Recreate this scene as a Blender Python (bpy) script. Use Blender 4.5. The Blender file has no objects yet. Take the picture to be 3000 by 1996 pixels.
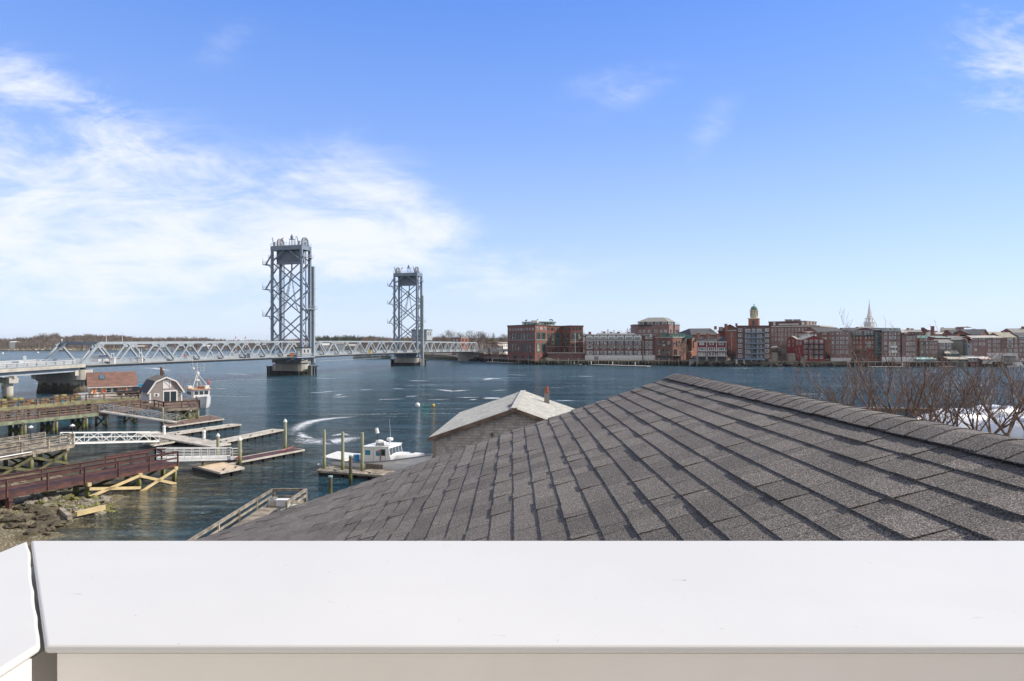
import bpy, math, random
from mathutils import Vector, Matrix, noise as mn
R = math.radians
sc = bpy.context.scene
COL = sc.collection
H = 12.2            # eye height above the water, metres
F = 1900.0          # focal length in photograph pixels (photo 3000 wide, horizon row 1001)
def gx(x, D): return (x-1500.0)/F*D
def gz(y, D): return H-(y-1001.0)/F*D
def dep(y, z=0.0): return (H-z)*F/(y-1001.0)
def gp(x, y, z=0.0):                 # point of the photograph on the level z
    D = dep(y, z); return Vector((gx(x, D), D, z))
def at(x, D, z=0.0): return Vector((gx(x, D), D, z))

# ---------------------------------------------------------------- camera
cam = bpy.data.objects.new("camera", bpy.data.cameras.new("camera")); COL.objects.link(cam)
cam.location = (0, 0, H); cam.rotation_euler = (R(90), 0, 0)
cam.data.sensor_width = 36; cam.data.lens = F/3000*36; cam.data.shift_y = 0.001
cam.data.clip_start = 0.05; cam.data.clip_end = 30000
sc.camera = cam
sc.render.resolution_x = 1024; sc.render.resolution_y = 681
sc.view_settings.view_transform = 'Standard'; sc.view_settings.look = 'None'
sc.view_settings.gamma = 1; sc.view_settings.exposure = 0.2
sc.cycles.pixel_filter_width = 1.1
# ---------------------------------------------------------------- sun and sky
SUN_AZ, SUN_EL = 80.0, 37.0
to_sun = Vector((math.sin(R(SUN_AZ))*math.cos(R(SUN_EL)), math.cos(R(SUN_AZ))*math.cos(R(SUN_EL)), math.sin(R(SUN_EL))))
sl = bpy.data.lights.new("sun", 'SUN'); sl.energy = 5.0; sl.angle = R(0.5); sl.color = (1.0, 0.91, 0.79)
so = bpy.data.objects.new("sun", sl); COL.objects.link(so)
so.rotation_euler = to_sun.to_track_quat('Z', 'Y').to_euler(); so.location = (60, 20, 80)

class NT:
    def __init__(s, nt): s.nt = nt; s.L = nt.links
    def n(s, t, **k):
        o = s.nt.nodes.new(t)
        for a, v in k.items(): setattr(o, a, v)
        return o
    def put(s, sock, v):
        if isinstance(v, bpy.types.NodeSocket): s.L.new(v, sock)
        elif v is not None:
            if isinstance(v, (tuple, list)) and len(v) == 3 and sock.type == 'RGBA': v = (*v, 1)
            sock.default_value = v
    def m(s, op, a, b=None, c=None, clamp=False):
        o = s.n('ShaderNodeMath', operation=op, use_clamp=clamp)
        s.put(o.inputs[0], a)
        if b is not None: s.put(o.inputs[1], b)
        if c is not None: s.put(o.inputs[2], c)
        return o.outputs[0]
    def mix(s, f, a, b, mode='MIX'):
        o = s.n('ShaderNodeMix', data_type='RGBA', blend_type=mode)
        s.put(o.inputs[0], f); s.put(o.inputs[6], a); s.put(o.inputs[7], b)
        return o.outputs[2]
    def noise(s, vec, scale, detail=4, rough=.55, dist=0.0):
        o = s.n('ShaderNodeTexNoise'); s.put(o.inputs['Vector'], vec)
        o.inputs['Scale'].default_value = scale; o.inputs['Detail'].default_value = detail
        o.inputs['Roughness'].default_value = rough; o.inputs['Distortion'].default_value = dist
        return o.outputs['Fac']
    def mr(s, v, a, b, c=0.0, d=1.0, smooth=True):
        o = s.n('ShaderNodeMapRange', interpolation_type='SMOOTHSTEP' if smooth else 'LINEAR')
        s.put(o.inputs[0], v)
        for i, q in enumerate((a, b, c, d)): s.put(o.inputs[i+1], q)
        return o.outputs[0]
    def ramp(s, v, stops):
        o = s.n('ShaderNodeValToRGB'); s.put(o.inputs[0], v)
        cr = o.color_ramp
        while len(cr.elements) < len(stops): cr.elements.new(.5)
        for e, (p, c) in zip(cr.elements, stops): e.position = p; e.color = (*c, 1)
        return o.outputs[0]
    def mapv(s, vec, scale=(1, 1, 1), rot=(0, 0, 0), loc=(0, 0, 0)):
        o = s.n('ShaderNodeMapping'); s.put(o.inputs[0], vec)
        o.inputs['Scale'].default_value = scale; o.inputs['Rotation'].default_value = rot; o.inputs['Location'].default_value = loc
        return o.outputs[0]

w = bpy.data.worlds.new("World"); sc.world = w; w.use_nodes = True
T_ = NT(w.node_tree); w.node_tree.nodes.clear()
sky = T_.n('ShaderNodeTexSky', sky_type='NISHITA', sun_disc=False)
sky.sun_elevation = R(SUN_EL); sky.sun_rotation = R(SUN_AZ); sky.air_density = 1.0; sky.dust_density = 0.0; sky.ozone_density = 3.0
tc = T_.n('ShaderNodeTexCoord').outputs['Generated']
sp = T_.n('ShaderNodeSeparateXYZ'); T_.L.new(tc, sp.inputs[0])
dx, dy, dz = sp.outputs
yy = T_.m('MAXIMUM', dy, 0.08)
U = T_.m('DIVIDE', dx, yy); V = T_.m('DIVIDE', dz, yy)
def blob(cx, cy, rx, ry, amp, ang=0.0):     # a soft patch of sky where cirrus stands, by direction
    ca, sa = math.cos(R(ang)), math.sin(R(ang))
    a = T_.m('SUBTRACT', U, cx); b = T_.m('SUBTRACT', V, cy)
    p = T_.m('DIVIDE', T_.m('ADD', T_.m('MULTIPLY', a, ca), T_.m('MULTIPLY', b, sa)), rx)
    q = T_.m('DIVIDE', T_.m('SUBTRACT', T_.m('MULTIPLY', b, ca), T_.m('MULTIPLY', a, sa)), ry)
    d = T_.m('ADD', T_.m('MULTIPLY', p, p), T_.m('MULTIPLY', q, q))
    return T_.m('MULTIPLY', T_.m('EXPONENT', T_.m('MULTIPLY', d, -1.0)), amp)
BL = [(-.80, .30, .22, .13, .76, -25), (-.62, .20, .32, .13, .66, -8), (-.27, .20, .20, .11, .36, 12), (-.14, .15, .16, .05, .40, -14), (-.45, .12, .42, .07, .48, 0), (-.70, .36, .30, .045, .42, -28),
      (.79, .44, .10, .14, .95, -60), (.22, .40, .16, .03, .17, 25), (.31, .33, .035, .09, .24, -35), (-.42, .47, .10, .04, .22, 30), (.12,.40,.10,.03,.22,15), (-.15,.12,.3,.05,.3,0)]
msk = None
for b in BL:
    v_ = blob(*b); msk = v_ if msk is None else T_.m('ADD', msk, v_)
uv = T_.n('ShaderNodeCombineXYZ'); T_.L.new(U, uv.inputs[0]); T_.L.new(V, uv.inputs[1])
n1 = T_.noise(T_.mapv(uv.outputs[0], (2.2, 5.2, 1), (0, 0, R(16)), (3.1, .4, 0)), 1.0, 9, .62, .45)
n2 = T_.noise(T_.mapv(uv.outputs[0], (5, 16, 1), (0, 0, R(24)), (1.7, 2.2, 0)), 1.0, 8, .65, .7)
dens = T_.m('ADD', T_.m('MULTIPLY', T_.m('SUBTRACT', n1, .5), 1.5), T_.m('MULTIPLY', T_.m('SUBTRACT', n2, .5), .8))
dens = T_.m('ADD', T_.m('MULTIPLY', msk, .74), T_.m('MULTIPLY', dens, T_.mr(msk, 0.0, .55, .30, 1.9)))
cl = T_.mr(dens, .08, .98)
front = T_.mr(dy, .02, .15)
cl = T_.m('MULTIPLY', T_.m('MULTIPLY', cl, front), .9)
SKYC = T_.mix(1.0, sky.outputs[0], (.66, .80, 1.20), 'MULTIPLY')
SKYC = T_.mix(.68, SKYC, T_.mix(1.0, T_.ramp(dz, [(0, (.70, .80, .93)), (.08, (.60, .745, .95)), (.18, (.45, .63, .97)), (.30, (.28, .475, .96)), (.46, (.15, .34, .91))]), (6.3, 6.3, 6.3), 'MULTIPLY'))
hz = T_.m('MULTIPLY', T_.m('EXPONENT', T_.m('MULTIPLY', T_.m('MAXIMUM', dz, 0.0), -11.0)), .6)
SKYC = T_.mix(hz, SKYC, (4.6, 5.1, 6.0))
skyc = T_.mix(cl, SKYC, (5.6, 5.8, 6.4))
# unseen pale cloud added overhead and behind the viewpoint to fill the shade
cn = T_.mr(T_.noise(tc, 2.3, 5, .6, .4), .3, .65, .5, 1.0)
skyc = T_.mix(T_.m('MULTIPLY', T_.mr(dz, .5, .8), cn), skyc, (1.9, 1.9, 2.0))
skyc = T_.mix(T_.m('MULTIPLY', T_.mr(dy, .1, -.35), cn), skyc, (4.6, 4.4, 4.2))
bg = T_.n('ShaderNodeBackground'); T_.L.new(skyc, bg.inputs[0]); bg.inputs[1].default_value = 0.15
wo = T_.n('ShaderNodeOutputWorld'); T_.L.new(bg.outputs[0], wo.inputs[0])

# ---------------------------------------------------------------- materials
MATS = {}
def mat(name, col, rough=.8, col2=None, nscale=1.0, ndet=4, stretch=(1, 1, 1), bump=0.0, bscale=None, metal=0.0, spec=None, isl=0.0, lo=.35, hi=.65):
    if name in MATS: return MATS[name]
    m = bpy.data.materials.new(name); m.use_nodes = True; t = NT(m.node_tree)
    b = m.node_tree.nodes['Principled BSDF']
    v = t.mapv(t.n('ShaderNodeNewGeometry').outputs['Position'], stretch)
    if col2 is None: col2 = tuple(c*.82 for c in col)
    f = t.mr(t.noise(v, nscale, ndet, .6), lo, hi)
    c = t.mix(f, col, col2)
    if isl:
        r = t.n('ShaderNodeNewGeometry').outputs['Random Per Island']
        k = t.mr(r, 0, 1, 1-isl, 1+isl, smooth=False)
        kk = t.n('ShaderNodeCombineColor'); [t.L.new(k, kk.inputs[i]) for i in range(3)]
        c = t.mix(1.0, c, kk.outputs[0], 'MULTIPLY')
    t.put(b.inputs['Base Color'], c)
    b.inputs['Roughness'].default_value = rough; b.inputs['Metallic'].default_value = metal
    if spec is not None: b.inputs['Specular IOR Level'].default_value = spec
    if bump:
        bn = t.n('ShaderNodeBump'); bn.inputs['Strength'].default_value = 1; bn.inputs['Distance'].default_value = bump
        t.L.new(t.noise(v, bscale or nscale*3, 3, .6), bn.inputs['Height']); t.L.new(bn.outputs[0], b.inputs['Normal'])
    MATS[name] = m
    return m
def plain(name, col, rough=.5, metal=0.0):
    return mat(name, col, rough, tuple(c*.9 for c in col), 2.0, metal=metal)

# brick with courses only where it can be seen; far walls get blotches and streaks
def brick(name, c1, c2):
    if name in MATS: return MATS[name]
    m = bpy.data.materials.new(name); m.use_nodes = True; t = NT(m.node_tree); b = m.node_tree.nodes['Principled BSDF']
    p = t.n('ShaderNodeNewGeometry').outputs['Position']
    a = t.noise(p, .35, 5, .65); c = t.noise(t.mapv(p, (3, 3, 9)), 1.0, 3, .7)
    col = t.mix(t.mr(a, .35, .65), c1, c2); col = t.mix(t.mr(c, .45, .8, 0, .5), col, tuple(q*.55 for q in c1))
    s_ = t.noise(t.mapv(p, (2.2, 2.2, .12)), 1.0, 3, .6)
    col = t.mix(t.mr(s_, .55, .8, 0, .35), col, tuple(min(1, q*1.7+.03) for q in c2))
    t.L.new(col, b.inputs['Base Color']); b.inputs['Roughness'].default_value = .9
    MATS[name] = m; return m

BR_RED = brick('brick_red', (.26, .10, .072), (.19, .075, .058))
BR_DARK = brick('brick_dark', (.18, .09, .08), (.13, .07, .065))
BR_BROWN = brick('brick_brown', (.23, .11, .085), (.17, .08, .065))
BR_ORANGE = brick('brick_orange', (.33, .145, .09), (.26, .11, .07))
BR_PURPLE = brick('brick_plum', (.27, .175, .165), (.20, .13, .125))
STEEL = mat('bridge_steel', (.37, .42, .46), .45, (.31, .36, .41), .5, 5)
STEEL_L = mat('bridge_steel_light', (.33, .37, .40), .45, (.26, .30, .335), .5, 5)
STEEL_D = mat('tower_steel', (.20, .25, .31), .45, (.15, .195, .255), .4, 5)
DARKM = mat('dark_metal', (.03, .035, .04), .6)
CONC = mat('concrete', (.50, .475, .42), .9, (.38, .36, .32), .6, 6, (1, 1, .5), .01, 6)
CONC_D = mat('concrete_tide', (.10, .085, .06), .85, (.045, .04, .03), .8, 6, (1, 1, .4), .02, 4)
CONC_G = mat('concrete_grey', (.30, .29, .28), .9, (.22, .21, .2), .5, 6)
WHITE = mat('white_paint', (.78, .78, .76), .45, (.70, .70, .68), 3)
WHITE_W = mat('white_wood', (.68, .68, .66), .7, (.55, .55, .52), 4, 5)
ALU = mat('aluminium', (.66, .67, .66), .4, (.55, .56, .55), 3, metal=.35)
GLASS = mat('glass', (.02, .035, .045), .08, (.05, .07, .08), .3, spec=.8)
SLATE = mat('slate_roof', (.07, .07, .078), .85, (.045, .045, .05), 1.2, 5, (1, 1, 4))
GREYR = mat('grey_roof', (.27, .27, .25), .9, (.19, .19, .18), .8, 6)
TANR = mat('pale_roof', (.50, .47, .42), .9, (.36, .34, .31), .5, 5)
TEAL = mat('green_copper', (.13, .26, .22), .7, (.08, .18, .16), .6)
WOOD_G = mat('weathered_wood', (.36, .32, .26), .9, (.15, .13, .10), 1.6, 7, (1, 1, 1), .006, 30, isl=.22)
WOOD_B = mat('brown_deck_wood', (.22, .15, .11), .9, (.095, .065, .048), 1.8, 7, bump=.006, bscale=30, isl=.2)
WOOD_R = mat('red_stained_wood', (.115, .047, .038), .7, (.055, .025, .024), 1.8, 6, bump=.004, bscale=25, isl=.2)
WOOD_N = mat('new_lumber', (.60, .48, .26), .85, (.46, .36, .19), 2.0, 6, isl=.12)
PLY = mat('raft_plywood', (.62, .50, .36), .85, (.54, .42, .30), 1.2, 5)
FLOATW = mat('float_boards', (.52, .49, .43), .9, (.36, .335, .29), 1.4, 7, isl=.12)
BLACKP = mat('black_plastic', (.012, .012, .013), .5)
RED = plain('red_paint', (.62, .05, .03), .4); ORG = plain('orange_paint', (.72, .20, .04), .4)
YEL = plain('yellow_paint', (.75, .5, .04), .5); BLU = plain('blue_paint', (.05, .28, .55), .5)
GRN = plain('green_paint', (.04, .35, .22), .5)
def pile_mat(name, top, mid, z1=.5, z2=1.1):
    if name in MATS: return MATS[name]
    m = bpy.data.materials.new(name); m.use_nodes = True; t = NT(m.node_tree); b = m.node_tree.nodes['Principled BSDF']
    g = t.n('ShaderNodeNewGeometry').outputs['Position']; s_ = t.n('ShaderNodeSeparateXYZ'); t.L.new(g, s_.inputs[0])
    n = t.noise(t.mapv(g, (5, 5, .8)), 1.0, 5, .7)
    z = t.m('ADD', s_.outputs[2], t.m('MULTIPLY', t.m('SUBTRACT', n, .5), 1.2))
    c = t.ramp(t.mr(z, -.2, 4.0, 0, 1, smooth=False), [(0, (.02, .02, .012)), (.12, (.035, .035, .02)), (.2, (.15, .16, .035)), (.28, mid), (.42, top), (1, tuple(min(1, q*1.15) for q in top))])
    c = t.mix(t.mr(n, .42, .7, 0, .55), c, tuple(q*.45 for q in mid))
    t.L.new(c, b.inputs['Base Color']); b.inputs['Roughness'].default_value = .85
    MATS[name] = m; return m
PILE = pile_mat('pile_wood', (.34, .33, .24), (.25, .25, .14))
PILE_G = pile_mat('pile_green', (.32, .335, .23), (.25, .26, .13))
PILE_D = pile_mat('pile_dark', (.13, .11, .08), (.08, .08, .045))
BARK = mat('bark', (.17, .12, .095), .9, (.09, .065, .055), 6, 5)

# ---------------------------------------------------------------- mesh helpers
class MB:
    def __init__(s): s.v = []; s.f = []; s.mi = []; s.uv = None
    def add(s, vs, fs, mi=0):
        o = len(s.v); s.v += [tuple(v) for v in vs]; s.f += [tuple(i+o for i in f) for f in fs]; s.mi += [mi]*len(fs); return s
    def box(s, c, d, rz=0.0, mi=0):
        ca, sa = math.cos(rz), math.sin(rz); vs = []
        for k in (-.5, .5):
            for i, j in ((-.5, -.5), (.5, -.5), (.5, .5), (-.5, .5)):
                a, b = i*d[0], j*d[1]; vs.append((c[0]+a*ca-b*sa, c[1]+a*sa+b*ca, c[2]+k*d[2]))
        return s.add(vs, [(3, 2, 1, 0), (4, 5, 6, 7), (0, 1, 5, 4), (1, 2, 6, 5), (2, 3, 7, 6), (3, 0, 4, 7)], mi)
    def bar(s, p, q, w_, h_, mi=0, up=(0, 0, 1)):
        p, q = Vector(p), Vector(q); d = (q-p)
        if d.length < 1e-6: return s
        d.normalize(); u = Vector(up)
        if abs(d.dot(u)) > .98: u = Vector((1, 0, 0)) if abs(up[2]) > .5 else Vector((0, 0, 1))
        sd = d.cross(u).normalized(); u = sd.cross(d).normalized(); vs = []
        for e in (p, q):
            for i, j in ((-1, -1), (1, -1), (1, 1), (-1, 1)): vs.append(e+sd*(i*w_/2)+u*(j*h_/2))
        return s.add(vs, [(3, 2, 1, 0), (4, 5, 6, 7), (0, 1, 5, 4), (1, 2, 6, 5), (2, 3, 7, 6), (3, 0, 4, 7)], mi)
    def tube(s, p, q, r0, r1=None, n=8, cap=True, mi=0):
        r1 = r0 if r1 is None else r1
        p, q = Vector(p), Vector(q); d = (q-p)
        if d.length < 1e-6: return s
        d.normalize(); u = Vector((0, 0, 1)) if abs(d.z) < .95 else Vector((1, 0, 0))
        a = d.cross(u).normalized(); b = d.cross(a)
        vs = [e+(a*math.cos(t)+b*math.sin(t))*r for e, r in ((p, r0), (q, r1)) for t in [2*math.pi*i/n for i in range(n)]]
        fs = [(i, (i+1) % n, n+(i+1) % n, n+i) for i in range(n)]
        if cap: fs += [tuple(reversed(range(n))), tuple(range(n, 2*n))]
        return s.add(vs, fs, mi)
    def path(s, pts, r, n=6, mi=0):
        for a, b in zip(pts, pts[1:]): s.tube(a, b, r, r, n, True, mi)
        return s
    def prism(s, poly, z0, z1, mi=0):
        n = len(poly); a = sum(poly[i][0]*poly[(i+1) % n][1]-poly[(i+1) % n][0]*poly[i][1] for i in range(n))
        if a < 0: poly = list(reversed(poly))
        z0_ = z0 if isinstance(z0, (list, tuple)) else [z0]*n; z1_ = z1 if isinstance(z1, (list, tuple)) else [z1]*n
        vs = [(p[0], p[1], z) for p, z in zip(poly, z0_)]+[(p[0], p[1], z) for p, z in zip(poly, z1_)]
        return s.add(vs, [tuple(reversed(range(n))), tuple(range(n, 2*n))]+[(i, (i+1) % n, n+(i+1) % n, n+i) for i in range(n)], mi)
    def slab(s, quad, th, mi=0):          # a thin plate under four 3-D corners (top face counter-clockwise from above)
        q = [Vector(p) for p in quad]; nrm = (q[1]-q[0]).cross(q[2]-q[0]).normalized(); n = len(q)
        vs = q+[p-nrm*th for p in q]
        return s.add(vs, [tuple(range(n)), tuple(reversed(range(n, 2*n)))]+[(i, n+i, n+(i+1) % n, (i+1) % n) for i in range(n)], mi)
    def lathe(s, c, prof, n=12, mi=0):
        vs = [(c[0]+r*math.cos(2*math.pi*i/n), c[1]+r*math.sin(2*math.pi*i/n), c[2]+z) for r, z in prof for i in range(n)]
        fs = [(k*n+i, k*n+(i+1) % n, (k+1)*n+(i+1) % n, (k+1)*n+i) for k in range(len(prof)-1) for i in range(n)]
        fs += [tuple(reversed(range(n))), tuple(range((len(prof)-1)*n, len(prof)*n))]
        return s.add(vs, fs, mi)
    def ball(s, c, r, n=10, sz=1.0, mi=0):
        k = 6
        return s.lathe(c, [(max(.001, r*math.sin(math.pi*i/k)), -sz*r*math.cos(math.pi*i/k)) for i in range(k+1)], n, mi)
    def build(s, name, m, parent=None, smooth=False):
        me = bpy.data.meshes.new(name); me.from_pydata(s.v, [], s.f)
        ms = m if isinstance(m, (list, tuple)) else [m]
        for q in ms: me.materials.append(q)
        if len(ms) > 1: me.polygons.foreach_set('material_index', s.mi)
        if smooth: me.polygons.foreach_set('use_smooth', [True]*len(s.f))
        me.update()
        o = bpy.data.objects.new(name, me); COL.objects.link(o); par(o, parent)
        return o
def par(o, parent):
    if parent is None: return
    o.parent = parent
    M = Matrix.Identity(4); q = parent
    ch = []
    while q: ch.append(q); q = q.parent
    for q in reversed(ch):
        M = M @ q.matrix_parent_inverse @ (Matrix.Translation(q.location) @ q.rotation_euler.to_matrix().to_4x4() @ Matrix.Diagonal((*q.scale, 1)))
    o.matrix_parent_inverse = M.inverted()
def thing(name, label, cat, loc=(0, 0, 0), group=None, rz=0.0):
    o = bpy.data.objects.new(name, None); COL.objects.link(o); o.location = loc; o.rotation_euler = (0, 0, rz)
    o.empty_display_size = .3
    return tag(o, label, cat, group)
def tag(o, label, cat, group=None, kind=None):
    if label: o['label'] = label
    if cat: o['category'] = cat
    if group: o['group'] = group
    if kind: o['kind'] = kind
    return o
def struct(o, kind='structure'): o['kind'] = kind; return o
def children(o): return [c for c in bpy.data.objects if c.parent == o]
CH = {}
def dup(root, loc, rz=0.0, label=None, group=None, kids=None):
    key = root.name
    if key not in CH: CH[key] = [(c, children(c)) for c in children(root)]
    r = root.copy(); COL.objects.link(r); r.location = loc; r.rotation_euler = (0, 0, rz)
    if label: r['label'] = label
    if group: r['group'] = group
    for c, gs in CH[key]:
        k = c.copy(); COL.objects.link(k); k.parent = r
        for g in gs:
            l_ = g.copy(); COL.objects.link(l_); l_.parent = k
    return r
def V3(p, z): return Vector((p[0], p[1], z))
# ================================================================ WATER AND LAND
m = bpy.data.materials.new('river_water'); m.use_nodes = True; t = NT(m.node_tree); b = m.node_tree.nodes['Principled BSDF']
P = t.n('ShaderNodeNewGeometry').outputs['Position']; s_ = t.n('ShaderNodeSeparateXYZ'); t.L.new(P, s_.inputs[0])
X_, Y_ = s_.outputs[0], s_.outputs[1]
big = t.noise(t.mapv(P, (.012, .03, 1)), 1.0, 4, .6)
col = t.mix(t.mr(big, .35, .65), (.018, .078, .122), (.034, .112, .155))
# the shallows beside the beach: weed and mud show through
sh = t.m('ADD', t.mr(t.m('ADD', X_, t.m('MULTIPLY', Y_, -.10)), -40.0, -19.0, 1.0, 0.0), 0.0)
sh = t.m('MULTIPLY', sh, t.mr(Y_, 46.0, 100.0, 1.0, 0.0))  # farther out, this brown also stands in for the piers' reflection
sn = t.noise(t.mapv(P, (.35, .8, 1)), 1.0, 7, .7, .6)
col = t.mix(t.m('MULTIPLY', sh, t.mr(sn, .25, .6, .55, 1.0)), col, (.17, .14, .07))
col = t.mix(t.m('MULTIPLY', sh, t.mr(sn, .52, .68, 0.0, .9)), col, (.36, .26, .09))
# foam streaks in the current
fx = t.noise(t.mapv(P, (.05, .30, 1), (0, 0, R(5)), (7.3, 3.1, 0)), 1.0, 8, .68, .5)
fb = t.noise(t.mapv(P, (.008, .05, 1), (0, 0, R(3)), (4, 2, 0)), 1.0, 3, .5)
ff = t.noise(P, 1.7, 5, .7)
zone = t.mr(t.m('ABSOLUTE', t.m('SUBTRACT', Y_, 150.0)), 30.0, 95.0, 1.0, 0.12)
foam = t.m('MULTIPLY', t.mr(t.m('ADD', t.m('ADD', fx, t.m('MULTIPLY', t.m('SUBTRACT', fb, .5), .5)), t.m('MULTIPLY', t.m('SUBTRACT', ff, .5), .55)), .64, .76), zone)
col = t.mix(t.m('MULTIPLY', foam, .8), col, (.72, .76, .78))
t.L.new(col, b.inputs['Base Color'])
b.inputs['IOR'].default_value = 1.33
t.L.new(t.m('ADD', t.mr(Y_, 40.0, 330.0, .05, .20), t.m('MULTIPLY', foam, .5)), b.inputs['Roughness'])
rn_ = t.m('ABSOLUTE', t.m('SUBTRACT', t.noise(t.mapv(P, (.34, .85, 1), (0, 0, R(12))), 1.0, 5, .62, .6), .5))
bw = t.m('ADD', t.m('MULTIPLY', rn_, -2.4), t.m('MULTIPLY', t.noise(t.mapv(P, (.10, .22, 1), (0, 0, R(-10))), 1.0, 4, .6, .5), .8))
bw = t.m('MULTIPLY', bw, t.mr(t.m('ADD', t.noise(t.mapv(P, (.035, .22, 1), (0, 0, R(4))), 1.0, 5, .6, .4), t.m('MULTIPLY', sh, -.12)), .36, .62, .35, 1.35))
bn = t.n('ShaderNodeBump'); bn.inputs['Strength'].default_value = 1; bn.inputs['Distance'].default_value = 2.1
t.L.new(bw, bn.inputs['Height']); t.L.new(bn.outputs[0], b.inputs['Normal'])
WATER = m
g = MB(); g.add([(-9000, -300, 0), (9000, -300, 0), (9000, 14000, 0), (-9000, 14000, 0)], [(0, 1, 2, 3)])
struct(g.build('water', WATER))

# foam ribbons where the photo shows distinct eddies
m = bpy.data.materials.new('foam_froth'); m.use_nodes = True; t = NT(m.node_tree); b = m.node_tree.nodes['Principled BSDF']
P = t.n('ShaderNodeNewGeometry').outputs['Position']; uvn = t.n('ShaderNodeUVMap').outputs[0]; s_ = t.n('ShaderNodeSeparateXYZ'); t.L.new(uvn, s_.inputs[0])
ed = t.m('SUBTRACT', 1.0, t.m('MULTIPLY', t.m('ABSOLUTE', t.m('SUBTRACT', s_.outputs[1], .5)), 2.0))
en = t.m('SUBTRACT', 1.0, t.m('POWER', t.m('MULTIPLY', t.m('ABSOLUTE', t.m('SUBTRACT', s_.outputs[0], .5)), 2.0), 2.0))
nz = t.noise(t.mapv(P, (1.1, 2.2, 1)), 1.0, 8, .8, 1.0)
al = t.m('MULTIPLY', t.mr(t.m('ADD', t.m('MULTIPLY', t.m('MULTIPLY', ed, en), .30), t.m('ADD', t.m('MULTIPLY', nz, .65), t.m('MULTIPLY', t.noise(P, 3.2, 5, .8), .45))), .66, .86), .9)
t.L.new(al, b.inputs['Alpha']); b.inputs['Base Color'].default_value = (.72, .76, .78, 1); b.inputs['Roughness'].default_value = .7
FOAM = m
def ribbon(lst, name):
    vs, fs, uvs = [], [], []
    for pts, wid in lst:
        P3 = [gp(*p) for p in pts]
        # densify
        Q = []
        for a, c in zip(P3, P3[1:]):
            for k in range(4): Q.append(a.lerp(c, k/4))
        Q.append(P3[-1]); n = len(Q); o = len(vs)
        for i, q in enumerate(Q):
            d = (Q[min(i+1, n-1)]-Q[max(i-1, 0)]).normalized(); s2 = Vector((-d.y, d.x, 0))
            vs += [q+s2*wid/2+Vector((0, 0, .02)), q-s2*wid/2+Vector((0, 0, .02))]
            uvs += [(i/(n-1), 0), (i/(n-1), 1)]
        fs += [(o+2*i, o+2*i+1, o+2*i+3, o+2*i+2) for i in range(n-1)]
    me = bpy.data.meshes.new(name); me.from_pydata(vs, [], fs); ul = me.uv_layers.new()
    for l in me.loops: ul.data[l.index].uv = uvs[l.vertex_index]
    me.materials.append(FOAM); o = bpy.data.objects.new(name, me); COL.objects.link(o); return o
RB = [([(843, 1287), (858, 1269), (884, 1246), (922, 1233), (973, 1226), (1030, 1222), (1095, 1217)], 4.6),
      ([(846, 1276), (884, 1284), (922, 1294), (973, 1295), (1010, 1288), (1042, 1284), (1104, 1284)], 7.5),
      ([(870, 1262), (890, 1280), (930, 1288)], 2.4), ([(960, 1282), (1000, 1272), (1030, 1280)], 2.4),
      ([(880, 1151), (940, 1150), (1012, 1144)], 2.6), ([(1030, 1144), (1110, 1141)], 2.2), ([(1140, 1139), (1190, 1140)], 2.4), ([(1260, 1139), (1330, 1147), (1390, 1141)], 4.6),
      ([(960, 1165), (1035, 1162)], 2.8), ([(980, 1160), (1005, 1155)], 2.6), ([(1180, 1163), (1235, 1160)], 2.5), ([(1320, 1165), (1420, 1165)], 2.0), ([(1405, 1166), (1480, 1168)], 7.5),
      ([(1430, 1146), (1495, 1142)], 2.2), ([(1080, 1172), (1200, 1169)], 1.6), ([(1230, 1172), (1330, 1170)], 1.6), ([(1370, 1173), (1400, 1170)], 2.6), ([(1610, 1174), (1700, 1174)], 2.2),
      ([(1410, 1116), (1440, 1109), (1485, 1111)], 7), ([(900, 1108), (1000, 1110)], 3), ([(1180, 1115), (1270, 1117)], 3.5), ([(1680, 1102), (1750, 1104)], 3.5),
      ([(40, 1101), (118, 1101)], 3.0), ([(380, 1078), (450, 1079), (530, 1091)], 7.5), ([(600, 1120), (660, 1115)], 2.2), ([(620, 1140), (680, 1139)], 1.8), ([(590, 1163), (640, 1158)], 1.6), ([(95, 1126), (125, 1123)], 2),
      ([(1000, 1094), (1090, 1093)], 2.4), ([(640, 1094), (760, 1100)], 2.6), ([(1500, 1150), (1560, 1148)], 2.0), ([(1470, 1098), (1560, 1100)], 3), ([(2110, 1079), (2240, 1079)], 3.5)]
struct(ribbon(RB, 'foam'), 'stuff')

# beach beside the brown gangway, a height field that dips under the water
POLY = [gp(-400, 1372), gp(0, 1368), gp(110, 1392), gp(180, 1405), gp(245, 1418), gp(300, 1443), gp(352, 1463), gp(300, 1484), gp(245, 1508), gp(200, 1538), gp(150, 1566), gp(95, 1600), Vector((-27, 32, 0)), Vector((-20, 24, 0)), Vector((-11, 18, 0)), Vector((-8, 10, 0)), Vector((10, 8, 0)), Vector((30, 12, 0)), Vector((48, 30, 0)), Vector((80, 60, 0)), Vector((140, 60, 0)), Vector((140, -60, 0)), Vector((-140, -60, 0)), Vector((-140, 50, 0))]
def sdist(px, py, poly):
    ins = False; dm = 1e9; n = len(poly)
    for i in range(n):
        a, c = poly[i], poly[(i+1) % n]
        ex, ey = c.x-a.x, c.y-a.y; wx, wy = px-a.x, py-a.y
        tt = max(0, min(1, (wx*ex+wy*ey)/(ex*ex+ey*ey))); q = (wx-ex*tt)**2+(wy-ey*tt)**2; dm = min(dm, q)
        if (a.y > py) != (c.y > py) and px < (c.x-a.x)*(py-a.y)/(c.y-a.y)+a.x: ins = not ins
    return math.sqrt(dm)*(1 if ins else -1)
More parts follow.
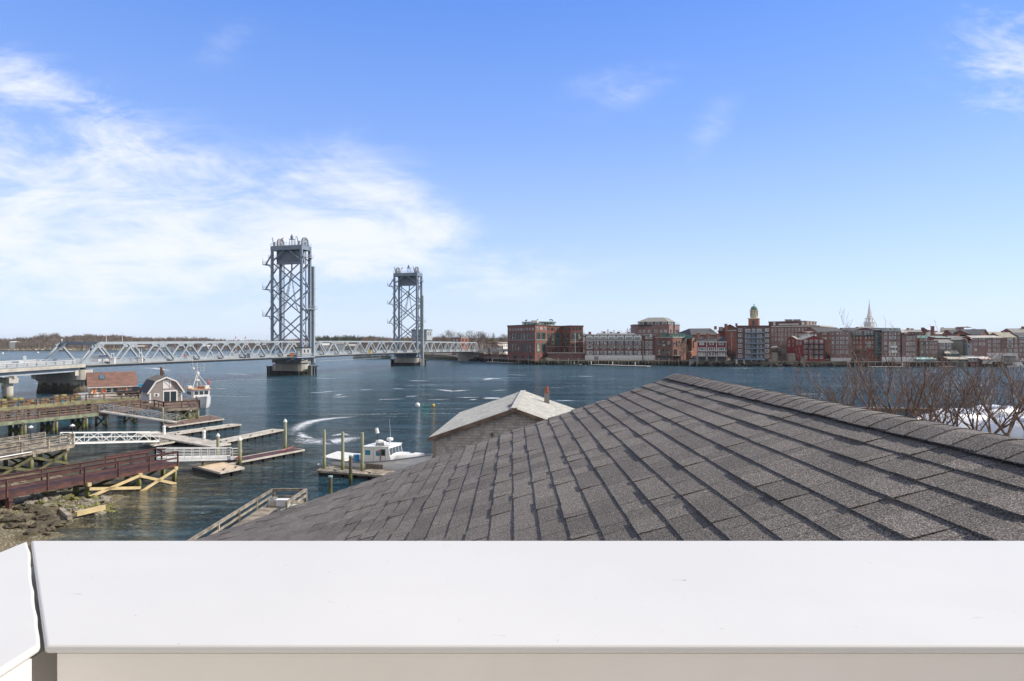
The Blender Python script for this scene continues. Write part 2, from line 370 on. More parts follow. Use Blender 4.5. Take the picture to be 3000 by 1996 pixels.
def ground_z(x, y):
    d = sdist(x, y, POLY)+1.2*mn.noise(Vector((x*.4, y*.4, 0)))
    z = max(-1.0, min(1.3, d*.14)) if d < 10 else 1.3+min(1.2, (d-10)*.12)
    return z+.10*mn.noise(Vector((x*1.3, y*1.3, 5)))
m = bpy.data.materials.new('shingle_beach'); m.use_nodes = True; t = NT(m.node_tree); b = m.node_tree.nodes['Principled BSDF']
P = t.n('ShaderNodeNewGeometry').outputs['Position']
vo = t.n('ShaderNodeTexVoronoi'); t.L.new(P, vo.inputs['Vector']); vo.inputs['Scale'].default_value = 7.0
c = t.mix(t.mr(t.noise(P, 6, 5, .7), .35, .65), (.40, .35, .22), (.20, .165, .09))
c = t.mix(t.m('MULTIPLY', vo.outputs['Color'], 1.0) if False else t.mr(vo.outputs['Distance'], .1, .6, .0, .7), c, (.06, .052, .035))
c = t.mix(t.mr(t.noise(P, .55, 5, .65), .48, .62, 0, .85), c, (.075, .055, .02))
t.L.new(c, b.inputs['Base Color']); b.inputs['Roughness'].default_value = .9
bn = t.n('ShaderNodeBump'); bn.inputs['Distance'].default_value = .08; t.L.new(t.m('SUBTRACT', 1.0, vo.outputs['Distance']), bn.inputs['Height']); t.L.new(bn.outputs[0], b.inputs['Normal'])
BEACH = m
def hfield(x0, x1, y0, y1, st, name):
    nx, ny = int((x1-x0)/st)+1, int((y1-y0)/st)+1
    vs = [(x0+i*st, y0+j*st, ground_z(x0+i*st, y0+j*st)) for j in range(ny) for i in range(nx)]
    fs = [(j*nx+i, j*nx+i+1, (j+1)*nx+i+1, (j+1)*nx+i) for j in range(ny-1) for i in range(nx-1)]
    g = MB(); g.v = vs; g.f = fs; g.mi = [0]*len(fs)
    return struct(g.build(name, BEACH, None, True))
hfield(-60, -18, 18, 70, .42, 'beach')
m = mat('near_ground_earth', (.12, .10, .07), .95, (.07, .06, .04), .4, 6)
g = MB(); nxy = [(-18, 12), (-6, 12), (-2, 20), (24, 21), (48, 30), (80, 58), (300, 60), (300, -200), (-300, -200), (-300, 16), (-60, 17.6), (-18, 17.6)]
g.prism(nxy, -2, 1.25); struct(g.build('near_ground', m))

# rocks on the beach, each its own
random.seed(5)
ROCKM = [mat('rock_grey', (.28, .26, .21), .9, (.15, .135, .10), 3, 6, bump=.02, bscale=9), mat('rock_weed', (.20, .205, .06), .9, (.09, .085, .03), 2.5, 6, bump=.02, bscale=9), mat('rock_dark', (.10, .085, .055), .9, (.05, .04, .025), 2.5, 6, bump=.02, bscale=9)]
def rock_mesh(seed):
    g = MB(); k, n = 7, 11; vs = []
    for i in range(k+1):
        for j in range(n):
            th = math.pi*i/k; ph = 2*math.pi*j/n
            d = Vector((math.sin(th)*math.cos(ph), math.sin(th)*math.sin(ph), math.cos(th)))
            r = .5*(1+.55*mn.noise(d*1.5+Vector((seed*7.3, 0, 0)))+.35*mn.noise(d*4+Vector((0, seed*3.3, 0))))
            vs.append((d.x*r*1.3, d.y*r, d.z*r*.62))
    fs = [(i*n+j, i*n+(j+1) % n, (i+1)*n+(j+1) % n, (i+1)*n+j) for i in range(k) for j in range(n)]
    g.add(vs, fs); return g
protos = []
for k in range(6):
    for mi_, mm in enumerate(ROCKM):
        o = rock_mesh(k+mi_*9).build('rock', mm); protos.append((mi_, o)); COL.objects.unlink(o)
KL = ['bare grey boulder lying among the stones of the beach by the brown pier', 'yellow-green weed covered boulder at the water edge of the beach', 'dark brown weed draped boulder on the lower left beach']
def rock(px, py, kind, size, rr):
    q = gp(px, py, .3); z = ground_z(q.x, q.y)
    o = rr.choice([p for p in protos if p[0] == kind])[1].copy(); o.data = o.data; COL.objects.link(o)
    o.location = (q.x, q.y, max(z, -.05)+size*.12); s = size
    o.scale = (s*rr.uniform(.8, 1.3), s*rr.uniform(.8, 1.2), s*rr.uniform(.8, 1.2)); o.rotation_euler = (rr.uniform(-.2, .2), rr.uniform(-.2, .2), rr.uniform(0, 6.3))
    tag(o, KL[kind], 'rock', ['grey boulders on the beach', 'green weedy boulders on the beach', 'brown weedy boulders on the beach'][kind])
rr = random.Random(8)
for i in range(60): rock(rr.uniform(75, 310), rr.uniform(1450, 1494), 0, rr.uniform(.25, .62), rr)
for i in range(55): rock(rr.uniform(110, 330), rr.uniform(1453, 1489), 1, rr.uniform(.22, .6), rr)
for i in range(34): rock(rr.uniform(0, 175), rr.uniform(1495, 1560), 2, rr.uniform(.3, .8), rr)
for i in range(22): rock(rr.uniform(40, 250), rr.uniform(1410, 1446), 0, rr.uniform(.3, .8), rr)
# driftwood beams among the rocks
for i, (a, c_, lab) in enumerate([((222, 1506), (305, 1487), 'pale squared driftwood timber lying at the water edge'), ((178, 1492), (205, 1516), 'short dark rotten timber beside the pale driftwood log'), ((10, 1502), (48, 1530), 'brown weathered timber on the beach near the left edge'), ((235, 1478), (312, 1462), 'thin timber among green stones near the pier post')]):
    p, q = gp(*a, .35), gp(*c_, .35); g = MB(); g.bar(p, q, .34-.05*i, .3-.05*i)
    tag(g.build('driftwood', WOOD_N if i == 0 else WOOD_G), lab, 'driftwood')
# ================================================================ BALCONY PARAPET (white capped, seen just below the eye)
def cap_mat():
    m = bpy.data.materials.new('white_cap_paint'); m.use_nodes = True; t = NT(m.node_tree); b = m.node_tree.nodes['Principled BSDF']
    P = t.n('ShaderNodeNewGeometry').outputs['Position']
    c = t.mix(t.mr(t.noise(P, 2.2, 3), .3, .7), (.645, .64, .60), (.615, .61, .575))
    sc_ = t.noise(t.mapv(P, (20, 60, 20), (0, 0, R(20))), 1.0, 4, .6)
    c = t.mix(t.mr(sc_, .70, .78, 0, .5), c, (.42, .40, .37)); c = t.mix(t.mr(t.noise(P, 95, 2, .5), .74, .80, 0, .6), c, (.30, .28, .25)); c = t.mix(t.mr(t.noise(t.mapv(P, (.8, 6, 1)), 1.0, 4, .6), .5, .8, 0, .22), c, (.56, .54, .50))
    t.L.new(c, b.inputs['Base Color']); b.inputs['Roughness'].default_value = .42
    bn = t.n('ShaderNodeBump'); bn.inputs['Distance'].default_value = .002; t.L.new(t.noise(P, 5, 3), bn.inputs['Height']); t.L.new(bn.outputs[0], b.inputs['Normal'])
    return m
CAP = cap_mat(); FASC = mat('parapet_cream_paint', (.81, .765, .70), .5, (.77, .73, .66), 5)
pz = H-.32; YO, YI = 1.0445, .682; XO, XI = -.779, -.495
par_ = thing('balcony_parapet', 'white capped balcony parapet in front, turning a mitred corner at the left', 'parapet', (0, .86, pz-1))
def rounded_cap(poly_top, th, name, m):
    g = MB(); g.prism(poly_top, pz-th, pz); o = g.build(name, m, par_)
    bv = o.modifiers.new('bevel', 'BEVEL'); bv.width = .0035; bv.segments = 3; bv.limit_method = 'ANGLE'; return o
rounded_cap([(XO+.004, YO), (2.6, YO), (2.6, YI), (XI+.004, YI)], .009, 'cap_board', CAP)
# the left board ends in a slightly ragged mitre
mit = [(XO-.0005, YO-.002)]
rg = random.Random(3)
for k in range(1, 14):
    f = k/14; mit.append((XO+(XI-XO)*f-.0008+rg.uniform(-.0011, .0009)+(.002 if k in (2, 3) else 0), YO+(YI-YO)*f))
mit.append((XI-.004, YI+.004))
rounded_cap(mit+[(XI-.004, -1.2), (XO-.0005, -1.2)], .009, 'cap_board', CAP)
g = MB(); g.box(((XI+2.6)/2+.008, YI+.014, pz-.009-.030), (2.6-XI-.012, .02, .058)); o = g.build('cap_fascia', FASC, par_)
g = MB(); g.box((XI-.016, (YI-1.2)/2-.002, pz-.009-.030), (.022, 1.2+YI-.01, .058)); g.build('cap_fascia', WHITE, par_)  # white where the front is cream: sun and shade put into the colours
g = MB(); g.box(((XI+2.6)/2+.02, (YI+YO)/2+.006, pz-.60), (2.6-XI-.03, YO-YI-.07, 1.14)); g.build('parapet_wall', FASC, par_)
g = MB(); g.box(((XI+XO)/2, (YI-1.2)/2+.1, pz-.60), (XI-XO-.07, 1.2+YI+.10, 1.14)); g.build('parapet_wall', FASC, par_)

g = MB(); g.box(((XI+XO)/2, .92, pz-.60), (XI-XO-.07, .175, 1.14)); g.build('parapet_wall', FASC, par_)
hb_ = thing('balcony_house', 'white boarded house wall and pale balcony floor behind the viewpoint', 'house', (0, -2, H-1.6))
g = MB(); g.box((1.0, -1.55, H+.2), (7, .2, 3.8)); g.build('wall', WHITE_W, hb_)
g = MB(); g.box((1.05, -.4, H-1.55), (3.1, 2.1, .1)); g.build('floor', mat('balcony_floor', (.55, .53, .50), .8), hb_)

# ================================================================ SHINGLED ROOF WE LOOK ALONG
RX, RZ, RY0, RY1 = 1.915, H-.388, 1.12, 7.5
cs, sn_ = math.cos(math.atan(.344)), math.sin(math.atan(.344))
def rp(t_, y, h, side=-1): return Vector((RX+side*(t_*cs)-(-side)*0+side*h*sn_, y, RZ-t_*sn_+h*cs))
def shingle_mat():
    m = bpy.data.materials.new('asphalt_shingle'); m.use_nodes = True; t = NT(m.node_tree); b = m.node_tree.nodes['Principled BSDF']
    gm = t.n('ShaderNodeNewGeometry'); P = gm.outputs['Position']
    gr = t.noise(P, 170, 3, .8); gr2 = t.noise(P, 420, 2, .7)
    k = t.m('ADD', t.m('MULTIPLY', gr, .6), t.m('MULTIPLY', gr2, .4))
    c = t.ramp(k, [(.40, (.013, .012, .011)), (.47, (.064, .057, .051)), (.53, (.142, .124, .108)), (.62, (.58, .53, .47))])
    c = t.mix(t.mr(t.noise(P, 60, 2, .5), .55, .72, 0, .25), c, (.12, .095, .075))
    r = gm.outputs['Random Per Island']
    v = t.mr(r, 0, 1, .74, 1.16, smooth=False); v2 = t.mr(t.noise(t.mapv(P, (.5, .5, .5)), 1.0, 3), .3, .7, .88, 1.12)
    vv = t.m('MULTIPLY', v, v2); cc = t.n('ShaderNodeCombineColor'); [t.L.new(vv, cc.inputs[i]) for i in range(3)]
    c = t.mix(1.0, c, cc.outputs[0], 'MULTIPLY')
    t.L.new(c, b.inputs['Base Color']); b.inputs['Roughness'].default_value = .9
    bn = t.n('ShaderNodeBump'); bn.inputs['Strength'].default_value = .7; bn.inputs['Distance'].default_value = .003; t.L.new(k, bn.inputs['Height']); t.L.new(bn.outputs[0], b.inputs['Normal'])
    return m
SHG = shingle_mat()
roofhouse = thing('house', 'house wing below the balcony with a brown-grey asphalt shingle roof', 'house', (RX, 4.5, 2))
def slope(side, ncourse, seed):
    rg = random.Random(seed); g = MB(); e = .1435
    for i in range(ncourse):
        y = RY0-rg.uniform(0, .3)
        wav = rg.uniform(0, 6)
        while y < RY1:
            wd = rg.choice((.06, .11, .15, .18, .21, .24, .28)); y1 = min(y+wd, RY1+.012)
            thick = rg.choice((0, 0, .001, .0065)); a = max(y, RY0)
            if y1-a > .02:
                tb = (i+1)*e+rg.uniform(-.0012, .0012)+(.004 if thick > .006 else 0); tt = i*e-.03
                hb = .0125+thick; w1 = .001*math.sin(y*3+wav)
                q = [(tt if i else 0, a+.002, .003), (tb, a+.002, hb+w1), (tb, y1-.0015, hb+w1), (tt if i else 0, y1-.0015, .003)]
                top = [rp(q_[0], q_[1], q_[2], side) for q_ in q]; bot = [rp(q_[0], q_[1], -.004, side) for q_ in q]
                fs = [(0, 1, 2, 3), (7, 6, 5, 4), (0, 4, 5, 1), (1, 5, 6, 2), (2, 6, 7, 3), (3, 7, 4, 0)]
                g.add(top+bot, fs if side < 0 else [tuple(reversed(f)) for f in fs])
            y = y1
    return g
g = slope(-1, 46, 4); g.build('roof_shingles', SHG, roofhouse)
g = slope(1, 30, 6); g.build('roof_shingles', SHG, roofhouse)
tl, tr = 46*.1435, 30*.1435
g = MB()
g.slab([rp(0, RY0, -.004), rp(0, RY1-.01, -.004), rp(tl-.02, RY1-.01, -.004), rp(tl-.02, RY0, -.004)], .12)
g.slab([rp(tr-.02, RY0, -.004, 1), rp(tr-.02, RY1-.01, -.004, 1), rp(0, RY1-.01, -.004, 1), rp(0, RY0, -.004, 1)], .12)
g.build('roof_deck', DARKM, roofhouse)
# ridge caps bent over the ridge
g = MB(); rg = random.Random(9); y = RY0
while y < RY1-.02:
    y1 = y+.148; prof = [(-.165, -.003), (-.13, .0), (-.09, .002), (-.05, .003), (-.02, -.003), (0, -.007), (.02, -.003), (.06, .003), (.12, .0), (.165, -.003)]
    h0, h1 = .0300+rg.uniform(-.0008, .0008), .0245; vs = []; dl = rg.uniform(-.006, .006); ks = .10
    for yy_, hh, ww in ((y, h0, 1.0), (min(y1+.06, RY1+.012), h1, .97)):
        for off in (0, -.005):
            for k, (u, dh) in enumerate(prof):
                u *= ww; u += dl
                # lower side of each cap lags toward the near end, so its butt line sweeps in an S
                p = rp(abs(u), yy_ + (ks*abs(u) if u < 0 else ks*.6*abs(u))*0, hh+dh+off, -1 if u < 0 else 1)
                vs.append(p)
    n = len(prof); fs = []
    for k in range(n-1):
        fs.append((k, k+1, 2*n+k+1, 2*n+k)); fs.append((3*n+k, 3*n+k+1, n+k+1, n+k)); fs.append((n+k, n+k+1, k+1, k)); fs.append((2*n+k, 2*n+k+1, 3*n+k+1, 3*n+k))
    fs += [(0, 2*n, 3*n, n), (n-1, 2*n-1, 4*n-1, 3*n-1)]
    g.add(vs, fs); y = y1
g.build('ridge_cap', SHG, roofhouse)
SID = mat('shingle_siding', (.36, .33, .31), .9, (.24, .22, .205), 2.2, 6)
g = MB(); ex = RX-tl*cs+.35; ex2 = RX+tr*cs-.35
g.prism([(ex, RY0+.2), (ex2, RY0+.2), (ex2, RY1-.18), (ex, RY1-.18)], 1.0, RZ-tl*sn_-.05)
g.build('wall', SID, roofhouse)
g = MB()
for y_ in (RY1-.40, RY0+.25):
    zb_ = RZ-tl*sn_-.05
    g.add([(ex, y_, zb_), (RX+1, y_, zb_), (ex2, y_, zb_), (ex2, y_, RZ-tr*sn_-.1), (RX, y_, RZ-.16), (ex, y_, zb_+.05),
           (ex, y_+.2, zb_), (RX+1, y_+.2, zb_), (ex2, y_+.2, zb_), (ex2, y_+.2, RZ-tr*sn_-.1), (RX, y_+.2, RZ-.16), (ex, y_+.2, zb_+.05)],
          [(0, 1, 2, 3, 4, 5), (11, 10, 9, 8, 7, 6), (5, 4, 10, 11), (4, 3, 9, 10), (3, 2, 8, 9), (0, 5, 11, 6), (2, 1, 0, 6, 7, 8)])
g.build('gable_wall', SID, roofhouse)

# ================================================================ GREY SHINGLED WATERFRONT SHED
def shed():
    A = Vector((gx(1270, 30), 30, 0)); rot = R(-3.2)
    u = Vector((math.cos(rot), math.sin(rot), 0)); nb = Vector((-u.y, u.x, 0))       # u to the right, nb away from us
    hw, ov, L = 3.75, .22, 10.3
    C_ = Vector((.12, 30, 0)); ze, zr = 7.82, 9.13
    r = thing('waterfront_shed', 'weathered grey shingled shed with a low pale grey gable roof', 'shed', (C_.x, C_.y+L/2, 1.5))
    def q(a, b_, z): p = C_+u*a+nb*b_; return Vector((p.x, p.y, z))
    m = bpy.data.materials.new('cedar_shingle_wall'); m.use_nodes = True; t = NT(m.node_tree); b = m.node_tree.nodes['Principled BSDF']
    g_ = t.n('ShaderNodeNewGeometry'); P = g_.outputs['Position']
    c = t.mix(t.mr(t.noise(P, 1, 3, .5), .35, .65), (.50, .455, .43), (.44, .395, .37))
    k = t.mr(g_.outputs['Random Per Island'], 0, 1, .78, 1.14, smooth=False); cc = t.n('ShaderNodeCombineColor'); [t.L.new(k, cc.inputs[i]) for i in range(3)]
    c = t.mix(1.0, c, cc.outputs[0], 'MULTIPLY'); c = t.mix(t.mr(t.noise(t.mapv(P, (1.2, 1.2, .3)), 1, 4), .6, .8, 0, .3), c, (.12, .10, .09))
    t.L.new(c, b.inputs['Base Color']); b.inputs['Roughness'].default_value = .95
    rg = random.Random(12)
    g = MB(); g.prism([q(-hw, .08, 0)[:2], q(hw, .08, 0)[:2], q(hw, L, 0)[:2], q(-hw, L, 0)[:2]], 1.2, ze-.05)
    v = [q(-hw, .08, ze-.05), q(hw, .08, ze-.05), q(0, .08, zr-.12), q(-hw, L, ze-.05), q(hw, L, ze-.05), q(0, L, zr-.12)]
    g.add(v, [(0, 1, 2), (5, 4, 3), (1, 4, 5, 2), (0, 2, 5, 3), (0, 3, 4, 1)])
    wl = g.build('wall', DARKM, r); g = MB(); g.prism([q(-hw-.3, -.2, 0)[:2], q(hw+.3, -.2, 0)[:2], q(hw+.3, L+.3, 0)[:2], q(-hw-.3, L+.3, 0)[:2]], -1.5, 1.25); g.build('foundation', CONC_G, r)
    # individual shingles on the gable end
    g = MB(); z = 3.0
    while z < zr-.1:
        a = -hw
        while a < hw:
            wd = rg.uniform(.08, .24); a1 = min(a+wd, hw)
            zt = min(z+.114, ze-.06+(zr-ze)*(1-abs((a+a1)/2)/hw)+.02)  # gap bares the near-black wall behind, standing in for shadow between rows
            if zt > z+.02:
                y0 = .045; zz = z+rg.uniform(-.006, .006)
                vs = [q(a+.003, y0-.012, zz), q(a1-.003, y0-.012, zz), q(a1-.003, y0+.030, zt), q(a+.003, y0+.030, zt), q(a+.003, .08, zz), q(a1-.003, .08, zz), q(a1-.003, .08, zt), q(a+.003, .08, zt)]
                g.add(vs, [(0, 1, 2, 3), (0, 4, 5, 1), (1, 5, 6, 2), (2, 6, 7, 3), (3, 7, 4, 0)])
            a = a1
        z += .127
    g.build('wall_shingles', m, r)
    g = MB(); g.bar(q(-hw-.02, .02, 1.2), q(-hw-.02, .02, ze-.05), .14, .10); g.build('corner_board', WOOD_G, r)
    # roof with real courses
    rm = bpy.data.materials.new('pale_shed_shingle'); rm.use_nodes = True; t = NT(rm.node_tree); b = rm.node_tree.nodes['Principled BSDF']
    g_ = t.n('ShaderNodeNewGeometry'); P = g_.outputs['Position']
    c = t.mix(t.mr(t.noise(P, 1.2, 6, .7), .3, .7), (.47, .465, .42), (.35, .35, .315))
    k = t.mr(g_.outputs['Random Per Island'], 0, 1, .84, 1.14, smooth=False); cc = t.n('ShaderNodeCombineColor'); [t.L.new(k, cc.inputs[i]) for i in range(3)]
    c = t.mix(1.0, c, cc.outputs[0], 'MULTIPLY'); c = t.mix(t.mr(t.noise(P, 25, 2, .8), .5, .75, 0, .4), c, (.2, .2, .18))
    t.L.new(c, b.inputs['Base Color']); b.inputs['Roughness'].default_value = .95
    for side in (-1, 1):
        g = MB(); hwo = hw+ov; sl_ = math.hypot(hwo, (zr-ze)*hwo/hw); n = int(sl_/.16)+1; drop = (zr-ze)/hw
        for i in range(n):
            t0, t1 = i/n, (i+1)/n; y_ = -.24-rg.uniform(0, .3)
            while y_ < L+.2:
                y2 = min(y_+.305, L+.2); ya = max(y_, -.24)
                if y2-ya > .03:
                    a0, a1 = side*hwo*max(0, t0-.2/n), side*hwo*t1; z0, z1 = zr-abs(a0)*drop, zr-abs(a1)*drop
                    vs = [q(a0, ya+.006, z0+.003), q(a1, ya+.006, z1+.026), q(a1, y2-.006, z1+.026), q(a0, y2-.006, z0+.003), q(a0, ya, z0-.02), q(a1, ya, z1-.02), q(a1, y2, z1-.02), q(a0, y2, z0-.02)]
                    fs = [(0, 1, 2, 3), (0, 4, 5, 1), (1, 5, 6, 2), (2, 6, 7, 3)]
                    g.add(vs, fs if side < 0 else [tuple(reversed(f)) for f in fs])
                y_ = y2
        ro = g.build('roof', rm, r)
        g = MB(); g.bar(q(0, -.25, zr-.08), q(side*hwo, -.25, zr-.08-hwo*drop), .03, .16); g.bar(q(side*(hwo), -.24, zr-.07-hwo*drop), q(side*hwo, L+.2, zr-.07-hwo*drop), .03, .12)
        g.build('rake_board', WOOD_B, r)
    g = MB(); g.bar(q(0, -.25, zr+.02), q(0, L+.2, zr+.02), .32, .02); g.build('ridge_strip', rm, r)
    # dark patch hatch near the ridge and chimney with red pot
    g = MB(); g.slab([q(-.42, 1.35, zr-.42*.35+.05), q(-.08, 1.35, zr-.03+.05), q(-.08, 2.5, zr-.03+.05), q(-.42, 2.5, zr-.42*.35+.05)], .03); g.build('roof_vent', SLATE, r)
    cx = q(1.47, 7.8, 0)
    g = MB(); g.box((cx.x, cx.y, 8.80), (.30, .30, .84), rot); ch = g.build('chimney', CONC_G, r)
    g = MB(); g.box((cx.x, cx.y, 9.245), (.34, .34, .05), rot); g.tube((cx.x, cx.y, 9.27), (cx.x, cx.y, 9.58), .10, .10, 10); g.build('chimney_pot', mat('terracotta', (.36, .11, .06), .8), ch)
    g = MB(); p = q(-3.2, .0, 6.6); g.lathe((p.x, p.y-.12, 6.35), [(.02, .18), (.09, .1), (.11, .0), (.02, -.02)], 8); g.bar((p.x, p.y+.05, 6.55), (p.x, p.y-.12, 6.5), .03, .03); g.build('wall_lamp', DARKM, r)
    g = MB(); p = q(-1.05, -.0, 8.0); g.bar(p, p-Vector((0, 0, .42)), .03, .03); g.bar(p-Vector((.1, 0, .1)), p-Vector((-.1, 0, .12)), .03, .02); g.build('wall_bracket', DARKM, r)
    g = MB(); p = q(-3.4, .02, 5.78); g.box(p, (.75, .05, .42), rot); g.build('window', GLASS, r)
shed()

# ================================================================ LOWER WOODEN WALKWAY WITH RAILING AND COOLER
def railing(g, pts, h=1.0, sp=2.4, post=.10, rails=(1.0, .5), cap=True, rw=.04, rh=.12, zoff=0.0):
    for a, c_ in zip(pts, pts[1:]):
        a, c_ = Vector(a), Vector(c_); L = (c_-a).length; n = max(1, round(L/sp))
        for k in range(n+1):
            p = a.lerp(c_, k/n); g.bar(p+Vector((0, 0, -.25)), p+Vector((0, 0, h-.02)), post, post)
        for f in rails: g.bar(a+Vector((0, 0, h*f-.08)), c_+Vector((0, 0, h*f-.08)), rw, rh)
        if cap: g.bar(a+Vector((0, 0, h)), c_+Vector((0, 0, h)), post*1.5, .04)
def planks(g, a, c_, w_, th=.05, pw=.15, gap=.012, z=None):
    """boards laid across a deck that runs from a to c_ (left edge line given, w_ to the left of travel)"""
    a, c_ = Vector(a), Vector(c_); d = (c_-a); L = d.length; d.normalize(); sd = Vector((-d.y, d.x, 0)).normalized(); n = int(L/pw)
    for k in range(n):
        p = a+d*(pw*(k+.5)); g.bar(p, p+sd*w_, pw-gap, th)
wk = thing('wooden_walkway', 'pale weathered walkway with railing beside the shingle roof, ending in a railed corner', 'walkway', (-15.5, 38, 0))
zd = 1.2
g = MB(); planks(g, (-14.4, 28, zd), (-14.4, 45, zd), 2.2); g.build('deck', WOOD_G, wk)
g = MB(); g.bar((-16.55, 28, zd-.16), (-16.55, 45, zd-.16), .12, .26); g.bar((-14.45, 28, zd-.16), (-14.45, 45, zd-.16), .12, .26); g.build('deck_beam', WOOD_G, wk)
g = MB(); railing(g, [(-16.62, 28.5, zd), (-16.62, 45, zd)], .78, 2.75, .10, (.98, .5), True, .04, .14); g.build('railing', WOOD_G, wk)
g = MB(); railing(g, [(-16.5, 45, zd), (-14.3, 45, zd)], .78, 2.4, .10, (.98, .45), True, .04, .12); g.build('railing', WOOD_G, wk)
g = MB(); railing(g, [(-14.3, 45, zd), (-14.35, 41.3, zd)], .78, 3.6, .14, (.98, .5), True, .05, .16); g.build('railing', WOOD_G, wk)
for y_ in (30, 34, 38, 42, 44.8):
    for x_ in (-16.4, -14.6):
        g = MB(); g.tube((x_, y_, -1.5), (x_, y_, zd-.25), .13, .13, 8); g.build('pile', PILE_D, wk)
ck = thing('cooler', 'white and blue-grey cooler box standing on the walkway end', 'cooler', (-15.25, 43.2, zd+.03))
g = MB(); g.box((-15.25, 43.2, zd+.24), (.85, .45, .40)); o = g.build('box', plain('cooler_white', (.66, .66, .70)), ck); bv = o.modifiers.new('b', 'BEVEL'); bv.width = .05; bv.segments = 2
g = MB(); g.box((-15.25, 43.2, zd+.475), (.89, .49, .06)); o = g.build('lid', WHITE, ck)
bk = thing('wire_crate', 'small grey wire crate with tangled line beside the cooler', 'crate', (-16.05, 43.5, zd+.03))
g = MB()
for i in range(6):
    for s1 in (-1, 1):
        g.bar((-16.3+i*.1, 43.5+s1*.25, zd+.03), (-16.3+i*.1, 43.5+s1*.25, zd+.55), .02, .02); g.bar((-16.3, 43.5+s1*.25, zd+.06+i*.095), (-15.8, 43.5+s1*.25, zd+.06+i*.095), .02, .02)
        g.bar((-16.05+s1*.25, 43.25+i*.1, zd+.03), (-16.05+s1*.25, 43.25+i*.1, zd+.55), .02, .02)
g.build('frame', ALU, bk)
g = MB(); rg = random.Random(4); g.path([(-16.05+rg.uniform(-.22, .22), 43.5+rg.uniform(-.2, .2), zd+rg.uniform(.1, .62)) for _ in range(26)], .018, 4); g.build('line', plain('pale_rope', (.55, .55, .5)), bk)
rk = thing('rope_heap', 'pale green rope and hose heaped by the near rail of the walkway', 'rope', (-14.7, 42.5, zd+.03))
g = MB(); g.path([(-14.9+.25*math.sin(k*1.3)+k*.02, 42.0+.5*math.cos(k*.9), zd+.06+.3*abs(math.sin(k*.7))) for k in range(40)], .02, 5); g.build('coil', plain('pale_green_rope', (.50, .58, .52)), rk)

# ================================================================ PILES AND FLOATS
def pile(x, ytop, D, r, ztop, label, m=PILE, cap=None, group=None, lean=(0, 0), name='mooring_pile'):
    X = gx(x, D); t_ = thing(name, label, 'pile', (X, D, 0), group)
    g = MB(); g.tube((X, D, -3), (X+lean[0], D+lean[1], ztop), r*1.05, r*.92, 14); g.build('post', m, t_)
    if cap:
        g = MB()
        if cap == 'cone': g.lathe((X+lean[0], D+lean[1], ztop), [(r*1.12, -.12), (r*1.12, .0), (.01, r*1.5)], 14)
        else: g.lathe((X+lean[0], D+lean[1], ztop), [(r*1.12, -.06), (r*1.12, .04), (r*.4, .07)], 14)
        g.build('cap', WHITE if cap == 'cone' else plain('copper_cap', (.28, .45, .42)), t_)
pile(950, 1260, 60, .145, gz(1260, 60), 'tall bare pile, leftmost of the three standing at the near float', PILE_G)
pile(1004, 1266, 59.5, .15, gz(1266, 59.5), 'tall greenish pile in the middle of the three at the near float', PILE_G)
pile(1061, 1268, 59, .155, gz(1268, 59), 'tall pile with a dark wet foot, nearest the white workboat cabin', PILE_G)
pile(1027, 1336, 55.5, .15, gz(1336, 55.5), 'shorter brown pile between the tall piles and the roof edge', PILE_D, 'flat')
pile(968, 1395, 50, .16, gz(1396, 50), 'stubby cut pile with a green cap just above the roof edge', PILE_D, 'flat')
pile(638.5, 1274, dep(1350), .17, gz(1276, dep(1350)), 'white-capped pile behind the aluminium gangway rail', PILE_G, 'cone')
pile(702.5, 1286, dep(1369), .19, gz(1287, dep(1369)), 'white-capped pile at the corner of the plywood raft', PILE_G, 'cone')
pile(835.5, 1232, dep(1328), .18, gz(1234, dep(1328)), 'tallest white-capped pile, standing at the far part of the brown float', PILE_G, 'cone')
pile(595.5, 1353, dep(1384), .14, gz(1353, dep(1384)), 'short dark pile at the near edge of the plywood raft', PILE_D)
pile(477, 1255, 94, .16, gz(1194, 94), 'light pile standing against the front of the gambrel house platform', PILE)
pile(9, 1090, dep(1138), .35, gz(1108, dep(1138)), 'round white topped marker pile at the left edge below the bridge', PILE_G, 'cone')

